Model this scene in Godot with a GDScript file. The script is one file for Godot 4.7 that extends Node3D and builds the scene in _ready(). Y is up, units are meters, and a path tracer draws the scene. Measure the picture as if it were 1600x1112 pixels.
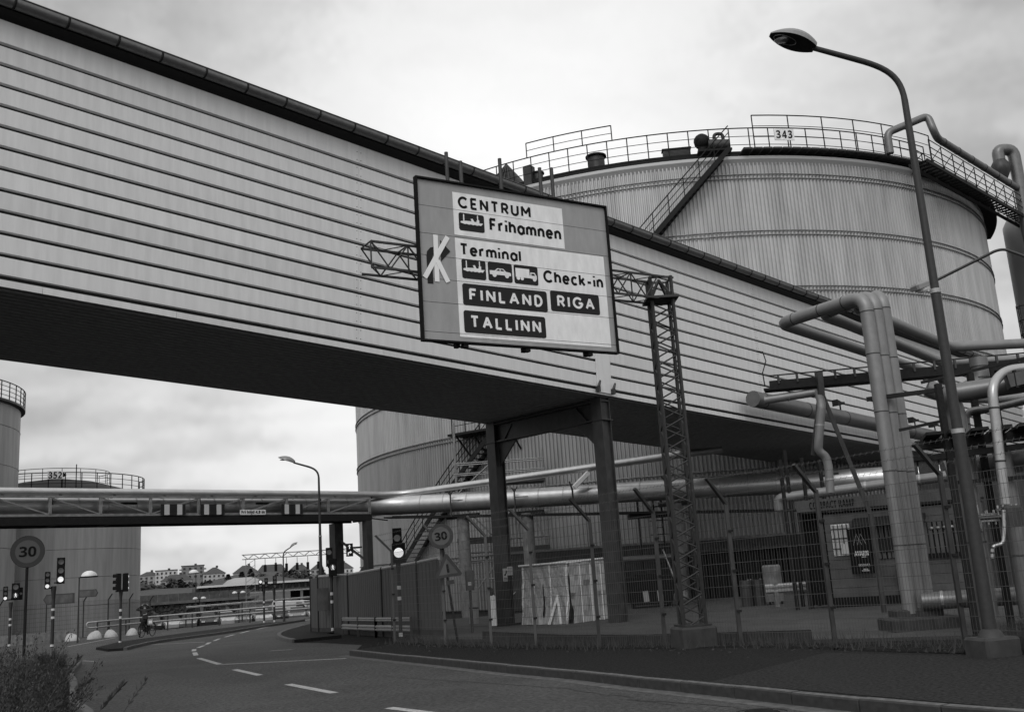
extends Node3D
# A street under a clad walkway in an oil harbour. Units are metres, y up; the street runs away to the upper left.

var mats := {}
var used := {}
var rng := RandomNumberGenerator.new()
const UP := Vector3.UP
const WALK_AZ := 44.6          # heading of the walkway and of the pipe bridge, degrees from -z towards +x
const SIGN_AZ := 58.5          # heading of the sign and its boom
const TANK_C := Vector2(10.6, -68.7)
const TANK_R := 21.5

# ---------------------------------------------------------------- frames and ground
func az(deg: float) -> Vector3:
	return Vector3(sin(deg_to_rad(deg)), 0, -cos(deg_to_rad(deg)))

func yaw(deg: float) -> float:      # local +x along the heading, local +z to its right hand
	return deg_to_rad(90.0 - deg)

func gy(x: float, z: float) -> float:   # the harbour ground falls gently to the left
	var d := Vector2(x, z).length()
	return lerpf(0.015 * x + 0.005 * z, -2.0, smoothstep(78.0, 108.0, d))

func gv(x: float, z: float, h := 0.0) -> Vector3:
	return Vector3(x, gy(x, z) + h, z)

# ---------------------------------------------------------------- scene tree
func numbered(called: String) -> String:
	var n: int = used.get(called, 0)
	used[called] = n + 1
	return called if n == 0 else "%s_%03d" % [called, n]

func tag(o: Node, label: String, category: String, group := "") -> void:
	o.set_meta("label", label)
	o.set_meta("category", category)
	if group != "":
		o.set_meta("group", group)

func thing(called: String, label: String, category: String, at := Vector3.ZERO, turn := 0.0, group := "") -> Node3D:
	var o := Node3D.new()
	o.name = numbered(called)
	add_child(o)
	o.position = at
	o.rotation.y = turn
	tag(o, label, category, group)
	return o

func dup(src: Node3D, at: Vector3, turn: float, label: String, group := "") -> Node3D:
	var r: Node3D = src.duplicate()
	r.name = numbered(String(src.name).get_slice("_0", 0))
	add_child(r)
	r.position = at
	r.rotation.y = turn
	r.set_meta("label", label)
	if group != "":
		r.set_meta("group", group)
	return r

func obj(called: String, st: SurfaceTool, m: String, parent: Node, at := Vector3.ZERO) -> MeshInstance3D:
	var o := MeshInstance3D.new()
	o.name = called if parent != self else numbered(called)
	o.mesh = st.commit()
	o.material_override = mats[m]
	parent.add_child(o, true)
	o.position = at
	return o

func inst(called: String, mesh: Mesh, m: String, parent: Node, xf := Transform3D()) -> MeshInstance3D:
	var o := MeshInstance3D.new()
	o.name = called
	o.mesh = mesh
	o.material_override = mats[m]
	parent.add_child(o, true)
	o.transform = xf
	return o

func world(called: String, st: SurfaceTool, m: String, parent: Node3D) -> MeshInstance3D:   # shape given in world metres under an unturned thing
	return obj(called, st, m, parent, -parent.position)

func structure(called: String, st: SurfaceTool, m: String, label: String, category := "ground") -> MeshInstance3D:
	var o := obj(called, st, m, self)
	o.set_meta("kind", "structure")
	tag(o, label, category)
	return o

# ---------------------------------------------------------------- shapes
func mb() -> SurfaceTool:
	var st := SurfaceTool.new()
	st.begin(Mesh.PRIMITIVE_TRIANGLES)
	return st

func tri(st: SurfaceTool, a: Vector3, b: Vector3, c: Vector3, n: Vector3) -> void:
	if (b - a).cross(c - a).dot(n) > 0.0:      # front faces run clockwise
		var t := b
		b = c
		c = t
	for v: Vector3 in [a, b, c]:
		st.set_normal(n)
		st.set_uv(Vector2(v.x + v.z, v.y))
		st.add_vertex(v)

func quad(st: SurfaceTool, a: Vector3, b: Vector3, c: Vector3, d: Vector3, n := Vector3.ZERO) -> void:
	if n == Vector3.ZERO:
		n = -(b - a).cross(c - a).normalized()
	tri(st, a, b, c, n)
	tri(st, a, c, d, n)

func squad(st: SurfaceTool, p: Array, n: Array, uv := []) -> void:     # a quad with a normal at each corner
	var order := [0, 1, 2, 0, 2, 3]
	if (p[1] - p[0]).cross(p[2] - p[0]).dot(n[0] + n[2]) > 0.0:
		order = [0, 2, 1, 0, 3, 2]
	for i: int in order:
		st.set_normal(n[i])
		st.set_uv(uv[i] if uv.size() else Vector2(p[i].x + p[i].z, p[i].y))
		st.add_vertex(p[i])

func box(st: SurfaceTool, c: Vector3, s: Vector3, b := Basis()) -> void:
	var x := b.x * s.x * 0.5
	var y := b.y * s.y * 0.5
	var z := b.z * s.z * 0.5
	quad(st, c + x - y - z, c + x + y - z, c + x + y + z, c + x - y + z, b.x.normalized())
	quad(st, c - x - y - z, c - x + y - z, c - x + y + z, c - x - y + z, -b.x.normalized())
	quad(st, c + y - x - z, c + y + x - z, c + y + x + z, c + y - x + z, b.y.normalized())
	quad(st, c - y - x - z, c - y + x - z, c - y + x + z, c - y - x + z, -b.y.normalized())
	quad(st, c + z - x - y, c + z + x - y, c + z + x + y, c + z - x + y, b.z.normalized())
	quad(st, c - z - x - y, c - z + x - y, c - z + x + y, c - z - x + y, -b.z.normalized())

func bevel_box(st: SurfaceTool, c: Vector3, s: Vector3, r: float, b := Basis()) -> void:    # upright box with chamfered upright and top edges
	var hx := s.x * 0.5
	var hz := s.z * 0.5
	var loops := [[-s.y * 0.5, 0.0], [s.y * 0.5 - r, 0.0], [s.y * 0.5, r]]
	var rings := []
	for l in loops:
		var ring := []
		var i: float = l[1]
		for q: Vector2 in [Vector2(hx - r, -hz + i), Vector2(hx - i, -hz + r), Vector2(hx - i, hz - r), Vector2(hx - r, hz - i), Vector2(-hx + r, hz - i), Vector2(-hx + i, hz - r), Vector2(-hx + i, -hz + r), Vector2(-hx + r, -hz + i)]:
			ring.append(c + b * Vector3(q.x, l[0], q.y))
		rings.append(ring)
	for k in 2:
		for j in 8:
			var p0: Vector3 = rings[k][j]
			var p1: Vector3 = rings[k][(j + 1) % 8]
			var p2: Vector3 = rings[k + 1][(j + 1) % 8]
			var p3: Vector3 = rings[k + 1][j]
			var n := (p1 - p0).cross(p3 - p0).normalized()
			if n.dot((p0 + p2) * 0.5 - c) < 0.0:
				n = -n
			quad(st, p0, p1, p2, p3, n)
	for j in range(1, 7):
		tri(st, rings[2][0], rings[2][j], rings[2][j + 1], b.y.normalized())
		tri(st, rings[0][0], rings[0][j], rings[0][j + 1], -b.y.normalized())

func facing(d: Vector3, up := UP) -> Basis:     # x along d
	var x := d.normalized()
	if absf(x.dot(up)) > 0.98:
		up = Vector3.RIGHT if absf(x.x) < 0.9 else Vector3.BACK
	var z := x.cross(up).normalized()
	return Basis(x, z.cross(x), z)

func beam(st: SurfaceTool, a: Vector3, b: Vector3, w: float, h: float, up := UP) -> void:
	box(st, (a + b) * 0.5, Vector3(a.distance_to(b), h, w), facing(b - a, up))

func tube(st: SurfaceTool, a: Vector3, b: Vector3, r0: float, r1 := -1.0, n := 10, caps := true) -> void:
	if r1 < 0.0:
		r1 = r0
	var f := facing(b - a)
	var slope := (r0 - r1) / maxf(a.distance_to(b), 0.001)
	for i in n:
		var u := TAU * i / n
		var v := TAU * (i + 1) / n
		var d0 := f.y * cos(u) + f.z * sin(u)
		var d1 := f.y * cos(v) + f.z * sin(v)
		var n0 := (d0 + f.x * slope).normalized()
		var n1 := (d1 + f.x * slope).normalized()
		squad(st, [a + d0 * r0, b + d0 * r1, b + d1 * r1, a + d1 * r0], [n0, n0, n1, n1])
		if caps:
			tri(st, a, a + d0 * r0, a + d1 * r0, -f.x)
			tri(st, b, b + d0 * r1, b + d1 * r1, f.x)

func sweep(st: SurfaceTool, pts: Array, r, n := 10, closed := false) -> void:    # a round section along a path; r may be a list
	var m := pts.size()
	var rings := []
	var dirs := []
	var up := UP
	for i in m:
		var a: Vector3 = pts[(i - 1 + m) % m] if (closed or i > 0) else pts[i]
		var b: Vector3 = pts[(i + 1) % m] if (closed or i < m - 1) else pts[i]
		var t := (b - a).normalized()
		if i == 0 and absf(t.dot(up)) > 0.9:
			up = Vector3.RIGHT if absf(t.x) < 0.8 else Vector3.BACK
		var side := t.cross(up).normalized()
		up = side.cross(t).normalized()
		var ring := []
		var dl := []
		var rr: float = r[i] if r is Array else r
		for j in n + 1:
			var u := TAU * j / n
			var d := up * cos(u) + side * sin(u)
			ring.append(pts[i] + d * rr)
			dl.append(d)
		rings.append(ring)
		dirs.append(dl)
	for i in (m if closed else m - 1):
		var k := (i + 1) % m
		for j in n:
			squad(st, [rings[i][j], rings[k][j], rings[k][j + 1], rings[i][j + 1]], [dirs[i][j], dirs[k][j], dirs[k][j + 1], dirs[i][j + 1]])
	if not closed:
		for e: int in [0, m - 1]:
			var t: Vector3 = (pts[0] - pts[1]).normalized() if e == 0 else (pts[m - 1] - pts[m - 2]).normalized()
			for j in n:
				tri(st, pts[e], rings[e][j], rings[e][j + 1], t)

func rounded(pts: Array, r: float, steps := 5) -> Array:     # a path with its corners rounded
	var out := [pts[0]]
	for i in range(1, pts.size() - 1):
		var a: Vector3 = pts[i - 1]
		var b: Vector3 = pts[i]
		var c: Vector3 = pts[i + 1]
		var rr := minf(r, minf(a.distance_to(b), b.distance_to(c)) * 0.49)
		var p := b + (a - b).normalized() * rr
		var q := b + (c - b).normalized() * rr
		for k in steps + 1:
			var t := float(k) / steps
			out.append(p.lerp(b, t).lerp(b.lerp(q, t), t))
	out.append(pts[-1])
	return out

func arc(c: Vector3, r: float, a0: float, a1: float, n: int) -> Array:    # level arc, degrees from +z towards +x
	var out := []
	for i in n + 1:
		var a := deg_to_rad(lerpf(a0, a1, float(i) / n))
		out.append(c + Vector3(sin(a), 0, cos(a)) * r)
	return out

func lathe(st: SurfaceTool, prof: Array, n := 16, xf := Transform3D(), sharp := false) -> void:   # profile of (radius, height)
	for k in prof.size() - 1:
		var p: Vector2 = prof[k]
		var q: Vector2 = prof[k + 1]
		var nn := Vector2(q.y - p.y, p.x - q.x).normalized()
		var n0 := nn
		var n1 := nn
		if not sharp:
			if k > 0:
				n0 = (nn + Vector2(p.y - prof[k - 1].y, prof[k - 1].x - p.x).normalized()).normalized()
			if k < prof.size() - 2:
				n1 = (nn + Vector2(prof[k + 2].y - q.y, q.x - prof[k + 2].x).normalized()).normalized()
		for i in n:
			var u := TAU * i / n
			var v := TAU * (i + 1) / n
			var cu := Vector3(cos(u), 0, sin(u))
			var cv := Vector3(cos(v), 0, sin(v))
			squad(st, [xf * (cu * p.x + UP * p.y), xf * (cu * q.x + UP * q.y), xf * (cv * q.x + UP * q.y), xf * (cv * p.x + UP * p.y)], [(xf.basis * (cu * n0.x + UP * n0.y)).normalized(), (xf.basis * (cu * n1.x + UP * n1.y)).normalized(), (xf.basis * (cv * n1.x + UP * n1.y)).normalized(), (xf.basis * (cv * n0.x + UP * n0.y)).normalized()])

func ball(st: SurfaceTool, c: Vector3, s: Vector3, n := 12, low := -1.0, high := 1.0) -> void:
	var prof := []
	for i in 9:
		var t := lerpf(asin(low), asin(high), i / 8.0)
		prof.append(Vector2(cos(t), sin(t)))
	lathe(st, prof, n, Transform3D(Basis.from_scale(s), c))

func prism(st: SurfaceTool, poly: PackedVector2Array, xf: Transform3D, z0: float, z1: float) -> void:    # outline in x, y pushed along z
	var idx := Geometry2D.triangulate_polygon(poly)
	var zn := xf.basis.z.normalized()
	for i in range(0, idx.size(), 3):
		var a := poly[idx[i]]
		var b := poly[idx[i + 1]]
		var c := poly[idx[i + 2]]
		tri(st, xf * Vector3(a.x, a.y, z1), xf * Vector3(b.x, b.y, z1), xf * Vector3(c.x, c.y, z1), zn)
		tri(st, xf * Vector3(a.x, a.y, z0), xf * Vector3(b.x, b.y, z0), xf * Vector3(c.x, c.y, z0), -zn)
	var cw := Geometry2D.is_polygon_clockwise(poly)
	for i in poly.size():
		var a := poly[i]
		var b := poly[(i + 1) % poly.size()]
		var e := b - a
		var n2 := Vector2(-e.y, e.x).normalized() if cw else Vector2(e.y, -e.x).normalized()
		quad(st, xf * Vector3(a.x, a.y, z0), xf * Vector3(b.x, b.y, z0), xf * Vector3(b.x, b.y, z1), xf * Vector3(a.x, a.y, z1), (xf.basis * Vector3(n2.x, n2.y, 0)).normalized())

func rrect(x0: float, y0: float, x1: float, y1: float, r: float) -> PackedVector2Array:
	var out := PackedVector2Array()
	var cs := [[x1 - r, y1 - r, 0], [x0 + r, y1 - r, 90], [x0 + r, y0 + r, 180], [x1 - r, y0 + r, 270]]
	for c in cs:
		for k in 4:
			var a := deg_to_rad(c[2] + 30.0 * k)
			out.append(Vector2(c[0] + cos(a) * r, c[1] + sin(a) * r))
	return out

func circle(c: Vector2, r: float, n := 24) -> PackedVector2Array:
	var out := PackedVector2Array()
	for i in n:
		out.append(c + Vector2(cos(TAU * i / n), sin(TAU * i / n)) * r)
	return out

func sheet(st: SurfaceTool, pts: Array, h: float) -> void:       # flat sheet on the ground; pts are (x, z)
	var poly := PackedVector2Array(pts)
	var idx := Geometry2D.triangulate_polygon(poly)
	var n := Vector3(-0.015, 1, -0.005).normalized()
	for i in range(0, idx.size(), 3):
		var v := []
		for k in 3:
			v.append(gv(poly[idx[i + k]].x, poly[idx[i + k]].y, h))
		tri(st, v[0], v[1], v[2], n)
	if h > 0.03 and h != 0.124:
		var sgn := 1.0 if Geometry2D.is_polygon_clockwise(poly) else -1.0
		for i in poly.size():
			var a := poly[i]
			var b := poly[(i + 1) % poly.size()]
			var o := (b - a).orthogonal().normalized() * sgn
			quad(st, gv(a.x, a.y, -0.05), gv(b.x, b.y, -0.05), gv(b.x, b.y, h), gv(a.x, a.y, h), Vector3(o.x, 0, o.y))

func ribbon(st: SurfaceTool, pts: Array, w: float, h: float) -> void:   # painted or laid strip along (x, z) points
	var n := Vector3(-0.015, 1, -0.005).normalized()
	var l := []
	var r := []
	for i in pts.size():
		var a: Vector2 = pts[maxi(i - 1, 0)]
		var b: Vector2 = pts[mini(i + 1, pts.size() - 1)]
		var s := (b - a).normalized().orthogonal() * w * 0.5
		l.append(gv(pts[i].x + s.x, pts[i].y + s.y, h))
		r.append(gv(pts[i].x - s.x, pts[i].y - s.y, h))
	for i in pts.size() - 1:
		quad(st, l[i], l[i + 1], r[i + 1], r[i], n)

func path_at(pts: Array, d: float) -> Array:    # point and direction at a distance along (x, z) points
	for i in pts.size() - 1:
		var l: float = pts[i].distance_to(pts[i + 1])
		if d <= l or i == pts.size() - 2:
			return [pts[i].lerp(pts[i + 1], d / l), (pts[i + 1] - pts[i]).normalized()]
		d -= l
	return [pts[0], Vector2.RIGHT]

func path_len(pts: Array) -> float:
	var s := 0.0
	for i in pts.size() - 1:
		s += pts[i].distance_to(pts[i + 1])
	return s

func smooth(pts: Array, n := 6) -> Array:       # Catmull-Rom through the points
	var out := []
	for i in pts.size() - 1:
		var a = pts[maxi(i - 1, 0)]
		var d = pts[mini(i + 2, pts.size() - 1)]
		for k in n:
			out.append(pts[i].cubic_interpolate(pts[i + 1], a, d, float(k) / n))
	out.append(pts[-1])
	return out

func text(parent: Node, words: String, m: String, at: Vector3, w: float, h: float, b := Basis(), gap := 0, called := "lettering") -> void:
	var sf := SystemFont.new()
	sf.font_names = PackedStringArray(["Droid Sans"])
	sf.font_weight = 700
	var fv := FontVariation.new()
	fv.base_font = sf
	fv.spacing_glyph = gap
	var t := TextMesh.new()
	t.text = words
	t.font = fv
	t.font_size = 64
	t.pixel_size = 0.01
	t.depth = 0.02
	t.curve_step = 2.0
	var box3 := t.get_aabb()
	var o := MeshInstance3D.new()
	o.name = called
	o.mesh = t
	o.material_override = mats[m]
	parent.add_child(o, true)
	var s := Vector3(w / box3.size.x, h / box3.size.y, 0.4)
	var bb := Basis(b.x * s.x, b.y * s.y, b.z * s.z)
	o.transform = Transform3D(bb, at + b.z * 0.004 - bb * (box3.position + box3.size * 0.5))

func el(cx: float, cy: float, rx: float, ry: float, a0: float, a1: float) -> Array:
	var out := []
	var n := maxi(int(absf(a1 - a0) / 15.0), 3)
	for i in n + 1:
		var a := deg_to_rad(lerpf(a0, a1, float(i) / n))
		out.append(Vector2(cx + cos(a) * rx, cy + sin(a) * ry))
	return out

func pl(v: Array) -> Array:
	var out := []
	for i in range(0, v.size(), 2):
		out.append(Vector2(v[i], v[i + 1]))
	return out

func glyphs() -> Dictionary:      # road sign letters as pen strokes: width, then strokes
	var arch := el(0.24, 0.42, 0.24, 0.28, 180, 0)
	return {
		"C": [0.76, el(0.42, 0.5, 0.42, 0.5, 42, 318)], "E": [0.48, pl([0.48, 1, 0, 1, 0, 0, 0.48, 0]), pl([0, 0.5, 0.42, 0.5])],
		"N": [0.62, pl([0, 0, 0, 1, 0.62, 0, 0.62, 1])], "T": [0.6, pl([0, 1, 0.6, 1]), pl([0.3, 1, 0.3, 0])],
		"R": [0.54, pl([0, 0, 0, 1, 0.28, 1]) + el(0.28, 0.74, 0.24, 0.26, 80, -90) + pl([0, 0.48]), pl([0.26, 0.48, 0.56, 0])],
		"U": [0.6, pl([0, 1]) + el(0.3, 0.32, 0.3, 0.32, 180, 360) + pl([0.6, 1])], "M": [0.78, pl([0, 0, 0, 1, 0.39, 0.36, 0.78, 1, 0.78, 0])],
		"F": [0.48, pl([0, 0, 0, 1, 0.48, 1]), pl([0, 0.52, 0.4, 0.52])], "L": [0.44, pl([0, 1, 0, 0, 0.44, 0])],
		"A": [0.7, pl([0, 0, 0.35, 1, 0.7, 0]), pl([0.13, 0.34, 0.57, 0.34])], "D": [0.56, pl([0, 0, 0, 1, 0.2, 1]) + el(0.2, 0.5, 0.36, 0.5, 80, -80) + pl([0.2, 0, 0, 0])],
		"I": [0.0, pl([0, 0, 0, 1])], "G": [0.78, el(0.42, 0.5, 0.42, 0.5, 42, 350) + pl([0.84, 0.46, 0.5, 0.46])],
		"r": [0.32, pl([0, 0, 0, 0.7]), el(0.24, 0.44, 0.24, 0.25, 180, 70)], "i": [0.0, pl([0, 0, 0, 0.66]), pl([0, 0.93, 0, 1.07])],
		"h": [0.48, pl([0, 0, 0, 1]), arch + pl([0.48, 0])], "a": [0.52, el(0.27, 0.35, 0.27, 0.35, 0, 360), pl([0.54, 0, 0.54, 0.7])],
		"n": [0.48, pl([0, 0, 0, 0.7]), arch + pl([0.48, 0])], "m": [0.84, pl([0, 0, 0, 0.7]), el(0.21, 0.45, 0.21, 0.25, 180, 0) + pl([0.42, 0]), el(0.63, 0.45, 0.21, 0.25, 180, 0) + pl([0.84, 0])],
		"e": [0.54, pl([0.02, 0.36]) + pl([0.54, 0.36]) + el(0.27, 0.35, 0.27, 0.35, 20, 320)], "l": [0.0, pl([0, 0, 0, 1])],
		"k": [0.46, pl([0, 0, 0, 1]), pl([0.44, 0.7, 0.03, 0.27]), pl([0.16, 0.42, 0.48, 0])], "c": [0.48, el(0.27, 0.35, 0.27, 0.35, 45, 315)],
		"-": [0.36, pl([0, 0.34, 0.36, 0.34])], "j": [0.1, pl([0.1, 0.7, 0.1, -0.12, 0.0, -0.24])]}

func letters(parent: Node, words: String, m: String, x0: float, x1: float, y0: float, h: float, gap: float, pen: float, z: float) -> void:   # h is the cap height
	var g := glyphs()
	var total := 0.0
	for c in words:
		total += g[c][0] + gap + pen
	total -= gap
	var s := (x1 - x0) / total
	var x := x0 + pen * 0.5 * h
	for c in words:
		var st := mb()
		var k := 0
		for i in range(1, g[c].size()):
			var line := PackedVector2Array()
			for p: Vector2 in g[c][i]:
				var q := Vector2(x + p.x * s, y0 + pen * h * 0.5 + p.y * h * (1.0 - pen))
				if line.is_empty() or line[-1].distance_to(q) > 0.002:
					line.append(q)
			for j in line.size() - 1:       # each pen segment a hair above the last, mitred round
				var d := (line[j + 1] - line[j]).normalized()
				var o := d.orthogonal() * pen * h * 0.5
				var e0 := d * (pen * h * 0.12 if j > 0 else 0.0)
				var e1 := d * (pen * h * 0.12 if j < line.size() - 2 else 0.0)
				prism(st, PackedVector2Array([line[j] + o - e0, line[j + 1] + o + e1, line[j + 1] - o + e1, line[j] - o - e0]), Transform3D(), z, z + 0.004 + 0.0002 * (k % 9))
				k += 1
		obj("letter", st, m, parent)
		x += (g[c][0] + gap + pen) * s

# ---------------------------------------------------------------- materials
func noise_tex(seed_: int, freq: float, lo: float, hi: float, oct := 5, size := 512, normal := false, bump := 4.0, kind := FastNoiseLite.TYPE_SIMPLEX_SMOOTH) -> NoiseTexture2D:
	var f := FastNoiseLite.new()
	f.noise_type = kind
	f.seed = seed_
	f.frequency = freq
	f.fractal_octaves = oct
	f.fractal_gain = 0.6
	var t := NoiseTexture2D.new()
	t.width = size
	t.height = size
	t.seamless = true
	t.noise = f
	if normal:
		t.as_normal_map = true
		t.bump_strength = bump
	else:
		var g := Gradient.new()
		g.set_color(0, Color(lo, lo, lo).linear_to_srgb())
		g.set_color(1, Color(hi, hi, hi).linear_to_srgb())
		t.color_ramp = g
	return t

func mat(id: String, v: float, rough := 0.8, metal := 0.0, tx: Texture2D = null, sc := Vector3.ONE, nm: Texture2D = null, ns := 0.5) -> StandardMaterial3D:
	var m := StandardMaterial3D.new()
	m.resource_name = id
	m.albedo_color = Color(v, v, v).linear_to_srgb()
	m.roughness = rough
	m.metallic = metal
	if tx:
		m.albedo_texture = tx
		m.uv1_triplanar = true
		m.uv1_world_triplanar = true
		m.uv1_scale = sc
	if nm:
		m.normal_enabled = true
		m.normal_texture = nm
		m.normal_scale = ns
	mats[id] = m
	return m

func make_materials() -> void:
	var fine := noise_tex(3, 0.02, 0.6, 1.12, 6)
	var blot := noise_tex(7, 0.006, 0.55, 1.15, 6)
	var grain := noise_tex(11, 0.2, 0.25, 1.6, 3)
	var streak := noise_tex(15, 0.012, 0.75, 1.08, 6)
	var sheet_wear := noise_tex(37, 0.014, 0.8, 1.07, 6)
	var stain := noise_tex(17, 0.016, 0.72, 1.12, 5)
	var dirty := noise_tex(19, 0.01, 0.35, 1.2, 7)
	var bump := noise_tex(23, 0.2, 0, 1, 3, 512, true, 6.0)
	var soft_bump := noise_tex(29, 0.02, 0, 1, 4, 512, true, 3.0)
	var m := mat("asphalt", 0.072, 0.82, 0.0, blot, Vector3.ONE * 0.09, bump, 0.7)
	m.detail_enabled = true
	m.detail_albedo = grain
	m.detail_blend_mode = BaseMaterial3D.BLEND_MODE_MUL
	m.detail_uv_layer = BaseMaterial3D.DETAIL_UV_1
	mat("grain_asphalt", 0.056, 0.85, 0.0, grain, Vector3.ONE * 0.55, bump, 0.7)
	mat("pavement", 0.025, 0.8, 0.0, grain, Vector3.ONE * 0.16, bump, 0.6)
	mat("pavement_patch", 0.036, 0.8, 0.0, grain, Vector3.ONE * 0.16, bump, 0.6)
	mat("seam", 0.02, 0.7)
	mat("gutter_dust", 0.11, 0.9, 0.0, dirty, Vector3.ONE * 0.7)
	mat("kerb", 0.04, 0.85, 0.0, dirty, Vector3.ONE * 1.3, bump, 0.4)
	mat("kerb_top", 0.13, 0.85, 0.0, dirty, Vector3.ONE * 1.3)
	mat("paint", 0.5, 0.7, 0.0, dirty, Vector3.ONE * 1.6)
	mat("dirt", 0.028, 0.95, 0.0, dirty, Vector3.ONE * 0.5, bump, 0.8)
	mat("yard", 0.052, 0.85, 0.0, blot, Vector3.ONE * 0.25, bump, 0.4)
	mat("concrete", 0.2, 0.9, 0.0, dirty, Vector3(0.6, 0.3, 0.6), soft_bump, 0.4)
	mat("dark_concrete", 0.045, 0.9, 0.0, dirty, Vector3(0.6, 0.3, 0.6), soft_bump, 0.4)
	for i in 3:
		mat("panel_%d" % i, [0.65, 0.605, 0.685][i], 0.5, 0.0, sheet_wear, Vector3(0.8, 0.06, 0.8), soft_bump, 0.06)
	mat("groove", 0.028, 0.7)
	mat("soffit", 0.32, 0.6, 0.0, fine, Vector3.ONE * 0.4)
	mat("gutter", 0.16, 0.45, 0.4, fine, Vector3.ONE * 0.6)
	mat("black_steel", 0.022, 0.55, 0.0, fine, Vector3.ONE)
	mat("steel", 0.042, 0.5, 0.1, dirty, Vector3(0.8, 0.3, 0.8))
	mat("mast_steel", 0.035, 0.6, 0.2, fine, Vector3.ONE)
	mat("galvanised", 0.28, 0.5, 0.55, fine, Vector3.ONE * 0.9)
	mat("fence_steel", 0.085, 0.6, 0.4)
	mat("pipe_clad", 0.5, 0.38, 0.75, streak, Vector3.ONE * 0.35, soft_bump, 0.12)
	mat("pipe_grey", 0.23, 0.5, 0.45, streak, Vector3.ONE * 0.35, soft_bump, 0.12)
	mat("pipe_bright", 0.42, 0.36, 0.7, streak, Vector3.ONE * 0.5, soft_bump, 0.1)
	mat("pipe_dark", 0.16, 0.42, 0.5, streak, Vector3.ONE * 0.4, soft_bump, 0.12)
	mat("truss_paint", 0.3, 0.55, 0.2, dirty, Vector3.ONE * 0.6)
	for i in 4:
		var t := mat("tank_%d" % i, [0.44, 0.4, 0.47, 0.27][i], 0.5, 0.25, stain, Vector3.ONE)  # last tone is the darkened one, with shade painted into the cladding colour
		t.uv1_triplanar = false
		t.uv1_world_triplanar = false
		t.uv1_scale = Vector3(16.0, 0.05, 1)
	var tb := mat("tank_plain", 0.33, 0.6, 0.1, stain, Vector3.ONE)
	tb.uv1_triplanar = false
	tb.uv1_world_triplanar = false
	tb.uv1_scale = Vector3(9.0, 0.05, 1)
	mat("tank_band", 0.26, 0.5, 0.3, dirty, Vector3.ONE * 0.5)
	mat("rim_light", 0.5, 0.5, 0.3)
	mat("sign_grey", 0.3, 0.45, 0.0, streak, Vector3(0.8, 0.2, 0.8))
	mat("sign_white", 0.8, 0.4, 0.0, streak, Vector3(0.9, 0.25, 0.9))
	mat("sign_dark", 0.026, 0.9)
	mat("sign_black", 0.012, 0.9)
	mat("tape", 0.74, 0.5)
	mat("lamp_shell", 0.2, 0.4, 0.2)
	mat("lamp_glass", 0.1, 0.12, 0.2)
	mat("white_plastic", 0.7, 0.35)
	mat("pole_black", 0.015, 0.5)
	mat("pole_white", 0.5, 0.5)
	mat("sign_field", 0.075, 0.5)
	mat("sign_ring", 0.022, 0.5)
	mat("hoarding", 0.075, 0.7, 0.0, streak, Vector3(1.0, 0.15, 1.0))
	mat("rail", 0.4, 0.4, 0.5, fine, Vector3.ONE * 0.6)
	var tp := mat("tarp", 0.32, 0.4, 0.0, sheet_wear, Vector3.ONE * 0.7, soft_bump, 0.7)
	tp.backlight_enabled = true
	tp.backlight = Color(0.2, 0.2, 0.2)
	mat("tarp_light", 0.75, 0.5, 0.0, fine, Vector3.ONE)
	mat("boulder", 0.42, 0.85, 0.0, fine, Vector3.ONE)
	mat("dark_tarp", 0.04, 0.6, 0.0, fine, Vector3.ONE * 2.0)
	mat("ramp_paint", 0.08, 0.6, 0.0, dirty, Vector3(0.4, 0.2, 0.4))
	mat("dark_void", 0.012, 0.9)
	mat("banner", 0.008, 0.5)
	mat("paper", 0.4, 0.8)
	mat("cloth", 0.014, 0.95)
	mat("skin", 0.22, 0.7)
	mat("rubber", 0.012, 0.8)
	mat("car_dark", 0.05, 0.25, 0.3)
	mat("car_mid", 0.2, 0.25, 0.4)
	mat("car_white", 0.42, 0.25, 0.0)
	mat("glass", 0.03, 0.08, 0.0)
	mat("leaf", 0.02, 0.7)
	mat("leaf_light", 0.035, 0.7)
	mat("bark", 0.045, 0.95)
	mat("hill", 0.05, 0.95, 0.0, dirty, Vector3.ONE * 0.02)
	for i in 4:
		mat("facade_%d" % i, [0.42, 0.3, 0.5, 0.2][i], 0.85, 0.0, fine, Vector3.ONE * 0.05)
	mat("roof_dark", 0.05, 0.8)
	mat("window_dark", 0.02, 0.2)
	mat("terminal_wall", 0.13, 0.7, 0.0, dirty, Vector3.ONE * 0.08)
	mat("dome_sheet", 0.3, 0.7)
	mat("terminal_roof", 0.5, 0.6)
	for id: String in ["lit_white", "lit_dim"]:
		var l := mat(id, 0.5, 0.4)
		l.emission_enabled = true
		l.emission = Color(1, 1, 1)
		l.emission_energy_multiplier = 0.75 if id == "lit_white" else 0.5
	for id: String in ["sign_dark", "sign_black", "groove", "dark_void", "banner", "black_steel", "pavement", "pavement_patch", "dirt"]:
		mats[id].metallic_specular = 0.2
	for id: String in ["leaf", "leaf_light"]:
		mats[id].backlight_enabled = true
		mats[id].backlight = Color(0.12, 0.12, 0.12)
		mats[id].cull_mode = BaseMaterial3D.CULL_DISABLED

# ---------------------------------------------------------------- sky
func blob(d: Vector3, a: float, e: float, wa: float, we: float) -> float:     # soft bright or dark stretch of cloud round a heading and height, degrees
	var da := rad_to_deg(wrapf(atan2(d.x, -d.z) - deg_to_rad(a), -PI, PI))
	var de := rad_to_deg(asin(clampf(d.y, -1, 1))) - e
	return exp(-(da * da) / (2.0 * wa * wa) - (de * de) / (2.0 * we * we))

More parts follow.
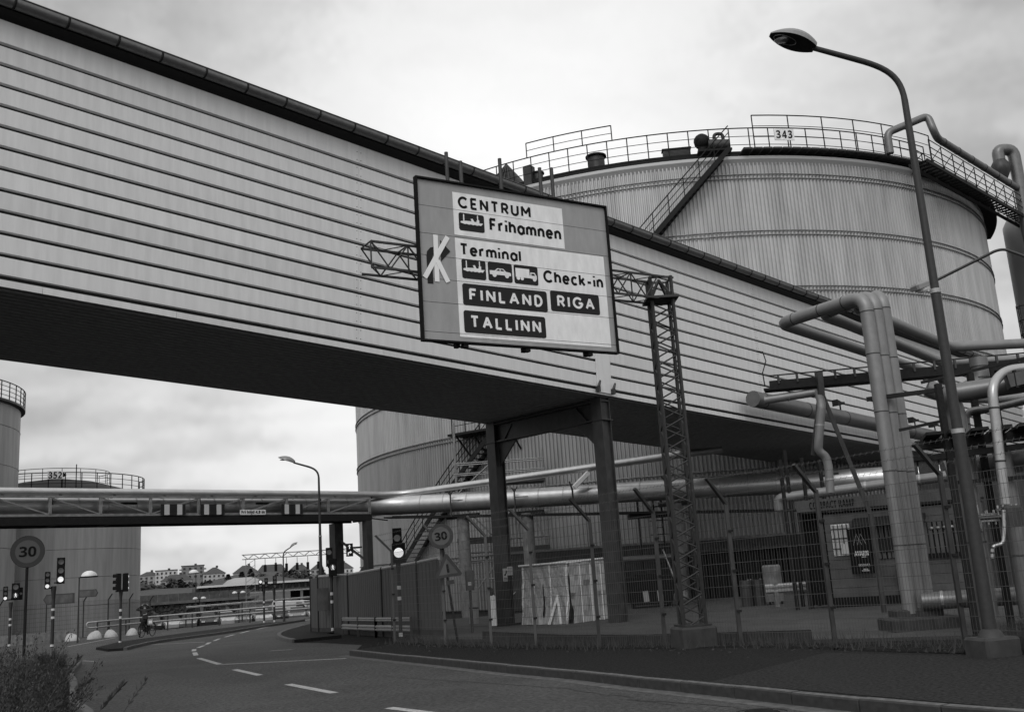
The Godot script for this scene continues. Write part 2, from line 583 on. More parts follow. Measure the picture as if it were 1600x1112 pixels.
func make_sky() -> Sky:
	var w := 1400
	var h := 700
	var a := FastNoiseLite.new()
	a.seed = 5
	a.noise_type = FastNoiseLite.TYPE_SIMPLEX_SMOOTH
	a.frequency = 0.55
	a.fractal_octaves = 6
	a.fractal_gain = 0.6
	a.domain_warp_enabled = true
	a.domain_warp_amplitude = 0.7
	a.domain_warp_frequency = 0.5
	var im := Image.create_empty(w, h, false, Image.FORMAT_RGBF)
	im.fill(Color(0.08, 0.08, 0.08))
	for y in range(0, h / 2 + 8):
		var t := PI * (y + 0.5) / h
		for x in w:
			var u := TAU * (x + 0.5) / w
			var d := Vector3(sin(t) * sin(u), cos(t), -sin(t) * cos(u))
			var k := 3.2 / (maxf(d.y, 0.0) + 0.2)
			var n := a.get_noise_3d(d.x * k, d.z * k * 1.5, 3.0)
			var v := 0.5 + 0.72 * blob(d, 2, 23, 11, 10) + 0.34 * blob(d, -7, 11, 9, 7) - 0.1 * blob(d, -28, 32, 11, 9) - 0.1 * blob(d, 30, 28, 8, 12) - 0.05 * blob(d, -20, 11, 9, 4) + 0.16 * blob(d, -17, 4, 14, 4) + 0.1 * blob(d, 26, 12, 8, 12)
			v += n * 0.3
			if v > 0.86:
				v = 0.86 + (v - 0.86) * 0.35
			v += 0.55 * smoothstep(0.56, 0.95, d.y) + 0.55 * smoothstep(0.2, -0.7, -d.z / maxf(sqrt(d.x * d.x + d.z * d.z), 0.001)) * (1.0 - smoothstep(0.6, 0.95, d.y))
			v = clampf(v, 0.36, 1.4)
			im.set_pixel(x, y, Color(v, v, v))
	var p := PanoramaSkyMaterial.new()
	p.panorama = ImageTexture.create_from_image(im)
	var s := Sky.new()
	s.sky_material = p
	return s

func _ready() -> void:
	rng.seed = 20
	var cam := Camera3D.new()
	cam.name = "camera"
	add_child(cam)
	cam.position = Vector3(0, 1.6, 0)
	cam.rotation_degrees = Vector3(12.2, 0, -3.8)
	cam.fov = 39.34
	cam.near = 0.05
	cam.far = 6000.0
	cam.current = true
	var env := Environment.new()
	env.background_mode = Environment.BG_SKY
	env.sky = make_sky()
	env.tonemap_mode = Environment.TONE_MAPPER_LINEAR
	env.tonemap_exposure = 1.0
	env.sdfgi_enabled = true
	env.ssao_enabled = true
	env.ssil_enabled = true
	var we := WorldEnvironment.new()
	we.name = "sky"
	we.environment = env
	add_child(we)
	var sun := DirectionalLight3D.new()
	sun.name = "veiled_sun"
	sun.light_energy = 0.32
	sun.light_angular_distance = 24.0
	sun.shadow_enabled = true
	add_child(sun)
	sun.rotation_degrees = Vector3(-42, -14, 0)
	make_materials()
	build_ground()
	build_tanks()
	build_walkway()
	build_pipe_bridge()
	build_pipes_right()
	build_gantry_sign()
	build_fences()
	build_lamps()
	build_signals()
	build_yard()
	build_far()
	build_people()
	build_plants()

# ---------------------------------------------------------------- ground, road, kerbs, markings
func build_ground() -> void:
	var st := mb()
	var radii := [0.0, 4.0, 9.0, 18.0, 32.0, 50.0, 70.0, 94.0, 110.0, 130.0, 155.0, 185.0, 225.0, 400.0, 900.0, 2200.0, 5500.0]
	for i in radii.size() - 1:
		for j in 72:
			var u := TAU * j / 72.0
			var v := TAU * (j + 1) / 72.0
			var p := []
			for c in [[radii[i], u], [radii[i + 1], u], [radii[i + 1], v], [radii[i], v]]:
				p.append(gv(sin(c[1]) * c[0], cos(c[1]) * c[0]))
			var n := Vector3(-0.015, 1, -0.005).normalized()
			if i == 0:
				tri(st, p[0], p[1], p[2], n)
			else:
				quad(st, p[0], p[1], p[2], p[3], n)
	structure("ground", st, "dirt", "dark bare harbour ground under and around the street", "ground")
	var kerb_r: Array = smooth([Vector2(5.6, -7.0), Vector2(4.05, -9.25), Vector2(3.1, -10.96), Vector2(2.11, -12.99), Vector2(1.45, -14.24), Vector2(0.66, -15.97), Vector2(-0.35, -17.8), Vector2(-1.66, -20.45), Vector2(-3.4, -23.81), Vector2(-4.57, -26.13)])
	var corner: Array = smooth([Vector2(-8.1, -35.3), Vector2(-8.9, -37.4), Vector2(-9.96, -40.8), Vector2(-10.6, -44.0), Vector2(-11.0, -48.5), Vector2(-11.2, -54.0), Vector2(-10.6, -60.0)])
	var kerb_l: Array = smooth([Vector2(-5.2, -11.5), Vector2(-6.2, -14.4), Vector2(-7.0, -16.3), Vector2(-8.06, -18.2), Vector2(-10.2, -23.0), Vector2(-12.08, -27.03), Vector2(-13.28, -30.05), Vector2(-14.3, -32.6)])
	st = mb()
	var road := [Vector2(6.4, -7.0), Vector2(7.5, 8.0), Vector2(-3.0, 8.0), Vector2(-3.6, -7.0)]
	road.append_array(kerb_l)
	road.append_array([Vector2(-17.0, -35.0), Vector2(-26.0, -40.0), Vector2(-40.0, -46.0), Vector2(-48.0, -60.0), Vector2(-36.0, -66.0), Vector2(-22.0, -72.0), Vector2(-15.0, -75.0), Vector2(-6.0, -76.5), Vector2(2.0, -75.5), Vector2(-4.0, -71.0), Vector2(-9.0, -66.0)])
	for i in range(corner.size() - 1, -1, -1):
		road.append(corner[i])
	road.append_array([Vector2(-7.0, -34.0), Vector2(-5.0, -30.5)])
	for i in range(kerb_r.size() - 1, -1, -1):
		road.append(kerb_r[i])
	sheet(st, road, 0.004)
	structure("road", st, "asphalt", "worn asphalt street bending away to the left under the walkway", "road")
	var rd := get_node("road")
	for q in [[Vector2(-2.6, -12.2), Vector2(-0.6, -13.4), Vector2(0.2, -12.2), Vector2(-1.7, -10.9)], [Vector2(-7.6, -22.6), Vector2(-9.6, -26.2), Vector2(-8.9, -26.7), Vector2(-6.9, -23.0)], [Vector2(-3.4, -24.6), Vector2(-4.8, -27.2), Vector2(-5.4, -26.9), Vector2(-3.9, -24.3)]]:
		st = mb()
		sheet(st, q, 0.0055)
		obj("asphalt_patch", st, "grain_asphalt", rd)
	# pavements with their granite kerbs
	var back := [Vector2(8.6, -8.5), Vector2(6.6, -12.9), Vector2(5.77, -13.85), Vector2(4.63, -15.83), Vector2(3.62, -17.87), Vector2(1.32, -20.05), Vector2(-0.88, -22.77), Vector2(-1.99, -24.7), Vector2(-3.59, -27.9)]
	st = mb()
	var pav := kerb_r.duplicate()
	for i in range(back.size() - 1, -1, -1):
		pav.append(back[i])
	sheet(st, pav, 0.12)
	var pv := structure("pavement", st, "pavement", "dark asphalt pavement between the kerb and the mesh fence on the right", "pavement")
	st = mb()
	sheet(st, [Vector2(2.2, -13.1), Vector2(4.35, -9.05), Vector2(8.3, -8.6), Vector2(6.4, -12.9), Vector2(5.5, -13.9), Vector2(4.4, -15.6)], 0.124)
	obj("asphalt_patch", st, "pavement_patch", pv)
	kerb_row(kerb_r, "kerb", "long granite kerb along the pavement on the right of the street", true)
	st = mb()
	var pav2 := corner.duplicate()
	pav2.append_array([Vector2(-7.4, -56.0), Vector2(-7.6, -38.4), Vector2(-6.6, -36.0)])
	sheet(st, pav2, 0.11)
	structure("pavement", st, "pavement", "small far pavement corner in front of the hoarding", "pavement")
	kerb_row(corner.slice(0, 28), "kerb", "short curved kerb round the far pavement corner by the hoarding", false)
	kerb_row(kerb_l, "kerb", "pale kerb curving along the shrubs on the left of the street", false)
	# island between the street and the cycle lane
	var isl: Array = smooth([Vector2(-16.0, -40.6), Vector2(-16.58, -45.26), Vector2(-15.9, -47.94), Vector2(-15.0, -50.97), Vector2(-14.6, -55.6), Vector2(-13.6, -62.0)])
	st = mb()
	var ip := isl.duplicate()
	ip.append_array([Vector2(-16.0, -62.0), Vector2(-18.5, -55.0), Vector2(-19.6, -49.0), Vector2(-18.6, -44.0), Vector2(-16.8, -40.9)])
	sheet(st, ip, 0.1)
	structure("traffic_island", st, "pavement", "low traffic island with the lone signal and the cyclist on it", "traffic island")
	kerb_row(isl, "kerb", "broken pale kerb along the near side of the traffic island", false)
	# yard behind the fence, and the strip of soil along it
	st = mb()
	sheet(st, [Vector2(7.2, -17.2), Vector2(2.9, -20.6), Vector2(1.4, -23.0), Vector2(-1.2, -27.3), Vector2(-3.0, -29.6), Vector2(-6.0, -44.0), Vector2(16.0, -45.5), Vector2(30.0, -40.0), Vector2(28.0, -16.0)], 0.06)
	structure("yard", st, "yard", "paler concrete yard behind the mesh fence", "yard")
	st = mb()
	ribbon(st, [Vector2(-1.2, -27.6), Vector2(0.9, -22.9), Vector2(2.4, -20.9), Vector2(5.0, -18.6)], 0.22, 0.26)
	for q in [[Vector2(-1.2, -27.6), Vector2(0.9, -22.9)], [Vector2(0.9, -22.9), Vector2(2.4, -20.9)], [Vector2(2.4, -20.9), Vector2(5.0, -18.6)]]:
		beam(st, gv(q[0].x, q[0].y, 0.12), gv(q[1].x, q[1].y, 0.12), 0.2, 0.26)
	var low := obj("low_wall", st, "dark_concrete", self)
	tag(low, "low dark concrete edge wall behind the fence under the walkway", "wall")
	# markings
	var mk := thing("road_marking", "white painted centre dashes, stop line and arrow on the street", "road marking", Vector3.ZERO)
	mk.set_meta("kind", "structure")
	var dashes := [[-1.2, -13.1, -1.99, -14.22], [-3.23, -16.85, -4.54, -19.21], [-5.78, -21.95, -7.02, -24.39], [-8.09, -26.79, -9.87, -30.6], [-10.5, -32.3, -11.2, -34.3], [-11.55, -35.3, -12.0, -36.7], [-12.15, -37.6, -12.45, -39.2], [-12.6, -40.0, -13.0, -41.7], [-13.2, -42.9, -13.6, -45.0], [-13.75, -46.3, -14.0, -48.6], [-14.1, -50.0, -14.3, -52.3], [-14.35, -54.0, -14.4, -57.0], [-14.3, -59.5, -13.6, -70.0]]
	for q in dashes:
		st = mb()
		ribbon(st, [Vector2(q[0], q[1]), Vector2(q[2], q[3])], 0.15, 0.008)
		obj("centre_dash", st, "paint", mk)
	for q in [[-8.0, -26.7, -4.5, -25.05, 0.13, "stop_line"], [-16.9, -44.9, -13.5, -42.6, 0.12, "thin_line"], [-7.95, -31.4, -7.2, -31.1, 0.1, "worn_line"], [-15.2, -34.9, -14.3, -33.8, 0.07, "worn_line"], [-23.0, -51.1, -24.2, -60.0, 0.14, "edge_line"], [-17.6, -42.8, -18.9, -47.5, 0.14, "edge_line"]]:
		st = mb()
		ribbon(st, [Vector2(q[0], q[1]), Vector2(q[2], q[3])], q[4], 0.008)
		obj(q[5], st, "paint", mk)
	st = mb()
	sheet(st, [Vector2(-12.4, -41.3), Vector2(-12.25, -41.2), Vector2(-12.0, -43.0), Vector2(-11.5, -42.6), Vector2(-11.5, -43.3), Vector2(-10.7, -41.2), Vector2(-11.4, -41.4), Vector2(-11.6, -42.2), Vector2(-12.2, -43.7)], 0.008)
	obj("turn_arrow", st, "paint", mk)
	# repairs and cracks in the asphalt, dust along the gutter
	for q in [[[Vector2(-3.5, -20.5), Vector2(-1.5, -17.5), Vector2(0.3, -15.0), Vector2(1.0, -13.6), Vector2(1.6, -12.2)], 0.035], [[Vector2(1.2, -13.0), Vector2(2.0, -11.9), Vector2(2.7, -10.6), Vector2(3.4, -9.2)], 0.05], [[Vector2(-6.5, -14.0), Vector2(-6.0, -13.4), Vector2(-4.0, -11.0), Vector2(-2.6, -9.6)], 0.03]]:
		st = mb()
		var pts: Array = smooth(q[0], 8)
		for i in pts.size():
			pts[i] += Vector2(rng.randf_range(-0.06, 0.06), rng.randf_range(-0.06, 0.06))
		ribbon(st, pts, q[1], 0.007)
		var sm := structure("asphalt_seam", st, "seam", "", "road seam")
		sm.set_meta("label", ["thin crack wandering along the right half of the street", "dark joint beside the drain cover near the kerb", "thin crack across the street in front of the shrubs", "thin crack in the far left of the street"][int(used["asphalt_seam"]) - 1])
	st = mb()
	var dust := []
	for i in range(0, kerb_r.size(), 2):
		dust.append(kerb_r[i] + Vector2(-0.24, -0.12))
	ribbon(st, dust, 0.3, 0.0065)
	structure("gutter_dust", st, "gutter_dust", "pale dust lying in the gutter along the right kerb", "dust")
	var dc := thing("drain_cover", "round cast iron drain cover in the street beside the right kerb", "drain cover", gv(2.36, -11.0))
	st = mb()
	lathe(st, [Vector2(0.0, 0.012), Vector2(0.27, 0.012), Vector2(0.27, 0.02), Vector2(0.33, 0.02), Vector2(0.36, 0.006)], 28, Transform3D(), true)
	obj("frame", st, "steel", dc)
	for i in 6:
		st = mb()
		box(st, Vector3(0, 0.018, -0.2 + 0.08 * i), Vector3(0.4 - absf(i - 2.5) * 0.07, 0.012, 0.035))
		obj("bar", st, "black_steel", dc)
	for q in [[6.0, -10.8, 0.2, "white paper scrap lying flat on the pavement"], [-5.6, -29.6, 0.06, "small pale scrap lying on the driveway"]]:
		st = mb()
		prism(st, PackedVector2Array([Vector2(-0.09, -0.02), Vector2(0.06, -0.03), Vector2(0.1, 0.01), Vector2(-0.03, 0.03)]), Transform3D(Basis(Vector3.RIGHT, Vector3.BACK, UP).rotated(UP, 0.3), gv(q[0], q[1], q[2] - 0.07)), 0.0, 0.012)
		var s := obj("litter", st, "paper", self)
		tag(s, q[3], "litter")

func kerb_row(pts: Array, called: String, label: String, tall: bool) -> void:
	var k := thing(called, label, "kerb")
	k.set_meta("kind", "structure")
	var total := path_len(pts)
	var d := 0.0
	while d < total - 0.2:
		var l := minf(rng.randf_range(0.85, 1.15), total - d)
		var a: Array = path_at(pts, d + 0.006)
		var b: Array = path_at(pts, d + l - 0.006)
		var h := 0.13 + rng.randf_range(-0.006, 0.006)
		var st := mb()
		var pa := gv(a[0].x, a[0].y, 0)
		var pb := gv(b[0].x, b[0].y, 0)
		var f := facing(pb - pa)
		bevel_box(st, (pa + pb) * 0.5 + UP * (h * 0.5 - 0.03), Vector3(pa.distance_to(pb), h + 0.06, 0.15), 0.012, f)
		obj("kerbstone", st, "kerb" if tall else "kerb_top", k)
		st = mb()
		box(st, (pa + pb) * 0.5 + UP * (h + 0.002), Vector3(pa.distance_to(pb) - 0.02, 0.006, 0.115), f)
		obj("pale_top", st, "kerb_top", k)  # thin strip along the top in the paler kerb tone
		d += l

# ---------------------------------------------------------------- tanks
func corrugated(st: SurfaceTool, c: Vector3, r: float, y0: float, y1: float, pitch: float, deep: float) -> void:
	var n := int(round(TAU * r / pitch))
	var off := [0.0, 0.32, 0.5, 0.82]
	var rad := [r, r, r - deep, r - deep]
	for i in n:
		for k in 4:
			var u: float = TAU * (i + off[k]) / n
			var v: float = TAU * (i + (off[k + 1] if k < 3 else 1.0)) / n
			var r0: float = rad[k]
			var r1: float = rad[(k + 1) % 4]
			var a := c + Vector3(sin(u) * r0, 0, cos(u) * r0)
			var b := c + Vector3(sin(v) * r1, 0, cos(v) * r1)
			var t := (b - a).normalized()
			var nn := Vector3(-t.z, 0, t.x)
			if nn.dot(a - c) < 0.0:
				nn = -nn
			squad(st, [a + UP * y0, b + UP * y0, b + UP * y1, a + UP * y1], [nn, nn, nn, nn], [Vector2(u / TAU, y0 / 3.0), Vector2(v / TAU, y0 / 3.0), Vector2(v / TAU, y1 / 3.0), Vector2(u / TAU, y1 / 3.0)])

func ring_rail(t: Node3D, c: Vector3, r: float, y: float, h: float, a0: float, a1: float, step: float, rows: int, th := 0.025) -> void:   # posts and rails round a tank top
	var n := int(round((a1 - a0) / step))
	for i in n + 1:
		var a := deg_to_rad(lerpf(a0, a1, float(i) / n))
		var p := c + Vector3(sin(a) * r, y, cos(a) * r)
		var st := mb()
		tube(st, p, p + UP * h, th * 1.25, -1, 5, false)
		obj("railing_post", st, "black_steel", t)
	for k in rows:
		var st := mb()
		sweep(st, arc(c + UP * (y + h * (k + 1) / rows), r, a0, a1, n * 2), th * (1.3 if k == rows - 1 else 0.75), 5, false)
		obj("railing_bar", st, "black_steel", t)

func stair(t: Node3D, pts: Array, c: Vector3, w: float) -> void:    # a stair climbing round a tank; pts are (radius, angle, height)
	var m := pts.size()
	var inner := []
	var outer := []
	for q in pts:
		var a := deg_to_rad(q.y)
		var d := Vector3(sin(a), 0, cos(a))
		inner.append(c + d * q.x + UP * q.z)
		outer.append(c + d * (q.x + w) + UP * q.z)
	for side: Array in [inner, outer]:
		var st := mb()
		for i in m - 1:
			beam(st, side[i], side[i + 1], 0.06, 0.24)
		obj("stringer", st, "black_steel", t)
		if side == outer:
			for k in 3:
				st = mb()
				var up := [0.45, 0.8, 1.15]
				var l := []
				for p: Vector3 in side:
					l.append(p + UP * up[k])
				sweep(st, l, 0.022 if k < 2 else 0.03, 5)
				obj("handrail", st, "black_steel", t)
	for i in m - 1:
		var rise: float = pts[i + 1].z - pts[i].z
		var steps := maxi(int(absf(rise) / 0.2), 1)
		for k in steps:
			var f := (k + 0.5) / steps
			var p: Vector3 = inner[i].lerp(inner[i + 1], f)
			var q: Vector3 = outer[i].lerp(outer[i + 1], f)
			var st := mb()
			beam(st, p, q, 0.2, 0.035)
			obj("tread", st, "steel", t)
		var st2 := mb()
		tube(st2, outer[i], outer[i] + UP * 1.15, 0.025, -1, 5, false)
		obj("railing_post", st2, "black_steel", t)

func tank_point(a: float, h: float, r := TANK_R) -> Vector3:
	var u := deg_to_rad(a)
	return Vector3(TANK_C.x + sin(u) * r, h, TANK_C.y + cos(u) * r)

func build_tanks() -> void:
	var base := gv(TANK_C.x, TANK_C.y)
	var t := thing("storage_tank", "huge corrugated oil tank numbered 343 behind the walkway", "storage tank", base)
	var z := Vector3.ZERO
	var g := base.y
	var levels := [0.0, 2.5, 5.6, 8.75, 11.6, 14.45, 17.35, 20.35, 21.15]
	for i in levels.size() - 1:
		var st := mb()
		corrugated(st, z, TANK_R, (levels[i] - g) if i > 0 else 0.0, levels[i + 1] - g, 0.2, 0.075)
		obj("cladding_course", st, "tank_%d" % [3, 3, 3, 1, 0, 2, 0, 1][i], t)  # three lowest courses are darkened, shade under the walkway put into their colour
	for i in range(1, 8):
		for k in 2:
			var st := mb()
			var y: float = levels[i] - g - 0.22 * k
			sweep(st, arc(Vector3(0, y, 0), TANK_R + 0.03, -180, 180, 120), 0.034, 5)
			obj("hoop", st, "tank_band", t)
	var lid := mb()
	lathe(lid, [Vector2(TANK_R - 0.06, 20.9 - g), Vector2(TANK_R + 0.12, 21.15 - g), Vector2(TANK_R + 0.14, 21.3 - g), Vector2(TANK_R - 0.3, 21.32 - g)], 120, Transform3D(), true)
	obj("rim", lid, "rim_light", t)
	lid = mb()
	lathe(lid, [Vector2(TANK_R - 0.35, 21.2 - g), Vector2(TANK_R - 0.3, 21.75 - g), Vector2(TANK_R - 1.4, 21.8 - g), Vector2(12.0, 22.4 - g), Vector2(0.0, 22.9 - g)], 96, Transform3D(), true)
	obj("roof", lid, "black_steel", t)
	ring_rail(t, Vector3(0, -g, 0), TANK_R + 0.05, 21.5, 1.35, -52, 36, 2.75, 3)
	ring_rail(t, Vector3(0, -g, 0), TANK_R + 0.1, 22.8, 0.85, -25, -12.7, 4.1, 2)
	ring_rail(t, Vector3(0, -g, 0), TANK_R + 0.45, 21.6, 1.75, 6, 36, 5.0, 3)
	ring_rail(t, Vector3(0, -g, 0), TANK_R - 6.0, 22.2, 1.0, -60, 60, 6.0, 2)
	var wk := mb()
	for i in 24:
		var a := deg_to_rad(lerpf(5.0, 36.0, i / 23.0))
		box(wk, Vector3(sin(a) * (TANK_R + 0.1), 21.55 - g, cos(a) * (TANK_R + 0.1)), Vector3(0.46, 0.09, 0.9), Basis(UP, a))
	obj("roof_walkway", wk, "steel", t)
	var under := mb()
	for i in 30:
		var a := deg_to_rad(lerpf(33.0, 75.0, i / 29.0))
		box(under, Vector3(sin(a) * (TANK_R + 0.35), 21.15 - g, cos(a) * (TANK_R + 0.35)), Vector3(0.6, 0.26, 0.8), Basis(UP, a))
	obj("roof_walkway", under, "black_steel", t)
	# roof fittings
	var pl := mb()
	var pa := deg_to_rad(10.1)
	var pb := Basis(UP, pa)
	var pc := Vector3(sin(pa) * (TANK_R + 0.55), 22.25 - g, cos(pa) * (TANK_R + 0.55))
	box(pl, pc, Vector3(1.06, 0.62, 0.04), pb)
	var plate := obj("number_plate", pl, "sign_white", t)
	text(plate, "343", "sign_black", pc + pb.z * 0.03, 0.86, 0.42, pb, 8)
	var pm := thing("roof_pump", "dark pumps and motor on the tank rim at the top of its stair", "pump", tank_point(0.4, 21.75, TANK_R - 0.3))
	var st := mb()
	ball(st, Vector3(-0.35, 0.62, 0), Vector3(0.42, 0.42, 0.4), 12)
	tube(st, Vector3(-0.35, 0.0, 0), Vector3(-0.35, 0.3, 0), 0.3, 0.22, 10)
	obj("pump_body", st, "black_steel", pm)
	st = mb()
	tube(st, Vector3(-0.1, 0.35, 0.1), Vector3(0.95, 0.3, 0.1), 0.32, 0.3, 12)
	obj("motor", st, "steel", pm)
	st = mb()
	sweep(st, rounded([Vector3(0.3, 0.5, 0), Vector3(0.3, 1.0, 0), Vector3(0.75, 1.0, 0), Vector3(0.75, 0.3, 0)], 0.2), 0.09, 8)
	obj("suction_pipe", st, "steel", pm)
	st = mb()
	box(st, Vector3(0.2, -0.03, 0), Vector3(1.7, 0.1, 0.9))
	obj("base_plate", st, "black_steel", pm)
	# chimney boxes and tarp on the rim
	var hp := thing("tarpaulin_heap", "dark tarpaulin heaped over gear on the left of the tank roof", "tarpaulin", tank_point(-31.0, 21.5, TANK_R - 1.0), deg_to_rad(-31))
	st = mb()
	var hp_pts := [Vector3(-2.3, 0.0, 0.4), Vector3(-1.5, 0.55, 0.5), Vector3(-0.4, 0.85, 0.45), Vector3(0.6, 1.7, 0.3), Vector3(1.0, 1.2, 0.5), Vector3(1.6, 0.1, 0.5)]
	for i in hp_pts.size() - 1:
		var p0: Vector3 = hp_pts[i]
		var p1: Vector3 = hp_pts[i + 1]
		quad(st, p0, p1, Vector3(p1.x, -0.05, 0.8), Vector3(p0.x, -0.05, 0.8))
		quad(st, p0, p1, Vector3(p1.x, p1.y * 0.8, -0.5), Vector3(p0.x, p0.y * 0.8, -0.5))
		quad(st, Vector3(p0.x, p0.y * 0.8, -0.5), Vector3(p1.x, p1.y * 0.8, -0.5), Vector3(p1.x, -0.05, -0.9), Vector3(p0.x, -0.05, -0.9))
	obj("sheet", st, "dark_tarp", hp)
	st = mb()
	for i in 5:
		tube(st, Vector3(0.6, 1.7, 0.32), Vector3(-0.9 + 0.5 * i, -0.02, 0.86), 0.03, 0.06, 5)
	obj("fold", st, "dark_tarp", hp)
	st = mb()
	bevel_box(st, Vector3(2.0, 0.5, 0.4), Vector3(0.5, 1.2, 0.5), 0.04)
	obj("crate", st, "steel", hp)
	for q in [[-24.5, 0.35, 0.5, "small roof vent left of the big one on the tank"], [-15.5, 0.55, 0.75, "wide round roof vent on the tank rim"], [-4.0, 0.7, 0.45, "low ribbed box on the tank rim near the pumps"]]:
		var v := thing("roof_vent", q[3], "vent", tank_point(q[0], 21.75, TANK_R - 0.8))
		st = mb()
		if q[0] > -5.0:
			for k in 6:
				box(st, Vector3(0.0, 0.05 + 0.07 * k, 0), Vector3(1.4, 0.05, 0.4), Basis(UP, deg_to_rad(q[0])))
		else:
			tube(st, Vector3.ZERO, Vector3(0, q[2], 0), q[1] * 0.8, -1, 14)
		obj("body", st, "steel", v)
		st = mb()
		if q[0] > -5.0:
			box(st, Vector3(0.0, 0.5, 0), Vector3(1.5, 0.06, 0.5), Basis(UP, deg_to_rad(q[0])))
		else:
			lathe(st, [Vector2(q[1], q[2] - 0.08), Vector2(q[1], q[2]), Vector2(0, q[2] + 0.08)], 14, Transform3D(), true)
		obj("cap", st, "black_steel", v)
	# the two stairs on its shell
	var up := thing("tank_stair", "upper steel stair slanting up the tank shell to the rim", "stair", tank_point(-10, 17.0))
	var cc := Vector3(TANK_C.x, 0, TANK_C.y) - up.position
	var pts := []
	for i in 11:
		var f := i / 10.0
		pts.append(Vector3(TANK_R + 0.08, lerpf(-19.0, 2.4, f), lerpf(13.0, 21.5, f)))
	stair(up, pts, cc, 0.75)
	var lo := thing("tank_stair", "lower steel stair climbing the tank shell behind the speed sign", "stair", tank_point(-46, 2.0))
	cc = Vector3(TANK_C.x, 0, TANK_C.y) - lo.position
	pts = []
	for i in 13:
		var f := i / 12.0
		pts.append(Vector3(TANK_R + 0.1, lerpf(-54.5, -32.0, f), lerpf(0.9, 8.5, f)))
	stair(lo, pts, cc, 0.8)
	var lp := thing("stair_landing", "dark landing with a railing where the lower tank stair ends", "platform", tank_point(-34, 8.6))
	cc = Vector3(TANK_C.x, 0, TANK_C.y) - lp.position
	st = mb()
	for i in 7:
		var a := deg_to_rad(-38.0 + 1.4 * i)
		box(st, cc + Vector3(sin(a) * (TANK_R + 0.6), 8.65, cos(a) * (TANK_R + 0.6)), Vector3(0.56, 0.12, 1.2), Basis(UP, a))
	obj("deck", st, "black_steel", lp)
	ring_rail(lp, cc, TANK_R + 1.15, 8.7, 1.15, -38, -29, 2.2, 3)
	for i in 4:
		var a := -37.5 + 2.8 * i
		st = mb()
		beam(st, tank_point(a, 7.6, TANK_R) - lp.position, tank_point(a, 8.6, TANK_R + 1.1) - lp.position, 0.07, 0.07)
		obj("bracket", st, "black_steel", lp)
	# catwalk and vapour pipe leading off the rim to the right, and the tower behind
	var d := az(WALK_AZ)
	var s := d.cross(UP)
	var cw := thing("catwalk", "steel lattice catwalk from the tank rim towards the tower at the right edge", "catwalk", Vector3(21.6, 20.5, -48.0))
	st = mb()
	for k in [-0.45, 0.45]:
		beam(st, s * k - d * 0.5, d * 18.0 + s * k, 0.08, 0.2)
	obj("girder", st, "black_steel", cw)
	st = mb()
	for i in 36:
		box(st, d * (i * 0.5) + UP * 0.16, Vector3(0.3, 0.03, 0.8), facing(d))
	obj("deck", st, "black_steel", cw)
	for k in [-0.5, 0.5]:
		for i in 13:
			st = mb()
			tube(st, d * (i * 1.5) + s * k, d * (i * 1.5) + s * k + UP * 1.25, 0.03, -1, 5, false)
			obj("railing_post", st, "black_steel", cw)
			if i < 12:
				st = mb()
				tube(st, d * (i * 1.5) + s * k + UP * 0.1, d * (i * 1.5 + 1.5) + s * k + UP * 1.2, 0.022, -1, 5, false)
				obj("brace", st, "black_steel", cw)
		for hh in [0.5, 0.85, 1.25]:
			st = mb()
			tube(st, s * k + UP * hh, d * 18.0 + s * k + UP * hh, 0.026, -1, 5, false)
			obj("railing_bar", st, "black_steel", cw)
	var vp := thing("vapour_pipe", "dark insulated pipe bent over the tank rim and along the catwalk", "pipe", Vector3(20.6, 21.5, -48.6))
	st = mb()
	var o := Vector3(21.9, 22.2, -48.2)
	var path := rounded([Vector3(20.4, 21.6, -48.8), Vector3(20.4, 22.75, -48.8), Vector3(22.7, 23.6, -48.9), o + d * 0.9 + UP * 0.5 + s * 0.3, o + d * 1.3 + UP * 0.1 + s * 0.3, o + d * 20.0 + UP * 0.1 + s * 0.3], 0.35)
	sweep(st, path, 0.2, 12)
	world("pipe_run", st, "pipe_dark", vp)
	for i in 9:
		st = mb()
		var p := o + d * (2.0 + 1.9 * i) + UP * 0.1 + s * 0.3
		tube(st, p, p + d * 0.06, 0.215, -1, 12)
		world("seam", st, "steel", vp)
	var tw := thing("tower_tank", "tall streaked tower with a domed top at the right edge", "tower", gv(36.2, -60.0))
	st = mb()
	lathe(st, [Vector2(4.3, 0), Vector2(4.3, 20.9), Vector2(3.9, 21.6), Vector2(2.6, 22.4), Vector2(0, 22.7)], 48)
	obj("shell", st, "tank_plain", tw)
	for k in 5:
		st = mb()
		tube(st, Vector3(-3.0 + 0.45 * k, 0.5, 3.35 + 0.3 * k), Vector3(-3.0 + 0.45 * k, 20.5, 3.35 + 0.3 * k), 0.16 if k % 2 else 0.07, -1, 8)
		obj("downpipe", st, "pipe_dark", tw)
	st = mb()
	sweep(st, rounded([Vector3(-4.7, 8.0, 2.6), Vector3(-4.7, 24.6, 2.6), Vector3(-5.7, 24.6, 2.7), Vector3(-5.7, 23.9, 2.7)], 0.5), 0.36, 12)
	obj("gooseneck_vent", st, "pipe_dark", tw)
	st = mb()
	lathe(st, [Vector2(0.36, 23.9), Vector2(0.55, 23.6), Vector2(0.55, 23.2), Vector2(0.3, 22.7)], 12, Transform3D(Basis(), Vector3(-5.7, 0, 2.7)))
	obj("vent_cowl", st, "steel", tw)
	var sm := thing("small_tank", "slim pale tank with a caged ladder beside the tower at the right edge", "storage tank", gv(28.4, -51.4))
	st = mb()
	lathe(st, [Vector2(1.3, 0), Vector2(1.3, 11.6), Vector2(0, 12.1)], 24, Transform3D(), true)
	obj("shell", st, "tank_plain", sm)
	st = mb()
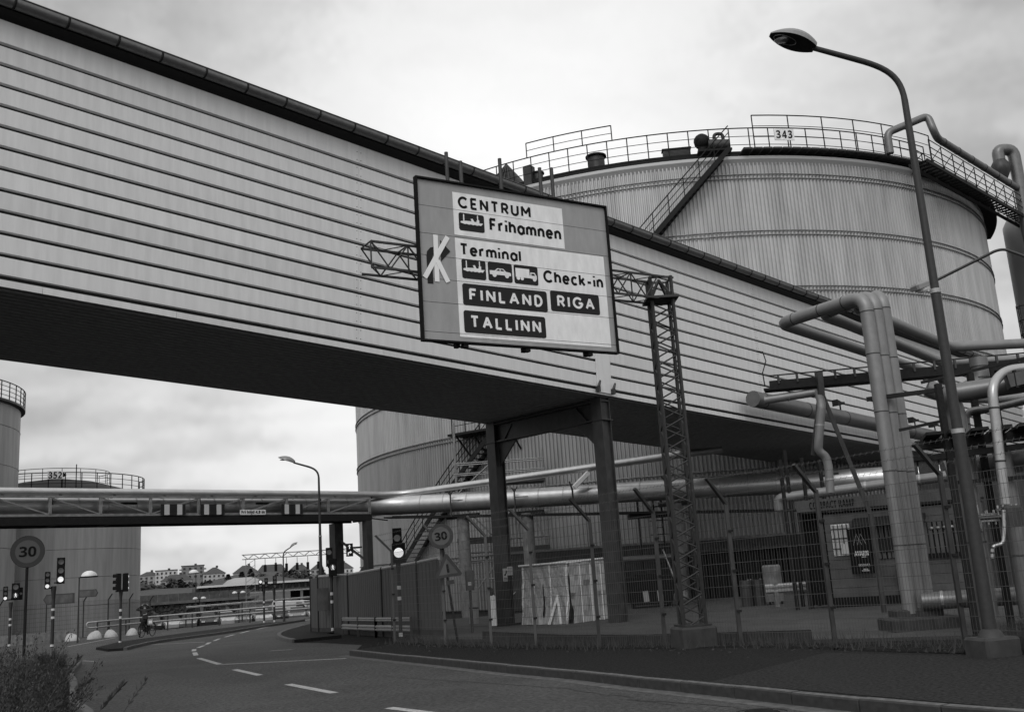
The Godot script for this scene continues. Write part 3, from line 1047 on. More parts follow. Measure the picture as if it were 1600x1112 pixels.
	for k in 3:
		sweep(st, arc(Vector3(-1.3, 11.8 + 0.75 * k, 0.3), 0.36, -180, 90, 12), 0.03, 4)
	for k in 5:
		var a := deg_to_rad(-160.0 + 50.0 * k)
		tube(st, Vector3(-1.3 + sin(a) * 0.36, 11.4, 0.3 + cos(a) * 0.36), Vector3(-1.3 + sin(a) * 0.36, 13.4, 0.3 + cos(a) * 0.36), 0.022, -1, 4)
	obj("ladder_cage", st, "black_steel", sm)
	# the two tanks on the left
	var ta := thing("storage_tank", "smooth grey tank with a railed top cut off by the left edge", "storage tank", gv(-44.8, -67.4))
	st = mb()
	var ga := ta.position.y
	plain_cylinder(st, 9.6, 0.0, 15.35 - ga, 72)
	obj("shell", st, "tank_plain", ta)
	for y in [2.6, 5.4, 8.2, 11.0, 13.7]:
		st = mb()
		sweep(st, arc(Vector3(0, y - ga, 0), 9.6, -180, 180, 72), 0.025, 4)
		obj("weld_seam", st, "tank_band", ta)
	st = mb()
	lathe(st, [Vector2(9.55, 15.2 - ga), Vector2(9.9, 15.3 - ga), Vector2(9.9, 15.45 - ga), Vector2(5, 16.0 - ga), Vector2(0, 16.2 - ga)], 60, Transform3D(), true)
	obj("roof", st, "steel", ta)
	ring_rail(ta, Vector3(0, -ga, 0), 9.85, 15.4, 1.25, 20, 120, 6.0, 4, 0.03)
	var tb := thing("storage_tank", "squat dark tank numbered 352 behind the speed sign on the left", "storage tank", gv(-37.8, -81.1))
	st = mb()
	var gb := tb.position.y
	plain_cylinder(st, 6.5, 0.0, 9.85 - gb, 64)
	obj("shell", st, "tank_plain", tb)
	for y in [1.2, 3.3, 5.4, 7.4]:
		st = mb()
		sweep(st, arc(Vector3(0, y - gb, 0), 6.5, -180, 180, 64), 0.02, 4)
		obj("weld_seam", st, "tank_band", tb)
	st = mb()
	lathe(st, [Vector2(6.5, 9.8 - gb), Vector2(6.75, 9.85 - gb), Vector2(6.75, 10.0 - gb), Vector2(6.2, 10.05 - gb), Vector2(3.0, 11.0 - gb), Vector2(0, 11.45 - gb)], 60, Transform3D(), true)
	obj("roof", st, "black_steel", tb)
	ring_rail(tb, Vector3(0, -gb, 0), 6.7, 9.95, 1.2, -110, 130, 10.0, 3, 0.03)
	ring_rail(tb, Vector3(0, -gb, 0), 4.0, 10.8, 1.0, -90, 150, 20.0, 2, 0.02)
	st = mb()
	var q := Vector3(2.75, 10.95 - gb, 6.2)
	var qb := Basis(UP, 0.42)
	box(st, q, Vector3(1.05, 0.6, 0.04), qb)
	plate = obj("number_plate", st, "sign_white", tb)
	text(plate, "352", "sign_black", q + qb.z * 0.03, 0.92, 0.5, qb, 4)
	st = mb()
	sweep(st, rounded([Vector3(-4.2, 11.75 - gb, 5.4), Vector3(-2.9, 11.7 - gb, 5.4), Vector3(-2.9, 9.9 - gb, 5.4)], 0.4), 0.16, 8)
	obj("vent_pipe", st, "pipe_dark", tb)
	st = mb()
	ball(st, Vector3(-4.2, 12.3 - gb, 5.4), Vector3(0.4, 0.3, 0.4), 10)
	obj("vent_cap", st, "pipe_dark", tb)
	st = mb()
	ball(st, Vector3(3.0, 11.0 - gb, 5.6), Vector3(0.3, 0.16, 0.3), 10)
	tube(st, Vector3(3.0, 9.9 - gb, 5.6), Vector3(3.0, 11.0 - gb, 5.6), 0.06, -1, 6)
	tube(st, Vector3(3.9, 9.9 - gb, 5.2), Vector3(3.9, 11.8 - gb, 5.2), 0.04, -1, 6)
	obj("roof_valve", st, "black_steel", tb)

func plain_cylinder(st: SurfaceTool, r: float, y0: float, y1: float, n: int) -> void:
	for i in n:
		var u := TAU * i / n
		var v := TAU * (i + 1) / n
		var a := Vector3(sin(u), 0, cos(u))
		var b := Vector3(sin(v), 0, cos(v))
		squad(st, [a * r + UP * y0, b * r + UP * y0, b * r + UP * y1, a * r + UP * y1], [a, b, b, a], [Vector2(u / TAU, y0 / 3.0), Vector2(v / TAU, y0 / 3.0), Vector2(v / TAU, y1 / 3.0), Vector2(u / TAU, y1 / 3.0)])

# ---------------------------------------------------------------- the walkway
func build_walkway() -> void:
	var slope := atan(0.0411)
	var w := thing("covered_walkway", "long pale clad walkway on stilts sloping across the whole street", "walkway", Vector3(2.75, 6.67, -29.94), yaw(WALK_AZ))
	w.basis = Basis(UP, yaw(WALK_AZ)) * Basis(Vector3.BACK, -slope)
	var cuts := [-27.0, -18.2, -9.2, -0.39, 0.29, 9.0, 18.0, 27.0, 37.0]
	var pitch := 0.4245
	for i in cuts.size() - 1:
		if i == 3:
			continue
		var x0: float = cuts[i] + 0.002
		var x1: float = cuts[i + 1] - 0.002
		for k in 12:
			var y0 := 0.215 + pitch * k
			var y1 := y0 + pitch - 0.076
			if k == 11:
				y1 = 5.38
			var st := mb()
			var c := 0.006
			quad(st, Vector3(x0, y0 + c, 0.03), Vector3(x1, y0 + c, 0.03), Vector3(x1, y1 - c, 0.03), Vector3(x0, y1 - c, 0.03), Vector3.BACK)
			quad(st, Vector3(x0, y0, -0.06), Vector3(x1, y0, -0.06), Vector3(x1, y0 + c, 0.03), Vector3(x0, y0 + c, 0.03), Vector3(0, -0.9, 0.3).normalized())
			quad(st, Vector3(x0, y1, -0.06), Vector3(x1, y1, -0.06), Vector3(x1, y1 - c, 0.03), Vector3(x0, y1 - c, 0.03), Vector3(0, 0.9, 0.3).normalized())
			quad(st, Vector3(x0, y0, -0.06), Vector3(x0, y1, -0.06), Vector3(x0, y1 - c, 0.03), Vector3(x0, y0 + c, 0.03), Vector3.LEFT)
			quad(st, Vector3(x1, y0, -0.06), Vector3(x1, y1, -0.06), Vector3(x1, y1 - c, 0.03), Vector3(x1, y0 + c, 0.03), Vector3.RIGHT)
			obj("cladding_panel", st, "panel_%d" % [0, 0, 1, 0, 2, 0, 0][(i * 3 + k * 2) % 7], w)
	for x: float in [-18.2, -9.2, 9.0, 18.0, 27.0]:
		for sd: float in [-0.06, 0.06]:
			var rv := mb()
			for k in 24:
				var y := 0.29 + 0.21225 * k
				tube(rv, Vector3(x + sd, y, 0.028), Vector3(x + sd, y, 0.037), 0.011, -1, 5)
			var ro := obj("rivets", rv, "groove", w)
			ro.set_meta("kind", "stuff")
	var st := mb()
	box(st, Vector3(5.0, 2.85, -0.13), Vector3(64.0, 5.6, 0.12))
	obj("groove_backing", st, "groove", w)
	st = mb()
	bevel_box(st, Vector3(-0.05, 2.7, 0.03), Vector3(0.66, 5.3, 0.05), 0.01)
	obj("cover_strip", st, "panel_0", w)
	for i in 24:
		st = mb()
		box(st, Vector3(-26.0 + 2.7 * i, 0.06, -0.02), Vector3(2.694, 0.135, 0.06))
		obj("drip_trim", st, "panel_%d" % (i % 2), w)
	for q in [-0.42, 0.28]:
		st = mb()
		box(st, Vector3(q, 0.12, 0.1), Vector3(0.1, 0.16, 0.12))
		tube(st, Vector3(q, 0.2, 0.13), Vector3(q + 0.05, 0.38, 0.16), 0.05, 0.03, 6)
		obj("bracket", st, "steel", w)
	# underside
	for i in 26:
		st = mb()
		bevel_box(st, Vector3(5.0, 0.02, -0.2 - 0.215 * i), Vector3(64.0, 0.1, 0.13), 0.02, Basis(Vector3.RIGHT, Vector3.DOWN, Vector3.FORWARD))
		obj("soffit_slat", st, "soffit", w)
	st = mb()
	box(st, Vector3(5.0, 0.09, -2.95), Vector3(64.0, 0.05, 5.7))
	obj("floor_plate", st, "groove", w)
	st = mb()
	box(st, Vector3(5.0, 2.8, -5.75), Vector3(64.0, 5.5, 0.12))
	obj("far_wall", st, "panel_0", w)
	st = mb()
	prism(st, PackedVector2Array([Vector2(0.36, 5.7), Vector2(0.36, 5.75), Vector2(-2.9, 6.7), Vector2(-6.4, 5.78), Vector2(-6.4, 5.6), Vector2(-2.9, 6.5)]), Transform3D(Basis(Vector3.BACK, UP, Vector3.LEFT), Vector3.ZERO), -37.0, 27.0)
	obj("roof", st, "gutter", w)
	for x: float in [-27.0, 36.9]:
		st = mb()
		box(st, Vector3(x, 2.9, -2.9), Vector3(0.1, 5.4, 5.7))
		obj("end_wall", st, "panel_1", w)
	# eave: dark board under the gutter and the gutter with its brackets
	st = mb()
	quad(st, Vector3(-27, 5.36, 0.035), Vector3(37, 5.36, 0.035), Vector3(37, 5.46, 0.3), Vector3(-27, 5.46, 0.3), Vector3(0, -1, 0.2).normalized())
	quad(st, Vector3(-27, 5.36, 0.035), Vector3(37, 5.36, 0.035), Vector3(37, 5.72, 0.035), Vector3(-27, 5.72, 0.035), Vector3.BACK)
	obj("eave_board", st, "black_steel", w)
	for i in 16:
		st = mb()
		var x := -27.0 + 4.0 * i
		for k in 8:
			var u := deg_to_rad(-95.0 + 205.0 * k / 8.0)
			var v := deg_to_rad(-95.0 + 205.0 * (k + 1) / 8.0)
			var cy := Vector3(0, 5.62, 0.34)
			var a := Vector3(0, -cos(u), sin(u))
			var b := Vector3(0, -cos(v), sin(v))
			squad(st, [cy + a * 0.135 + Vector3(x, 0, 0), cy + a * 0.135 + Vector3(x + 3.995, 0, 0), cy + b * 0.135 + Vector3(x + 3.995, 0, 0), cy + b * 0.135 + Vector3(x, 0, 0)], [a, a, b, b])
		tube(st, Vector3(x, 5.68, 0.47), Vector3(x + 3.995, 5.68, 0.47), 0.016, -1, 6)
		var g := obj("gutter_length", st, "gutter", w)
		for j in 4:
			st = mb()
			var pts := []
			for k in 8:
				var u := deg_to_rad(-80.0 + 190.0 * k / 7.0)
				pts.append(Vector3(x + 0.35 + 1.02 * j, 5.62 - cos(u) * 0.14, 0.34 + sin(u) * 0.14))
			sweep(st, pts, 0.024, 4)
			obj("gutter_bracket", st, "black_steel", g)
	# the steel trestle that carries it
	var tr := thing("trestle", "dark steel two legged trestle under the walkway", "support frame", gv(2.75, -30.14), yaw(WALK_AZ))
	var top := 6.66 - tr.position.y
	for q in [[0.0, 0.0, 0.0], [0.3, -5.05, -0.012]]:
		st = mb()
		var cx: float = q[0]
		var cz: float = q[1] - 0.2
		box(st, Vector3(cx - 0.2, top * 0.5 - 0.0, cz), Vector3(0.03, top, 0.4))
		box(st, Vector3(cx + 0.2, top * 0.5, cz), Vector3(0.03, top, 0.4))
		box(st, Vector3(cx, top * 0.5, cz + 0.12), Vector3(0.38, top, 0.03))
		box(st, Vector3(cx, top * 0.5, cz - 0.12), Vector3(0.38, top, 0.03))
		var col := obj("column", st, "steel", tr)
		st = mb()
		box(st, Vector3(cx, 0.03, cz), Vector3(0.7, 0.06, 0.7))
		obj("base_plate", st, "steel", col)
		st = mb()
		box(st, Vector3(cx, top - 0.72, cz), Vector3(0.5, 0.03, 0.5))
		obj("splice_plate", st, "steel", col)
	st = mb()
	beam(st, Vector3(0.0, top - 0.13, 0.0), Vector3(0.3, top - 0.1, -5.5), 0.32, 0.05)
	beam(st, Vector3(0.0, top - 0.7, -0.4), Vector3(0.3, top - 0.7, -5.1), 0.32, 0.05)
	beam(st, Vector3(0.0, top - 0.41, -0.4), Vector3(0.3, top - 0.41, -5.1), 0.06, 0.55)
	obj("cross_beam", st, "steel", tr)
	for q in [[0.0, -0.4, -1.0], [0.3, -5.05, 1.0]]:
		st = mb()
		prism(st, PackedVector2Array([Vector2(0, top - 0.72), Vector2(q[2] * 0.85, top - 0.72), Vector2(0, top - 1.55)]), Transform3D(Basis(Vector3.BACK, UP, Vector3.LEFT), Vector3(q[0], 0, q[1])), -0.03, 0.03)
		obj("gusset", st, "steel", tr)
		st = mb()
		beam(st, Vector3(q[0], top - 0.2, q[1] + q[2] * 0.75), Vector3(q[0], top - 0.7, q[1] + q[2] * 0.3), 0.22, 0.04)
		obj("stiffener", st, "steel", tr)
	for q in [["black_steel", 0.18, 1.62, "narrow notice with a pictogram on the trestle leg", 0.16, 0.42, -0.13], ["x", 0.18, 1.74, "square notice with print beside the pictogram on the trestle leg", 0.2, 0.28, 0.09]]:
		var n := thing("notice", q[3], "sign", tr.position + Basis(UP, yaw(WALK_AZ)) * Vector3(0.3 + q[6], q[2], -5.05 + 0.03), yaw(WALK_AZ) - 0.35)
		st = mb()
		box(st, Vector3.ZERO, Vector3(q[4], q[5], 0.012))
		obj("board", st, "paper", n)
		if q[6] < 0:
			st = mb()
			prism(st, PackedVector2Array([Vector2(-0.05, -0.02), Vector2(0.0, 0.02), Vector2(0.03, 0.12), Vector2(0.06, 0.12), Vector2(0.05, 0.03), Vector2(0.0, -0.05)]), Transform3D(Basis(), Vector3(0, 0.02, 0)), 0.006, 0.012)
			obj("pictogram", st, "sign_black", n)
			for k in 2:
				st = mb()
				box(st, Vector3(0, -0.1 - 0.05 * k, 0.009), Vector3(0.12, 0.02, 0.006))
				obj("print_line", st, "sign_black", n)
		else:
			for k in 4:
				st = mb()
				box(st, Vector3(0, 0.09 - 0.05 * k, 0.009), Vector3(0.13 - 0.02 * (k % 2), 0.012, 0.006))
				obj("print_line", st, "pole_black", n)

func cw(s: float, h: float, w: float) -> Vector3:     # metres along, up and beyond the near face of the walkway
	return Vector3(2.75, h, -29.94) + az(WALK_AZ) * s + az(WALK_AZ - 90.0) * w

# ---------------------------------------------------------------- pipe bridge over the street
func build_pipe_bridge() -> void:
	var q := Vector3(-11.15, 0, -42.0)
	var b := thing("pipe_bridge", "low painted truss bridge carrying pipes over the far street", "pipe bridge", q, yaw(WALK_AZ))
	var st: SurfaceTool
	for k in 2:
		var z := [0.0, -1.5][k] as float
		st = mb()
		beam(st, Vector3(-22, 4.66, z), Vector3(5.95, 4.66, z), 0.08, 0.09)
		obj("bottom_chord", st, "truss_paint", b)
		st = mb()
		beam(st, Vector3(-22, 5.33, z), Vector3(5.95, 5.33, z), 0.08, 0.08)
		obj("top_chord", st, "truss_paint", b)
		var xs := [-20.0, -18.0, -16.0, -14.1, -12.2, -10.3, -8.36, -6.53, -4.59, -2.59, -0.59, 1.49, 3.63, 5.88]
		for i in xs.size():
			st = mb()
			beam(st, Vector3(xs[i], 4.66, z), Vector3(xs[i], 5.33, z), 0.08, 0.1, Vector3.RIGHT)
			obj("post", st, "truss_paint", b)
			if i < xs.size() - 1:
				var up: bool = xs[i] > -4.7
				st = mb()
				beam(st, Vector3(xs[i] + 0.06, 4.7 if up else 5.28, z), Vector3(xs[i + 1] - 0.06, 5.28 if up else 4.7, z), 0.05, 0.05)
				obj("diagonal", st, "truss_paint", b)
	st = mb()
	for z: float in [0.0, -1.5]:
		beam(st, Vector3(-22, 4.46, z), Vector3(5.9, 4.46, z), 0.12, 0.3)
	obj("floor_beam", st, "black_steel", b)
	for i in 14:
		st = mb()
		beam(st, Vector3(-20.0 + 2.0 * i, 4.45, -0.06), Vector3(-20.0 + 2.0 * i, 4.45, -1.44), 0.1, 0.24)
		obj("cross_member", st, "black_steel", b)
		st = mb()
		beam(st, Vector3(-20.0 + 2.0 * i, 4.42, -0.06), Vector3(-18.0 + 2.0 * i, 4.42, -1.44), 0.05, 0.05)
		obj("wind_brace", st, "black_steel", b)
	for p in [[5.05, -1.5, 0.46, 0.46], [5.72, 0.0, 0.3, 0.36]]:
		st = mb()
		box(st, Vector3(p[0], 2.0, p[1]), Vector3(p[2], 4.6, p[3]))
		obj("pylon", st, "steel", b)
	for p in [[0.9, 2.4, 2.4, 0.9], [3.6, 2.5, 2.6, 3.9]]:
		st = mb()
		beam(st, Vector3(5.05, p[0], -1.4), Vector3(5.72, p[1], -0.1), 0.08, 0.1)
		obj("brace", st, "steel", b)
	# warning boards and the height plate
	var o := b.transform
	for p in [[-4.22, -3.2, "black and white striped board on the pipe bridge, leftmost"], [-2.55, -1.5, "black and white striped board just left of the height plate"], [1.17, 2.22, "black and white striped board right of the height plate"]]:
		var w := thing("warning_board", p[2], "sign", o * Vector3((p[0] + p[1]) * 0.5, 4.84, 0.1), b.rotation.y, "striped boards on the pipe bridge")
		var hw: float = (p[1] - p[0]) * 0.5
		st = mb()
		box(st, Vector3.ZERO, Vector3(hw * 2.0, 0.43, 0.02))
		obj("board", st, "sign_dark", w)
		for k in 2:
			st = mb()
			box(st, Vector3(-hw * 0.52 + hw * 1.04 * k, 0, 0.013), Vector3(0.21, 0.41, 0.008))
			obj("stripe", st, "pole_white", w)
	var hs := thing("height_plate", "small white clearance plate lettered in black on the pipe bridge", "sign", o * Vector3(-0.2, 4.72, 0.1), b.rotation.y)
	st = mb()
	prism(st, rrect(-0.6, -0.105, 0.6, 0.105, 0.03), Transform3D(), -0.01, 0.01)
	obj("plate", st, "sign_white", hs)
	text(hs, "Fri höjd 4,8 m", "sign_black", Vector3(0, -0.005, 0.014), 1.08, 0.16)
	# pipes on it
	var d := az(WALK_AZ)
	var nrm := az(WALK_AZ - 90.0)
	var bend := q + d * 7.1 + nrm * 0.75
	var big := thing("pipe", "thick silvery insulated pipe crossing on the bridge and turning along the tank", "pipe", gv(bend.x, bend.z))
	var path := rounded([q + d * -22.0 + nrm * 0.75 + UP * 5.03, bend + UP * 5.03, Vector3(12.6, 4.42, -41.6), Vector3(22.0, 4.1, -38.4)], 1.6, 7)
	st = mb()
	sweep(st, path, 0.44, 20)
	world("pipe_run", st, "pipe_clad", big)
	var dir2 := (Vector3(12.6, 4.42, -41.6) - (bend + UP * 5.03)).normalized()
	for i in 30:
		var p := (q + nrm * 0.75 + UP * 5.03 + d * (6.0 - 1.1 * i)) if i < 14 else (bend + UP * 5.03 + dir2 * (1.0 + 1.15 * (i - 14)))
		var dd := d if i < 14 else dir2
		st = mb()
		tube(st, p, p + dd * 0.05, 0.452, -1, 20)
		world("seam_strap", st, "rail", big)
	st = mb()
	sweep(st, [bend + UP * 4.5 + dir2 * 0.6, bend + dir2 * 21.0 + UP * 3.85], 0.05, 6)
	beam(st, bend + UP * 4.47 + dir2 * 0.3, bend + dir2 * 21.0 + UP * 3.82, 0.7, 0.07)
	world("carrier", st, "black_steel", big)
	for i in 5:
		st = mb()
		var p := q + nrm * 0.32 + UP * 5.12 + d * (-8.2 + 2.9 * i)
		if i % 2:
			box(st, p, Vector3(0.62, 0.08, 0.06), Basis(UP, yaw(WALK_AZ)))
		else:
			box(st, p + UP * 0.1, Vector3(0.1, 0.3, 0.08), Basis(UP, yaw(WALK_AZ) + 0.2))
		world("pipe_tag", st, "black_steel", big)
	var sm := thing("pipe", "thin bright pipe above the thick one, rising to the right under the walkway", "pipe", gv(bend.x + 1, bend.z + 1))
	st = mb()
	sweep(st, rounded([q + d * -22.0 + nrm * 0.15 + UP * 5.5, q + d * 7.6 + nrm * 0.15 + UP * 5.5, Vector3(6.9, 6.0, -42.4), Vector3(8.6, 6.06, -41.9)], 1.2, 6), 0.165, 14)
	world("pipe_run", st, "pipe_clad", sm)
	for i in 14:
		st = mb()
		var p := q + d * (-20.0 + 2.0 * i) + nrm * 0.15
		beam(st, p + UP * 5.33, p + UP * 5.36, 0.2, 0.06)
		box(st, p + UP * 5.35, Vector3(0.08, 0.08, 0.36), Basis(UP, yaw(WALK_AZ)))
		world("saddle", st, "black_steel", sm)
	for p in [[-2.75, -46.4, 4.36, "concrete pipe support column behind the speed sign"], [6.65, -43.2, 4.12, "round pipe support column right of the lattice mast"], [0.2, -45.4, 4.25, "pipe support column in shadow behind the trestle"]]:
		var c := thing("pipe_support", p[3], "support column", gv(p[0], p[1]))
		st = mb()
		var h: float = p[2] - c.position.y - 0.12
		tube(st, Vector3(0, -0.3, 0), Vector3(0, h, 0), 0.27, -1, 18)
		obj("column", st, "concrete", c)
		st = mb()
		beam(st, Vector3(-0.75, h, -0.25), Vector3(0.75, h, 0.25), 0.3, 0.2)
		obj("cross_head", st, "black_steel", c)
		st = mb()
		tube(st, Vector3(-0.5, h, 0.5), Vector3(-0.5, h + 1.1, 0.5), 0.035, -1, 6)
		beam(st, Vector3(-0.5, h + 0.72, 0.5), Vector3(0.1, h + 0.72, 0.5), 0.03, 0.03)
		tube(st, Vector3(-0.5, h + 0.95, 0.5), Vector3(-0.62, h + 1.15, 0.5), 0.03, -1, 6)
		tube(st, Vector3(-0.5, h + 0.95, 0.5), Vector3(-0.38, h + 1.15, 0.5), 0.03, -1, 6)
		obj("hanger", st, "steel", c)
	var fl := thing("floodlight", "pale floodlight tilted upwards on the thick pipe between the trestle legs", "floodlight", Vector3(2.25, 4.55, -43.9))
	st = mb()
	tube(st, Vector3(0, -0.3, 0), Vector3(0, 0.45, 0), 0.04, -1, 6)
	tube(st, Vector3(0, 0.35, 0), Vector3(-0.1, 0.75, 0), 0.035, -1, 6)
	obj("stem", st, "steel", fl)
	st = mb()
	bevel_box(st, Vector3(0.42, 0.78, 0), Vector3(0.95, 0.2, 0.34), 0.04, Basis(Vector3.BACK, 0.72))
	obj("housing", st, "white_plastic", fl)
	st = mb()
	box(st, Vector3(0.47, 0.68, 0.0), Vector3(0.7, 0.02, 0.28), Basis(Vector3.BACK, 0.72))
	obj("glass", st, "lamp_glass", fl)

# ---------------------------------------------------------------- pipework on the right
func build_pipes_right() -> void:
	var d := az(WALK_AZ)
	var east := az(85.0)
	var names := ["foremost of the three standing pipes, elbowing towards the walkway", "middle one of the three standing pipes by the fence", "rearmost of the three standing pipes by the fence"]
	var w_tip := [-8.42, -9.2, -9.75]
	var w_end := [-7.4, -8.2, -9.1]
	var s_end := [7.0, 5.2, 3.5]
	for k in 3:
		var v := Vector3(7.09, 0, -19.22) + d * (0.4 * k)
		var h := 6.5 + 0.09 * k
		var s0 := -4.05 + 0.42 * k
		var p := thing("standing_pipe", names[k], "pipe", gv(v.x, v.z), 0.0, "three standing pipes")
		var path := [v + UP * 0.36, v + UP * h, cw(s0, h, w_tip[k]), cw(s_end[k], h, w_end[k])]
		if k == 0:
			var e := cw(s_end[0], h, w_end[0])
			path = [v + UP * 0.36, v + UP * h, cw(s0, h, w_tip[0]), e, e + d * 0.35 - UP * 0.62, e + d * 0.4 + east * 1.2 - UP * 0.72, e + d * 0.4 + east * 6.0 - UP * 0.72]
		else:
			var e := cw(s_end[k], h, w_end[k])
			path.append(e + east * 5.5)
			if k == 2:
				path.append(e + east * 5.6 - UP * 1.2)
		var st := mb()
		sweep(st, rounded(path, 0.33, 5), 0.132, 18)
		world("pipe_run", st, "pipe_grey", p)
		for hh: float in [1.6, 3.0, 4.15, 5.3, h - 0.34]:
			st = mb()
			tube(st, v + UP * hh, v + UP * (hh + 0.02), 0.137, -1, 18, true)
			world("seam", st, "steel", p)
		for q in 3:
			st = mb()
			var o := (v + UP * h).lerp(cw(s0, h, w_tip[k]), [0.22, 0.5, 0.82][q])
			tube(st, o, o + (cw(s0, h, w_tip[k]) - v - UP * h).normalized() * 0.02, 0.137, -1, 18)
			world("seam", st, "steel", p)
	var el := thing("pipe", "thick dark pipe lying low behind the fence, starting at the feet of the standing pipes", "pipe", gv(8.2, -18.7))
	var st := mb()
	sweep(st, [Vector3(7.3, 0.57, -19.12), Vector3(13.5, 0.66, -16.4)], 0.16, 18)
	world("pipe_run", st, "pipe_dark", el)
	for i in 6:
		st = mb()
		var p := Vector3(7.6, 0.583, -18.99).lerp(Vector3(13.5, 0.66, -16.4), i / 6.0)
		tube(st, p, p + Vector3(0.04, 0, 0.017), 0.166, -1, 18)
		world("seam", st, "rail", el)
	var pl := thing("pipe_plinth", "stepped dark concrete plinth under the three standing pipes", "plinth", gv(7.25, -19.3))
	st = mb()
	bevel_box(st, Vector3(0, 0.14, 0), Vector3(1.25, 0.28, 0.9), 0.03)
	obj("base", st, "dark_concrete", pl)
	st = mb()
	bevel_box(st, Vector3(0, 0.35, -0.1), Vector3(0.85, 0.16, 0.6), 0.03)
	obj("saddle_block", st, "dark_concrete", pl)
	# clad pipe along the foot of the walkway wall, with small floodlights on it
	var wp := thing("pipe", "dark pipe sloping along the lower wall of the walkway on the right", "pipe", cw(16, 0.3, -0.6))
	st = mb()
	sweep(st, [cw(7.4, 7.0, -0.62), cw(34.0, 5.9, -0.62)], 0.29, 16)
	world("pipe_run", st, "pipe_dark", wp)
	for i in 9:
		st = mb()
		tube(st, cw(8.0 + 3.0 * i, 6.975 - 0.1241 * i, -0.62), cw(8.06 + 3.0 * i, 6.975 - 0.1241 * i, -0.62), 0.297, -1, 16)
		world("seam", st, "steel", wp)
	for q in [[13.6, "small floodlight on the sloping pipe left of the standing pipes"], [20.4, "small floodlight on the sloping pipe right of the standing pipes"], [22.5, "small floodlight on the sloping pipe closest to the lamp post"]]:
		var p := cw(q[0], 7.27 - 0.0411 * (q[0] - 7.4), -0.75)
		var fl := thing("floodlight", q[1], "floodlight", p, yaw(WALK_AZ))
		st = mb()
		tube(st, Vector3(0, -0.1, 0), Vector3(0, 0.22, 0), 0.03, -1, 6)
		obj("stem", st, "black_steel", fl)
		st = mb()
		prism(st, PackedVector2Array([Vector2(-0.4, 0.1), Vector2(-0.4, 0.36), Vector2(-0.05, 0.28), Vector2(0.2, 0.3), Vector2(0.2, 0.2), Vector2(-0.05, 0.18)]), Transform3D(), -0.12, 0.12)
		obj("housing", st, "black_steel", fl)
	# cable tray, its post and the pipe that drops from it
	var tr := thing("cable_tray", "dark cable tray reaching out from the pipework in front of the walkway", "cable tray", gv(8.0, -24.7))
	st = mb()
	var t0 := Vector3(6.4, 5.7, -25.2)
	var t1 := Vector3(12.5, 5.5, -23.2)
	beam(st, t0, t1, 0.5, 0.05)
	beam(st, t0 + Vector3(0.08, 0.1, 0.25), t1 + Vector3(0.08, 0.1, 0.25), 0.03, 0.2)
	world("tray", st, "black_steel", tr)
	for i in 14:
		st = mb()
		var p := t0.lerp(t1, (i + 0.5) / 14.0) + Vector3(0.08, 0.12, 0.27)
		box(st, p + UP * 0.1, Vector3(0.05, 0.22, 0.05))
		world("rung", st, "steel", tr)
	st = mb()
	beam(st, t0 + Vector3(0.08, 0.33, 0.27), t1 + Vector3(0.08, 0.33, 0.27), 0.03, 0.03)
	for i in 5:
		sweep(st, [t0 + Vector3(0.2, 0.08, 0.05 * i), t0.lerp(t1, 0.4) + Vector3(0, 0.16, 0.04 * i), t1 + Vector3(0, 0.08, 0.05 * i)], 0.03, 5)
	world("cable", st, "black_steel", tr)
	st = mb()
	sweep(st, [t0 + Vector3(0, 0.1, 0.1), t0 + Vector3(-0.02, 0.45, 0.1), t0 + Vector3(0.1, 0.75, 0.1), t0 + Vector3(0.05, 1.0, 0.1), t0 + Vector3(-0.12, 1.02, 0.1)], 0.015, 5)
	world("aerial", st, "black_steel", tr)
	var dp := thing("pipe", "pipe under the cable tray that drops down the slanting post and jogs aside", "pipe", gv(7.4, -24.3))
	st = mb()
	sweep(st, rounded([Vector3(6.35, 5.44, -25.1), Vector3(7.62, 5.5, -24.7), Vector3(7.5, 5.1, -24.2), Vector3(7.32, 4.2, -24.25), Vector3(7.3, 3.98, -24.3), Vector3(7.46, 3.86, -24.3), Vector3(7.5, 3.6, -24.3), Vector3(7.46, 2.95, -24.3)], 0.12, 5), 0.105, 12)
	world("pipe_run", st, "pipe_grey", dp)
	for q in [[Vector3(6.9, 5.46, -24.93), Vector3(6.92, 5.46, -24.93)], [Vector3(7.4, 4.62, -24.23), Vector3(7.395, 4.58, -24.23)], [Vector3(7.475, 3.3, -24.3), Vector3(7.475, 3.26, -24.3)]]:
		st = mb()
		tube(st, q[0], q[1], 0.112, -1, 12)
		world("seam", st, "rail", dp)
	var af := thing("tray_post", "slanting two legged post that holds the cable tray", "post", gv(7.6, -24.45))
	st = mb()
	beam(st, Vector3(7.62, 5.95, -24.45), Vector3(7.6, 5.3, -24.45), 0.14, 0.14)
	obj("head", st, "steel", af, -af.position)
	st = mb()
	beam(st, Vector3(7.58, 5.5, -24.45), Vector3(7.2, 3.9, -24.45), 0.07, 0.09)
	beam(st, Vector3(7.6, 5.5, -24.45), Vector3(8.35, 2.4, -24.3), 0.08, 0.1)
	beam(st, Vector3(8.35, 2.4, -24.3), Vector3(8.35, 0.1, -24.3), 0.1, 0.1)
	obj("leg", st, "steel", af, -af.position)
	# tangle of pipes, valves and steelwork at the right edge
	var rk := thing("pipe_rack", "dark steel rack full of pipework at the right edge behind the fence", "pipe rack", gv(9.0, -17.6))
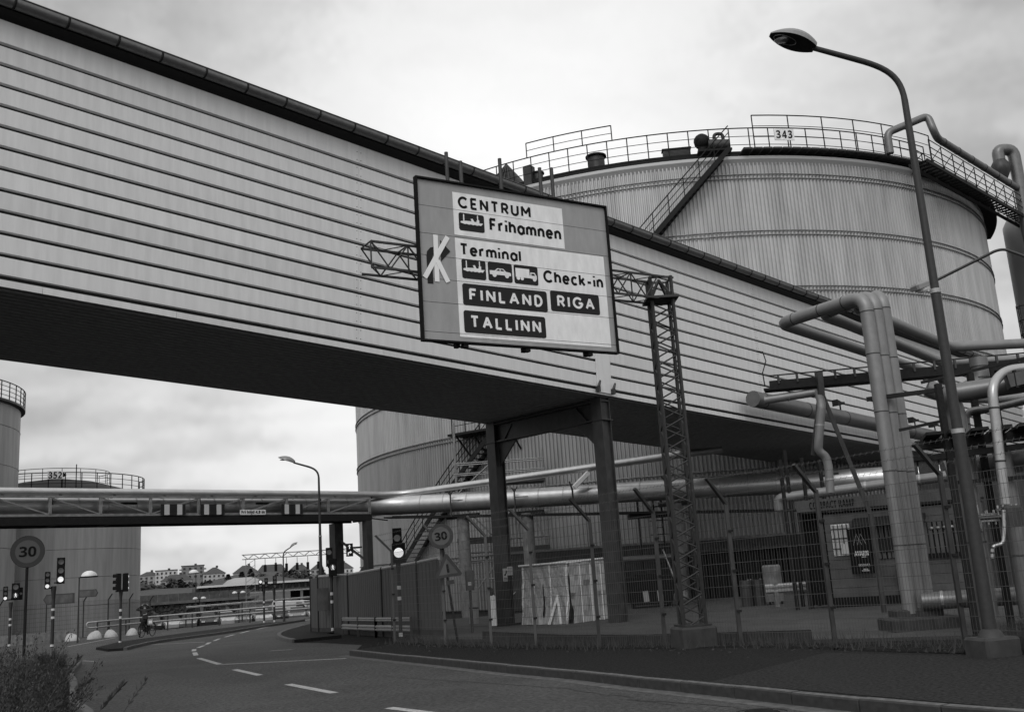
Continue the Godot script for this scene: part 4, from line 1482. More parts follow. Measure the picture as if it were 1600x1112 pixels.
	for q in [[7.35, 0.1, -17.1, 7.35, 4.3, -17.1, 0.1], [9.4, 0.1, -17.4, 9.4, 5.2, -17.4, 0.12], [8.35, 0.1, -18.0, 8.35, 4.6, -18.0, 0.1], [7.0, 3.3, -17.6, 11.0, 3.3, -16.4, 0.16], [7.1, 3.05, -17.2, 11.0, 3.2, -16.2, 0.1], [6.9, 4.45, -19.4, 9.6, 4.5, -18.4, 0.08], [7.1, 3.7, -18.5, 10.5, 4.1, -17.0, 0.05], [7.6, 4.55, -18.4, 10.5, 4.9, -17.0, 0.05], [7.5, 2.6, -17.3, 10.5, 2.6, -16.4, 0.06], [8.9, 0.1, -18.3, 8.9, 4.8, -18.3, 0.06]]:
		var st2 := mb()
		beam(st2, Vector3(q[0], q[1], q[2]), Vector3(q[3], q[4], q[5]), q[6], q[6], UP)
		world("beam", st2, "black_steel", rk)
	st = mb()
	for i in 12:
		var p := Vector3(7.25, 3.42, -17.5).lerp(Vector3(11, 3.42, -16.3), i / 11.0)
		box(st, p, Vector3(0.26, 0.05, 1.5), Basis(UP, -0.3))
	world("deck", st, "black_steel", rk)
	st = mb()
	beam(st, Vector3(8.35, 4.18, -16.7), Vector3(10.5, 4.5, -16.0), 0.4, 0.22)
	world("cable_box", st, "ramp_paint", rk)
	for i in 5:
		st = mb()
		var p := Vector3(8.4, 4.2, -16.5).lerp(Vector3(10.4, 4.48, -15.8), i / 4.0)
		box(st, p, Vector3(0.05, 0.3, 0.05))
		world("bracket", st, "black_steel", rk)
	var pp := [
		["bright clad pipe rising to an elbow under the cable box at the right edge", [Vector3(7.86, 2.15, -16.45), Vector3(7.93, 4.1, -16.4), Vector3(8.35, 4.4, -16.7), Vector3(10.0, 4.5, -16.9)], 0.08, "pipe_bright", 0.25],
		["broad dull pipe standing right behind the lamp post", [Vector3(7.75, 0.3, -17.5), Vector3(7.75, 3.9, -17.5), Vector3(7.6, 4.15, -17.4), Vector3(9.6, 4.25, -16.8)], 0.17, "pipe_dark", 0.3],
		["second dull pipe standing beside the valve wheel", [Vector3(8.35, 0.3, -17.3), Vector3(8.35, 3.15, -17.3)], 0.15, "pipe_dark", 0.2],
		["curved pipe with a sagging bend below the top pipe at the right edge", [Vector3(10.3, 5.55, -21.7), Vector3(10.3, 5.0, -21.7), Vector3(9.7, 4.75, -21.9), Vector3(9.2, 5.0, -22.0)], 0.19, "pipe_dark", 0.25],
		["thin looped pipe in the rack at the right edge", [Vector3(8.1, 2.6, -17.9), Vector3(8.1, 3.9, -17.9), Vector3(8.6, 3.9, -17.7), Vector3(10.4, 4.2, -17.0)], 0.06, "pipe_dark", 0.2],
		["crooked bright hose low at the right edge", [Vector3(7.3, 1.32, -16.0), Vector3(7.33, 1.5, -16.0), Vector3(7.5, 1.53, -16.0), Vector3(7.55, 1.7, -16.0), Vector3(7.6, 2.05, -16.0)], 0.028, "pipe_bright", 0.06],
		["big dark pipe crossing low in the rack at the right edge", [Vector3(7.9, 2.85, -18.6), Vector3(9.0, 3.0, -18.2), Vector3(12.0, 3.1, -17.0)], 0.24, "pipe_dark", 0.3]]
	for q in pp:
		var a: Vector3 = q[1][0]
		var p := thing("pipe", q[0], "pipe", a)
		st = mb()
		sweep(st, rounded(q[1], q[4], 6), q[2], 14)
		world("pipe_run", st, q[3], p)
		var b: Vector3 = q[1][1]
		for k in 2:
			st = mb()
			var m := a.lerp(b, 0.35 + 0.45 * k)
			tube(st, m, m + (b - a).normalized() * 0.03, q[2] * 1.06, -1, 14)
			world("seam", st, "steel", p)
	for q in [[Vector3(7.78, 2.05, -17.2), 0.2, "paler pipe flange with bolts beside the valve wheel"], [Vector3(7.86, 2.1, -16.43), 0.14, "bright pipe flange at the foot of the bright pipe"]]:
		var f := thing("flange", q[2], "flange", q[0])
		for k in 2:
			st = mb()
			tube(st, Vector3(0, -0.05 - 0.1 * k, 0), Vector3(0, -0.01 - 0.1 * k, 0), q[1] * 1.2, -1, 18)
			obj("ring", st, "galvanised", f)
		for k in 8:
			st = mb()
			var u := TAU * k / 8.0
			tube(st, Vector3(cos(u), 0, sin(u)) * q[1] * 1.05 + UP * -0.2, Vector3(cos(u), 0, sin(u)) * q[1] * 1.05 + UP * 0.04, 0.018, -1, 6)
			obj("bolt", st, "rail", f)
	var vw := thing("valve", "valve with a spoked hand wheel near the right edge", "valve", Vector3(7.42, 1.95, -16.5))
	st = mb()
	var ring := []
	for i in 18:
		var u := TAU * i / 18.0
		ring.append(Vector3(cos(u) * 0.1, sin(u) * 0.21, cos(u) * -0.18))
	sweep(st, ring, 0.018, 6, true)
	obj("rim", st, "truss_paint", vw)
	st = mb()
	for i in 5:
		var u := TAU * i / 5.0
		tube(st, Vector3.ZERO, Vector3(cos(u) * 0.1, sin(u) * 0.21, cos(u) * -0.18), 0.012, -1, 5)
	obj("spoke", st, "truss_paint", vw)
	st = mb()
	tube(st, Vector3.ZERO, Vector3(0.4, 0.0, 0.15), 0.03, -1, 8)
	bevel_box(st, Vector3(0.45, 0, 0.17), Vector3(0.3, 0.34, 0.26), 0.04)
	obj("body", st, "steel", vw)
	# lamp on the long arm from the tower side
	var la := thing("floodlight", "floodlight on a long slanting arm in front of the tank, behind the lamp post", "floodlight", Vector3(7.9, 6.4, -18.4))
	st = mb()
	sweep(st, rounded([Vector3(8.0, 6.42, -18.35), Vector3(9.12, 6.84, -17.8), Vector3(9.25, 6.84, -17.75), Vector3(9.6, 6.6, -17.6), Vector3(9.65, 5.0, -17.6)], 0.15), 0.028, 8)
	world("arm", st, "steel", la)
	st = mb()
	var lb := Basis(UP, 0.3) * Basis(Vector3.BACK, 0.3)
	bevel_box(st, Vector3(7.86, 6.41, -18.38), Vector3(0.34, 0.12, 0.24), 0.035, lb)
	world("housing", st, "lamp_shell", la)
	st = mb()
	ball(st, Vector3(7.87, 6.35, -18.38), Vector3(0.14, 0.08, 0.1), 12, -1.0, 0.0)
	world("lens", st, "white_plastic", la)

# ---------------------------------------------------------------- the direction sign, its boom and mast
func build_gantry_sign() -> void:
	var m := gv(2.95, -18.7)
	var yw := yaw(SIGN_AZ)
	var st: SurfaceTool
	var g := m.y
	var mast := thing("sign_mast", "black lattice mast with a lattice boom carrying the direction sign", "mast", m, yw)
	var a := 0.2
	var top := 6.98 - g
	var corners := [Vector3(-a, 0, a), Vector3(a, 0, a), Vector3(a, 0, -a), Vector3(-a, 0, -a)]
	var rot := Basis(UP, -0.52)
	for i in 4:
		corners[i] = rot * corners[i]
	for c: Vector3 in corners:
		st = mb()
		beam(st, c + UP * 0.35, c + UP * top, 0.05, 0.05, Vector3.RIGHT)
		obj("chord", st, "mast_steel", mast)
	var bays := 15
	for i in 4:
		var c0: Vector3 = corners[i]
		var c1: Vector3 = corners[(i + 1) % 4]
		for k in bays:
			var y0 := 0.45 + (top - 1.0) * k / bays
			var y1 := 0.45 + (top - 1.0) * (k + 0.5) / bays
			var y2 := 0.45 + (top - 1.0) * (k + 1.0) / bays
			st = mb()
			tube(st, c0 + UP * y0, c1 + UP * y1, 0.016, -1, 5, false)
			tube(st, c1 + UP * y1, c0 + UP * y2, 0.016, -1, 5, false)
			obj("lacing", st, "mast_steel", mast)
	st = mb()
	box(st, UP * (top - 0.43), Vector3(0.62, 0.045, 0.62), rot)
	for i in 4:
		beam(st, corners[i] + UP * (top - 0.42), UP * (top - 0.02), 0.04, 0.04)
		beam(st, corners[i] + UP * (top - 0.02), corners[(i + 1) % 4] + UP * (top - 0.02), 0.03, 0.03)
	obj("head_plate", st, "mast_steel", mast)
	var boom := mb()
	var bz := [0.2, -0.2]
	for z: float in bz:
		for y: float in [6.53, 6.97]:
			beam(boom, Vector3(-6.12, y - g, z), Vector3(0.2, y - g, z), 0.035, 0.035)
	obj("boom_chord", boom, "mast_steel", mast)
	for k in 18:
		var x0 := -6.12 + 0.33 * k
		st = mb()
		for z: float in bz:
			tube(st, Vector3(x0, (6.53 if k % 2 else 6.97) - g, z), Vector3(x0 + 0.33, (6.97 if k % 2 else 6.53) - g, z), 0.014, -1, 5, false)
		tube(st, Vector3(x0, 6.53 - g, bz[k % 2]), Vector3(x0 + 0.33, 6.53 - g, bz[(k + 1) % 2]), 0.01, -1, 5, false)
		tube(st, Vector3(x0, 6.97 - g, bz[k % 2]), Vector3(x0 + 0.33, 6.97 - g, bz[(k + 1) % 2]), 0.01, -1, 5, false)
		if k % 2 == 0:
			beam(st, Vector3(x0, 6.97 - g, 0.2), Vector3(x0, 6.97 - g, -0.2), 0.02, 0.02)
			beam(st, Vector3(x0, 6.53 - g, 0.2), Vector3(x0, 6.97 - g, 0.2), 0.02, 0.02)
		obj("boom_lacing", st, "mast_steel", mast)
	var bl := thing("mast_footing", "dark concrete block under the lattice mast at the pavement edge", "footing", m, yw - 0.3)
	st = mb()
	bevel_box(st, Vector3(0, 0.2, 0), Vector3(0.66, 0.56, 0.66), 0.04)
	obj("block", st, "dark_concrete", bl)
	st = mb()
	box(st, Vector3(0, 0.5, 0), Vector3(0.52, 0.03, 0.52))
	obj("base_plate", st, "mast_steel", bl)
	# the sign itself: horizontal boards in a black frame, white fields, plates, letters
	var s := thing("direction_sign", "large overhead harbour direction sign of horizontal boards with white fields", "road sign", Vector3(2.95, 0, -18.7) + Basis(UP, yw) * Vector3(0, 0, 0.42), yw)
	var x0 := -5.36
	var x1 := -1.5
	var joints := [5.33, 5.47, 5.97, 6.37, 6.765, 7.145, 7.63, 8.09]
	for i in 7:
		st = mb()
		box(st, Vector3((x0 + x1) * 0.5, (joints[i] + joints[i + 1]) * 0.5, -0.02), Vector3(x1 - x0, joints[i + 1] - joints[i] - 0.008, 0.04))
		obj("board", st, "sign_grey", s)
	st = mb()
	box(st, Vector3((x0 + x1) * 0.5, 6.71, -0.05), Vector3(x1 - x0 - 0.02, 2.74, 0.02))
	for x: float in [-4.7, -3.4, -2.1]:
		box(st, Vector3(x, 6.7, -0.11), Vector3(0.07, 2.9, 0.1))
	obj("backing", st, "sign_black", s)
	st = mb()
	beam(st, Vector3(x0 - 0.015, 5.3, 0), Vector3(x0 - 0.015, 8.12, 0), 0.03, 0.1, Vector3.BACK)
	beam(st, Vector3(x1 + 0.015, 5.3, 0), Vector3(x1 + 0.015, 8.12, 0), 0.03, 0.1, Vector3.BACK)
	beam(st, Vector3(x0, 8.105, 0), Vector3(x1, 8.105, 0), 0.1, 0.03)
	beam(st, Vector3(x0, 5.315, 0), Vector3(x1, 5.315, 0), 0.1, 0.03)
	obj("frame", st, "sign_black", s)
	for q in [[-4.69, 8.72], [-4.42, 8.6], [-3.62, 8.78], [-2.78, 8.74], [-2.52, 8.78]]:
		st = mb()
		tube(st, Vector3(q[0], 5.4, -0.14), Vector3(q[0], q[1], -0.14), 0.034, -1, 8)
		obj("back_post", st, "steel", s)
	for x: float in [-4.6, -3.4, -2.1]:
		st = mb()
		box(st, Vector3(x, 5.27, -0.02), Vector3(0.09, 0.07, 0.1))
		obj("clamp", st, "sign_black", s)
	for f in [[-4.69, 7.18, -2.46, 7.945], [-4.69, 5.415, -1.615, 7.125]]:
		for i in 7:
			var ya := maxf(f[1], joints[i] + 0.004)
			var yb := minf(f[3], joints[i + 1] - 0.004)
			if yb - ya > 0.01:
				st = mb()
				box(st, Vector3((f[0] + f[2]) * 0.5, (ya + yb) * 0.5, 0.003), Vector3(f[2] - f[0], yb - ya, 0.006))
				obj("white_field", st, "sign_white", s)
	for q in [["CENTRUM", -4.595, -3.145, 7.67, 7.885, 6], ["Frihamnen", -4.0, -2.53, 7.33, 7.585, 3], ["Terminal", -4.61, -3.41, 6.83, 7.06, 4], ["Check-in", -2.97, -1.685, 6.51, 6.755, 4]]:
		letters(s, q[0], "sign_black", q[1], q[2], q[3], (q[4] - q[3]) * (1.0 if q[5] == 6 else 0.94), 0.26 if q[5] == 6 else 0.17, 0.2, 0.006)
	for q in [["FINLAND", -4.6, -2.93, 5.965, 6.34, -4.48, -3.03], ["RIGA", -2.855, -1.805, 6.0, 6.375, -2.72, -1.92], ["TALLINN", -4.605, -3.0, 5.495, 5.875, -4.49, -3.1]]:
		st = mb()
		prism(st, rrect(q[1], q[3], q[2], q[4], 0.04), Transform3D(), 0.004, 0.012)
		var p := obj("name_plate", st, "sign_dark", s)
		var cy: float = (q[3] + q[4]) * 0.5
		letters(p, q[0], "sign_white", q[5], q[6], cy - 0.105, 0.215, 0.3, 0.2, 0.012)
	for q in [[-4.595, 7.275, 0.49, 0], [-4.59, 6.43, 0.46, 0], [-4.085, 6.435, 0.475, 1], [-3.57, 6.435, 0.485, 2]]:
		st = mb()
		var hh := 0.315 if q[1] > 7.0 else 0.34
		prism(st, rrect(q[0], q[1], q[0] + q[2], q[1] + hh, 0.035), Transform3D(), 0.004, 0.012)
		var p := obj("symbol_plate", st, "sign_dark", s)
		var xf := Transform3D(Basis.from_scale(Vector3(q[2], hh, 1)), Vector3(q[0], q[1], 0))
		st = mb()
		var cut := mb()
		if q[3] == 0:
			prism(st, PackedVector2Array([Vector2(0.06, 0.5), Vector2(0.06, 0.42), Vector2(0.13, 0.4), Vector2(0.22, 0.36), Vector2(0.3, 0.39), Vector2(0.38, 0.36), Vector2(0.46, 0.39), Vector2(0.54, 0.36), Vector2(0.62, 0.39), Vector2(0.7, 0.36), Vector2(0.78, 0.39), Vector2(0.86, 0.37), Vector2(0.95, 0.52), Vector2(0.8, 0.51), Vector2(0.8, 0.68), Vector2(0.76, 0.7), Vector2(0.7, 0.66), Vector2(0.69, 0.56), Vector2(0.6, 0.56), Vector2(0.54, 0.72), Vector2(0.46, 0.7), Vector2(0.5, 0.57), Vector2(0.24, 0.55)]), xf, 0.012, 0.016)
			prism(st, PackedVector2Array([Vector2(0.17, 0.54), Vector2(0.21, 0.54), Vector2(0.21, 0.92), Vector2(0.17, 0.92)]), xf, 0.012, 0.0155)
			prism(st, PackedVector2Array([Vector2(0.72, 0.66), Vector2(0.76, 0.66), Vector2(0.76, 0.94), Vector2(0.72, 0.94)]), xf, 0.012, 0.0155)
		elif q[3] == 1:
			prism(st, PackedVector2Array([Vector2(0.06, 0.34), Vector2(0.94, 0.34), Vector2(0.94, 0.48), Vector2(0.88, 0.52), Vector2(0.74, 0.54), Vector2(0.62, 0.68), Vector2(0.38, 0.68), Vector2(0.27, 0.55), Vector2(0.06, 0.54)]), xf, 0.012, 0.016)
			for x: float in [0.25, 0.77]:
				var c := PackedVector2Array()
				for k in 14:
					c.append(Vector2(x, 0.33) + Vector2(cos(TAU * k / 14.0) * 0.085, sin(TAU * k / 14.0) * 0.12))
				prism(st, c, xf, 0.012, 0.0165)
			prism(cut, PackedVector2Array([Vector2(0.32, 0.55), Vector2(0.47, 0.55), Vector2(0.47, 0.64), Vector2(0.41, 0.64)]), xf, 0.016, 0.018)
			prism(cut, PackedVector2Array([Vector2(0.51, 0.55), Vector2(0.67, 0.55), Vector2(0.6, 0.64), Vector2(0.51, 0.64)]), xf, 0.016, 0.018)
		else:
			prism(st, PackedVector2Array([Vector2(0.06, 0.34), Vector2(0.66, 0.34), Vector2(0.94, 0.3), Vector2(0.94, 0.48), Vector2(0.86, 0.66), Vector2(0.68, 0.66), Vector2(0.68, 0.5), Vector2(0.64, 0.5), Vector2(0.64, 0.82), Vector2(0.06, 0.82)]), xf, 0.012, 0.016)
			for x: float in [0.16, 0.32, 0.84]:
				var c := PackedVector2Array()
				for k in 14:
					c.append(Vector2(x, 0.29) + Vector2(cos(TAU * k / 14.0) * 0.07, sin(TAU * k / 14.0) * 0.1))
				prism(st, c, xf, 0.012, 0.0165)
			prism(cut, PackedVector2Array([Vector2(0.72, 0.5), Vector2(0.88, 0.5), Vector2(0.83, 0.6), Vector2(0.72, 0.6)]), xf, 0.016, 0.018)
		obj("symbol", st, "sign_white", p)
		if q[3] > 0:
			obj("symbol_window", cut, "sign_dark", p)
	# bent arrow crossed out with three strips of tape
	st = mb()
	var arrow := PackedVector2Array([Vector2(-5.235, 6.28), Vector2(-5.135, 6.28), Vector2(-5.135, 6.7), Vector2(-5.12, 6.77), Vector2(-5.07, 6.8), Vector2(-4.97, 6.8), Vector2(-4.97, 6.68), Vector2(-4.79, 6.87), Vector2(-4.97, 7.05), Vector2(-4.97, 6.92), Vector2(-5.08, 6.92), Vector2(-5.16, 6.9), Vector2(-5.22, 6.83), Vector2(-5.235, 6.75)])
	prism(st, arrow, Transform3D(), 0.002, 0.008)
	obj("bent_arrow", st, "sign_dark", s)
	for q in [[Vector2(-5.055, 7.13), Vector2(-5.065, 6.32), 0.012], [Vector2(-4.83, 7.12), Vector2(-5.29, 6.37), 0.015], [Vector2(-5.04, 6.68), Vector2(-4.865, 6.33), 0.018]]:
		st = mb()
		var dd: Vector2 = (q[1] - q[0]).normalized().orthogonal() * 0.042
		prism(st, PackedVector2Array([q[0] + dd, q[1] + dd, q[1] - dd, q[0] - dd]), Transform3D(), 0.008, q[2])
		obj("tape_strip", st, "tape", s)

# ---------------------------------------------------------------- fences and hoarding
func mesh_panel(a: Vector3, b: Vector3, h: float, step: float, rows: int, th: float) -> SurfaceTool:
	var st := mb()
	var n := int(a.distance_to(b) / step)
	for i in n + 1:
		var p := a.lerp(b, float(i) / n)
		tube(st, p, p + UP * h, th, -1, 4, false)
	for k in rows + 1:
		var o := UP * (h * k / rows)
		tube(st, a + o, b + o, th * 1.35, -1, 4, false)
	return st

func build_fences() -> void:
	var f := thing("mesh_fence", "tall welded mesh fence with slanting post tops along the pavement", "fence", gv(1.35, -20.5))
	var posts := [Vector2(-3.78, -28.7), Vector2(-2.09, -25.35), Vector2(-0.9, -23.5), Vector2(0.11, -22.31), Vector2(1.35, -20.48), Vector2(2.5, -19.3), Vector2(3.69, -18.24), Vector2(4.95, -16.9), Vector2(6.28, -15.03), Vector2(7.4, -13.2), Vector2(8.6, -11.2)]
	var st: SurfaceTool
	var tips := []
	for i in posts.size():
		var p: Vector2 = posts[i]
		var a: Vector2 = posts[maxi(i - 1, 0)]
		var b: Vector2 = posts[mini(i + 1, posts.size() - 1)]
		var out := (b - a).normalized()
		out = Vector2(out.y, -out.x)
		var o := gv(p.x, p.y)
		st = mb()
		beam(st, o, o + UP * 2.62, 0.065, 0.065, Vector3.RIGHT)
		var tip := o + Vector3(-out.x * 0.36 - 0.1, 3.05, -out.y * 0.36)
		beam(st, o + UP * 2.58, tip, 0.065, 0.05)
		world("post", st, "fence_steel" if i < 4 else "steel", f)
		tips.append([o, tip])
		for k in 3:
			st = mb()
			box(st, o + UP * (0.7 + 0.7 * k) + Vector3(0.02, 0, 0.05), Vector3(0.08, 0.04, 0.05))
			world("clip", st, "black_steel", f)
	for i in posts.size() - 1:
		var a: Vector3 = tips[i][0] + UP * 0.12
		var b: Vector3 = tips[i + 1][0] + UP * 0.12
		var dirv := (b - a).normalized() * 0.05
		world("mesh_panel", mesh_panel(a + dirv, b - dirv, 2.42, 0.055, 12, 0.0028), "fence_steel", f)
		for k in 3:
			st = mb()
			var t := 0.3 + 0.33 * k
			var p: Vector3 = (tips[i][0] + UP * 2.6).lerp(tips[i][1], t)
			var q: Vector3 = (tips[i + 1][0] + UP * 2.6).lerp(tips[i + 1][1], t)
			tube(st, p, q, 0.003, -1, 4, false)
			for j in 20:
				var w := p.lerp(q, (j + 0.5) / 20.0)
				tube(st, w + Vector3(-0.02, -0.03, 0), w + Vector3(0.02, 0.03, 0), 0.003, -1, 3, false)
			world("barbed_wire", st, "fence_steel", f)
	# hoarding of upright sheets with a top rail, and the crash barrier along it
	var h := thing("hoarding", "dark corrugated hoarding with a pale top rail at the far pavement", "hoarding", gv(-6.5, -37.4))
	var line := [Vector2(-8.9, -42.0), Vector2(-8.3, -40.6), Vector2(-6.75, -38.6), Vector2(-4.9, -34.6), Vector2(-3.4, -31.9), Vector2(-2.6, -30.6)]
	var tops := [2.2, 2.2, 2.15, 2.2, 2.25, 2.3, 2.3]
	for i in line.size() - 1:
		var a := gv(line[i].x, line[i].y)
		var b := gv(line[i + 1].x, line[i + 1].y)
		var n := int(a.distance_to(b) / 0.125)
		for k in n:
			st = mb()
			var p := a.lerp(b, (k + 0.5) / n)
			var hh := lerpf(tops[i], tops[i + 1], (k + 0.5) / n) - 0.25
			bevel_box(st, p + UP * (0.25 + hh * 0.5) , Vector3(a.distance_to(b) / n - 0.004, hh, 0.045 if k % 2 else 0.07), 0.008, facing(b - a))
			world("sheet", st, "hoarding", h)
		if i >= 1:
			st = mb()
			tube(st, a + UP * (tops[i] + 0.03), b + UP * (tops[i + 1] + 0.03), 0.055, -1, 8)
			world("top_rail", st, "rail", h)
		st = mb()
		beam(st, a + UP * 0.0, a + UP * (tops[i] + 0.08), 0.12, 0.12, Vector3.RIGHT)
		world("post", st, "black_steel", h)
		st = mb()
		beam(st, a + UP * 0.12, b + UP * 0.12, 0.06, 0.24)
		world("kickboard", st, "dark_concrete", h)
	var gr := thing("crash_barrier", "double steel crash barrier along the foot of the hoarding", "crash barrier", gv(-5.6, -36.1))
	for i in [2, 3]:
		var a := gv(line[i].x - 0.26, line[i].y + 0.14)
		var b := gv(line[i + 1].x - 0.26, line[i + 1].y + 0.14)
		for y: float in [0.3, 0.58]:
			st = mb()
			w_beam(st, a + UP * y, b + UP * y, 0.2 if y < 0.5 else 0.13)
			world("rail", st, "rail", gr)
		for k in 3:
			st = mb()
			var p := a.lerp(b, k / 2.0)
			beam(st, p, p + UP * 0.66, 0.08, 0.08, Vector3.RIGHT)
			world("post", st, "steel", gr)
	var pn := thing("notice_board", "tall pale notice board fixed to the hoarding behind the walking-figure signal", "notice board", gv(-7.95, -39.75))
	st = mb()
	box(st, Vector3(0.0, 1.35, 0.1), Vector3(0.42, 0.85, 0.03), Basis(UP, 0.2))
	obj("board", st, "ramp_paint", pn)
	# fence in front of the left tanks
	var lf := thing("mesh_fence", "far mesh fence with bent post tops in front of the left tanks", "fence", gv(-29, -66))
	var lp := [Vector2(-46, -58), Vector2(-38, -61), Vector2(-33, -63.5), Vector2(-30.8, -65.2), Vector2(-29.2, -67.0), Vector2(-28.6, -69.5), Vector2(-29.3, -75.0), Vector2(-30.0, -81.0)]
	for i in lp.size():
		var o := gv(lp[i].x, lp[i].y)
		st = mb()
		tube(st, o, o + UP * 2.3, 0.045, -1, 6)
		tube(st, o + UP * 2.3, o + Vector3(0.3, 2.7, 0.1), 0.045, -1, 6)
		world("post", st, "steel", lf)
		if i < lp.size() - 1:
			var b := gv(lp[i + 1].x, lp[i + 1].y)
			world("mesh_panel", mesh_panel(o + UP * 0.1, b + UP * 0.1, 2.2, 0.12, 8, 0.004), "steel", lf)
	var wl := obj("low_wall", mb_wall([Vector2(-40, -57), Vector2(-31.0, -60.6), Vector2(-27.9, -61.8)], 0.6, 0.25), "concrete", self)
	tag(wl, "low rough concrete wall behind the shrubs below the left tanks", "wall")
	# guard rails at the far side of the street
	var g := thing("guard_rail", "pale two-bar guard rail curving along the far left pavement", "guard rail", gv(-25, -70))
	var gp := smooth([Vector2(-27.0, -64.0), Vector2(-26.0, -66.0), Vector2(-24.0, -68.0), Vector2(-21.0, -69.5), Vector2(-17.0, -71.0), Vector2(-12.0, -73.0)], 4)
	for y: float in [0.62, 0.95]:
		st = mb()
		var l := []
		for p: Vector2 in gp:
			l.append(gv(p.x, p.y, y))
		sweep(st, l, 0.06, 8)
		world("bar", st, "rail", g)
	st = mb()
	var l0 := gv(-27.0, -64.0)
	sweep(st, rounded([l0 + UP * 0.95, l0 + Vector3(-0.5, 0.95, 0.4), l0 + Vector3(-0.5, 0.62, 0.4), l0 + UP * 0.62], 0.2), 0.055, 8)
	world("end_loop", st, "rail", g)
	for i in range(0, gp.size(), 2):
		var o := gv(gp[i].x, gp[i].y)
		st = mb()
		tube(st, o, o + UP * 0.95, 0.05, -1, 6)
		world("post", st, "steel", g)
	var g2 := thing("guard_rail", "second higher guard rail behind it in front of the parked cars", "guard rail", gv(-22, -74))
	var gq := [Vector2(-24.8, -74.0), Vector2(-21.0, -75.0), Vector2(-16.0, -76.5), Vector2(-10.0, -78.5)]
	st = mb()
	for i in 3:
		w_beam(st, gv(gq[i].x, gq[i].y, 1.35), gv(gq[i + 1].x, gq[i + 1].y, 1.35), 0.14)
	world("bar", st, "rail", g2)
	for i in 4:
		st = mb()
		var o := gv(gq[i].x, gq[i].y)
		tube(st, o, o + UP * 1.4, 0.05, -1, 6)
		world("post", st, "steel", g2)
	for q in [[-27.2, -61.0, 0.62, "half round boulder cut off by a lamp post, leftmost of four"], [-25.98, -61.2, 0.66, "half round boulder beside the guard rail end"], [-25.41, -62.3, 0.62, "half round boulder left of the lone traffic signal"], [-24.47, -63.0, 0.58, "half round boulder nearest the cyclist"]]:
		st = mb()
		var turn := Basis(UP, q[0] * 3.0)
		for k in 3:
			var bs := Basis.from_scale(Vector3(q[2] * [0.62, 0.5, 0.46][k], q[2] * [0.72, 0.8, 0.62][k], q[2] * [0.5, 0.55, 0.6][k]))
			var prof := []
			for e in 8:
				prof.append(Vector2(cos(e * PI / 14.0), sin(e * PI / 14.0)))
			lathe(st, prof, 9, Transform3D(turn * bs, turn * Vector3([0.0, -0.1, 0.12][k], -0.03, [0.0, 0.05, 0.03][k])))
		var bo := obj("boulder", st, "boulder", self, gv(q[0], q[1]))
		tag(bo, q[3], "boulder", "round boulders along the cycle lane")

func mb_wall(pts: Array, h: float, t: float) -> SurfaceTool:
	var st := mb()
	for i in pts.size() - 1:
		beam(st, gv(pts[i].x, pts[i].y, h * 0.5 - 0.1), gv(pts[i + 1].x, pts[i + 1].y, h * 0.5 - 0.1), t, h + 0.2)
	return st

func w_beam(st: SurfaceTool, a: Vector3, b: Vector3, h: float) -> void:
	var f := facing(b - a)
	var prof := [Vector2(0.5, 0.0), Vector2(0.32, 0.35), Vector2(0.16, 0.35), Vector2(0.0, 0.0), Vector2(-0.16, 0.35), Vector2(-0.32, 0.35), Vector2(-0.5, 0.0)]
	for i in prof.size() - 1:
		var p: Vector3 = f.y * prof[i].x * h + f.z * prof[i].y * h * 0.6
		var q: Vector3 = f.y * prof[i + 1].x * h + f.z * prof[i + 1].y * h * 0.6
		quad(st, a + p, b + p, b + q, a + q, (f.x.cross(q - p)).normalized() * (1.0 if f.x.cross(q - p).dot(f.z) > 0 else -1.0))

# ---------------------------------------------------------------- lamps
func cobra_head(parent: Node3D, at: Vector3, b: Basis, l: float) -> void:     # luminaire pointing along local -x from its neck
	var st := mb()
	var n := 12
	var rows := []
	for i in n + 1:
		var t := float(i) / n
		var half := l * 0.32 * pow(sin(PI * clampf(t * 0.86 + 0.1, 0.0, 1.0)), 0.7)
		var hi := l * 0.27 * pow(sin(PI * clampf(t * 0.8 + 0.16, 0.0, 1.0)), 0.8)
		var row := []
		for k in 9:
			var u := PI * k / 8.0
			row.append(at + b * Vector3(-l * t, sin(u) * hi, cos(u) * half))
		rows.append(row)
	for i in n:
		for k in 8:
			quad(st, rows[i][k], rows[i + 1][k], rows[i + 1][k + 1], rows[i][k + 1])
	for k in 7:
		tri(st, rows[0][0], rows[0][k + 1], rows[0][k + 2], b.x)
	obj("hood", st, "lamp_shell", parent)
	st = mb()
	for i in n:
		quad(st, rows[i][0], rows[i + 1][0], rows[i + 1][8], rows[i][8], -b.y)
	obj("underside", st, "black_steel", parent)
	st = mb()
	ball(st, at + b * Vector3(-l * 0.66, -0.004, 0), Vector3(l * 0.24, l * 0.05, l * 0.15), 18, -1.0, 0.0)
	obj("lens", st, "lamp_glass", parent)
	st = mb()
	var ring := []
	for i in 20:
		var u := TAU * i / 20.0
		ring.append(at + b * Vector3(-l * 0.66 + cos(u) * l * 0.245, -0.006, sin(u) * l * 0.155))
	sweep(st, ring, l * 0.008, 5, true)
	obj("lens_rim", st, "rail", parent)

